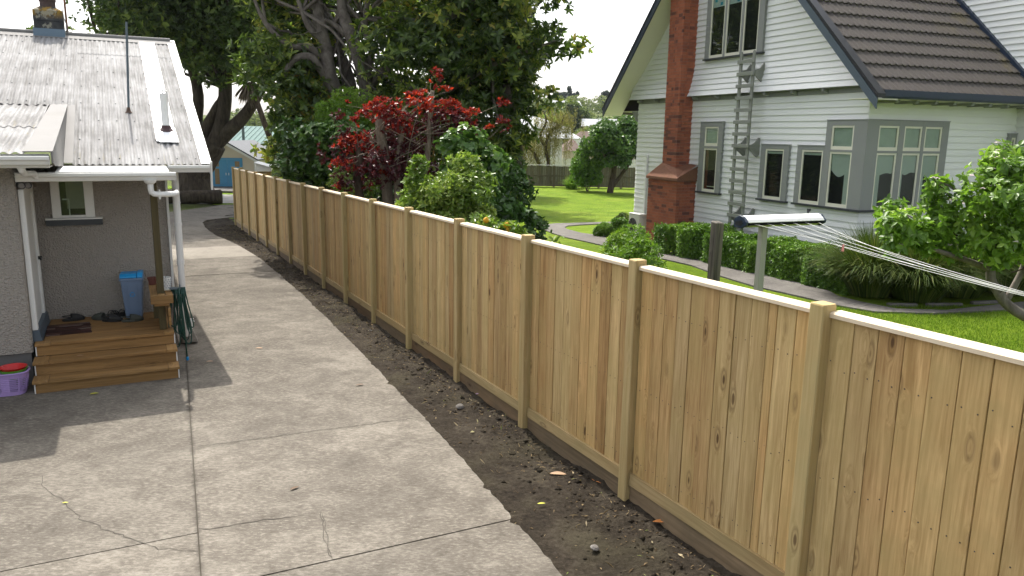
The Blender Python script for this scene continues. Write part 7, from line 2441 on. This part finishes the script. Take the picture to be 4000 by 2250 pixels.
# the wooded slope as one mass
n = 420
xx = g.uniform(-70, 110, n); yy = 112 + 245 * g.random(n) ** 1.1
cl = []
for x, y in zip(xx, yy):
    s = g.uniform(1.4, 3.4) * (0.55 + y / 420)
    cl.append((x, y, gz(x, y) + hill(x, y) + s * 0.55, s * 1.25, s * 1.1, s * 0.85))
C, A, pk_i = on_clumps(g, cl, 26000, 0.7, 1.08, 0.4, 0.3)
tone = g.random(len(cl))[pk_i]
P, D, N = rosettes(g, C, unit(A + np.array([0, 0, 0.3])), 3, (0.6, 1.4))
rn = np.clip(0.65 * np.repeat(tone, 3) + 0.35 * g.random(len(P)), 0, 1)
wd = link('woodland', leaf_mesh('woodland', P, D, N, g.uniform(0.6, 1.2, len(P)), g.uniform(0.4, 0.8, len(P)), M['lf_far'], rn, False))
tag(wd, 'mixed woodland covering the distant hillside', 'woodland', kind='stuff')


def far_house(label, x, y, w, d, h, rz, roofm):
    z0 = gz(x, y) + hill(x, y) + 0.6
    o = thing('hillside_house', label, 'house', (x, y, z0), rz, 'houses on the hillside')
    mb = MB(); mb.box(-w / 2, w / 2, 0, d, -1.5, h); mb.build('wall', M['white'], o)
    mb = MB(); mb.add([(-w / 2 - 0.5, -0.6, h), (w / 2 + 0.5, -0.6, h), (w / 2 + 0.5, d + 0.5, h), (-w / 2 - 0.5, d + 0.5, h), (-w / 2 - 0.5, d / 2, h + 1.7), (w / 2 + 0.5, d / 2, h + 1.7)], [(0, 1, 5, 4), (2, 3, 4, 5), (1, 2, 5), (3, 0, 4), (0, 3, 2, 1)]); mb.build('roof', roofm, o)
    for k in range(4):
        a = -w / 2 + w * (k + 0.25) / 4
        mb = MB(); mb.box(a, a + w * 0.12, -0.05, -0.004, h * 0.25, h * 0.8); mb.build('window', M['room'], o)
    return o


far_house('white roofed house among trees on the hill', 19.0, 178, 7, 5, 2.2, R(-6), M['whiteroof'])
far_house('pale house near the hill skyline', 17.0, 262, 9, 6, 2.4, R(8), M['whiteroof'])
rt = thing('brown_roofed_house', 'low house with brown tiled roof behind the villa', 'house', (10.0, 80, -1.3))
mb = MB(); mb.box(-5, 5, 0, 7, 0, 2.6); mb.build('wall', M['ivory'], rt)
mb = MB(); mb.add([(-5.5, -0.5, 2.6), (5.5, -0.5, 2.6), (5.5, 7.5, 2.6), (-5.5, 7.5, 2.6), (-3, 3.5, 4.6), (3, 3.5, 4.6)], [(0, 1, 5, 4), (1, 2, 5), (2, 3, 4, 5), (3, 0, 4), (0, 3, 2, 1)]); mb.build('roof', mat_plain('brown_tile_roof', (0.085, 0.05, 0.036), 0.8, 0.25, 3), rt)

# overhead wires
for k, (za, zb_) in enumerate(((11.2, 7.9), (14.6, 16.6), (12.4, 14.6))):
    mb = MB(); pts = []
    for j in range(21):
        t = j / 20
        pts.append((-20 + 60 * t, 92 + 4 * t, za + (zb_ - za) * t - 2.2 * t * (1 - t)))
    mb.tube(pts, 0.022, 5)
    tag(mb.build('power_line', M['black']), ('overhead wire dipping across the hillside', 'highest thin overhead wire against the sky', 'middle thin overhead wire against the sky')[k], 'wire', 'overhead power lines')

# ================================================================== LITTER
LM = {'yellow': mat_plain('yellow_leaf', (0.36, 0.36, 0.03), 0.6), 'tan': mat_plain('dry_leaf', (0.34, 0.22, 0.13), 0.7, 0.2, 30), 'orange': mat_plain('orange_leaf', (0.42, 0.15, 0.03), 0.6, 0.25, 30), 'brown': mat_plain('brown_leaf', (0.10, 0.06, 0.03), 0.7, 0.2)}


def fallen(label, x, y, mat, L, rz, dz=0.004):
    n = 9
    mb = MB()
    vs = []
    for i in range(n):
        t = i / (n - 1)
        w = L * 0.19 * math.sin(math.pi * t) ** 0.8
        zc = 0.03 * L * math.sin(math.pi * t) + 0.004
        vs += [(L * (t - 0.5), -w, zc + 0.12 * w), (L * (t - 0.5), 0, zc * 0.9), (L * (t - 0.5), w, zc + 0.2 * w)]
    fs = []
    for i in range(n - 1):
        for j in (0, 1): fs.append((i * 3 + j, i * 3 + j + 1, i * 3 + 4 + j, i * 3 + 3 + j))
    mb.add(vs, fs)
    o = mb.build('fallen_leaf', LM[mat], loc=(x, y, gz(x, y) + dz), rot=(0, 0, rz))
    tag(o, label, 'leaf', 'leaves fallen on drive and soil')


fallen('yellow green leaf on the shaded concrete before the steps', -4.727, 8.368, 'yellow', 0.10, 0.5)
fallen('small yellow leaf on the sunny concrete left of the joint', -3.489, 5.63, 'yellow', 0.05, 0.2)
fallen('pale dry leaf on the sunlit drive beside the porch', -3.53, 10.451, 'tan', 0.11, 0.1)
fallen('long dry leaf mid drive short of the fence', -1.79, 8.78, 'brown', 0.11, 0.5)
fallen('brown leaf far up the drive near the downpipe', -5.403, 13.564, 'brown', 0.10, 0.9)
fallen('orange leaf on the soil by the second near post', 0.753, 6.202, 'orange', 0.16, -0.9, -0.03)
fallen('curled tan leaf on the soil left of the orange leaf', 0.43, 6.33, 'tan', 0.15, -0.1, -0.03)
fallen('yellow leaf on the soil nearest the concrete edge', 0.264, 5.75, 'yellow', 0.07, 0.2, -0.03)
fallen('rust coloured leaf against the nearest kickboard', 1.16, 5.437, 'orange', 0.12, 0.0, -0.02)
fallen('dark twig like leaf on the concrete near the bottom edge', -1.767, 5.927, 'brown', 0.09, 0.9)
fallen('tan leaf at the foot of the gully block', -3.95, 9.75, 'tan', 0.09, 0.3)
fallen('dry leaf lying on the middle porch step', lh(-1.05, 0.30)[0], lh(-1.05, 0.30)[1], 'tan', 0.08, 0.4, 0.315 + LHO[2] - gz(*lh(-1.05, 0.30)[:2]) + 0.0)
mb = MB(); mb.tube([(0, 0, 0), (0.09, 0.02, 0.004)], 0.006, 8)
tag(mb.build('plastic_straw', mat_plain('lilac_straw', (0.5, 0.35, 0.5), 0.5), loc=(-0.40, 8.55, gz(-0.4, 8.55) - 0.02)), 'short lilac plastic tube on the soil', 'straw')
for k, (x, y, s) in enumerate(((-0.55, 8.1, 0.05), (0.62, 5.05, 0.035), (-2.2, 11.7, 0.03))):
    mb = MB(); mb.lathe([(0.0, -0.3 * s), (0.8 * s, -0.1 * s), (s, 0.2 * s), (0.6 * s, 0.6 * s), (0, 0.7 * s)], 9)
    tag(mb.build('pebble', M['path'], loc=(x, y, gz(x, y) - 0.03), rot=(0.2, 0.1, k)), ('pale stone on the soil below the tall red shrub', 'small pebble on the soil close to the bottom edge', 'tiny pebble on soil far along the strip')[k], 'stone', 'stones on the soil')

# crumbs of bark, straw and clods over the soil, chips on the concrete
g = np.random.default_rng(111)
n = 4200
s = g.uniform(-3, 27, n); tq = -np.abs(g.normal(0.0, 0.55, n)) - 0.02
tq = np.where(g.random(n) < 0.6, -np.abs(g.normal(0.0, 0.28, n)) - 0.02, -g.uniform(0, 1.5, n))
X = FX + math.cos(FA) * tq + UFX * s; Yq = FY + math.sin(FA) * tq + UFY * s
ok = ~in_poly(X, Yq, outline)
X, Yq, s, tq = X[ok], Yq[ok], s[ok], tq[ok]
Z = -0.0215 * np.clip(s, -6, 30) + soil_dz(tq, s) + 0.006
n = len(X)
P = np.stack([X, Yq, Z], -1)
D = unit(np.stack([g.normal(0, 1, n), g.normal(0, 1, n), g.normal(0, 0.25, n)], -1))
N = unit(np.stack([g.normal(0, 0.3, n), g.normal(0, 0.3, n), np.ones(n)], -1))
M['crumb'] = mat_leaf('straw_and_bark', [(0.0, (0.05, 0.035, 0.02, 1)), (0.4, (0.13, 0.09, 0.05, 1)), (0.75, (0.24, 0.18, 0.10, 1)), (0.95, (0.34, 0.28, 0.18, 1)), (1.0, (0.14, 0.20, 0.03, 1))], 0.8, 0.1, 0.1)
lt_ = link('soil_litter', leaf_mesh('soil_litter', P, D, N, np.exp(g.normal(-3.4, 0.55, n)), np.exp(g.normal(-4.8, 0.5, n)), M['crumb'], g.random(n), False))
tag(lt_, 'bark flakes and straw strewn over the bare soil', 'litter', kind='stuff')
# clods
n = 2600
s = g.uniform(-3, 27, n); tq = -np.abs(g.normal(0.0, 0.30, n)) - 0.0
X = FX + math.cos(FA) * tq + UFX * s; Yq = FY + math.sin(FA) * tq + UFY * s
ok = ~in_poly(X, Yq, outline)
X, Yq, s, tq = X[ok], Yq[ok], s[ok], tq[ok]
Z = -0.0215 * np.clip(s, -6, 30) + soil_dz(tq, s)
oc = np.array([(1, 0, 0), (0, 1, 0), (-1, 0, 0), (0, -1, 0), (0, 0, 0.8), (0, 0, -0.6)])
of = np.array([(0, 1, 4), (1, 2, 4), (2, 3, 4), (3, 0, 4), (1, 0, 5), (2, 1, 5), (3, 2, 5), (0, 3, 5)])
sz = np.exp(g.normal(-4.4, 0.45, len(X)))
V = np.stack([X, Yq, Z], -1)[:, None] + (oc[None] * (1 + g.normal(0, 0.3, (len(X), 6, 3)))) * sz[:, None, None]
F = (of[None] + 6 * np.arange(len(X))[:, None, None]).reshape(-1, 3)
cd = link('soil_clods', fast_mesh('soil_clods', V.reshape(-1, 3), F, M['soil']))
tag(cd, 'crumbled soil clods along the fence foot', 'soil', kind='stuff')
print('triangles', sum(len(o.data.loop_triangles) if o.data.loop_triangles else sum(len(p.vertices) - 2 for p in o.data.polygons) if len(o.data.polygons) < 3000 else len(o.data.polygons) * 2 for o in bpy.data.objects if o.type == 'MESH'), 'objects', len(bpy.data.objects))

# ================================================================== AIR
mb = MB()
mb.box(-415, 415, -24, 560, -3.0, 34.0)
t = NT('thin_haze')
t.put(t.out.inputs['Volume'], t.n('ShaderNodeVolumePrincipled', {'Color': (0.86, 0.91, 1.0, 1), 'Density': 0.00014, 'Anisotropy': 0.0}).outputs[0])
hz = mb.build('haze', t.m)
tag(hz, 'thin pale haze softening the distant hillside', 'haze', kind='stuff')
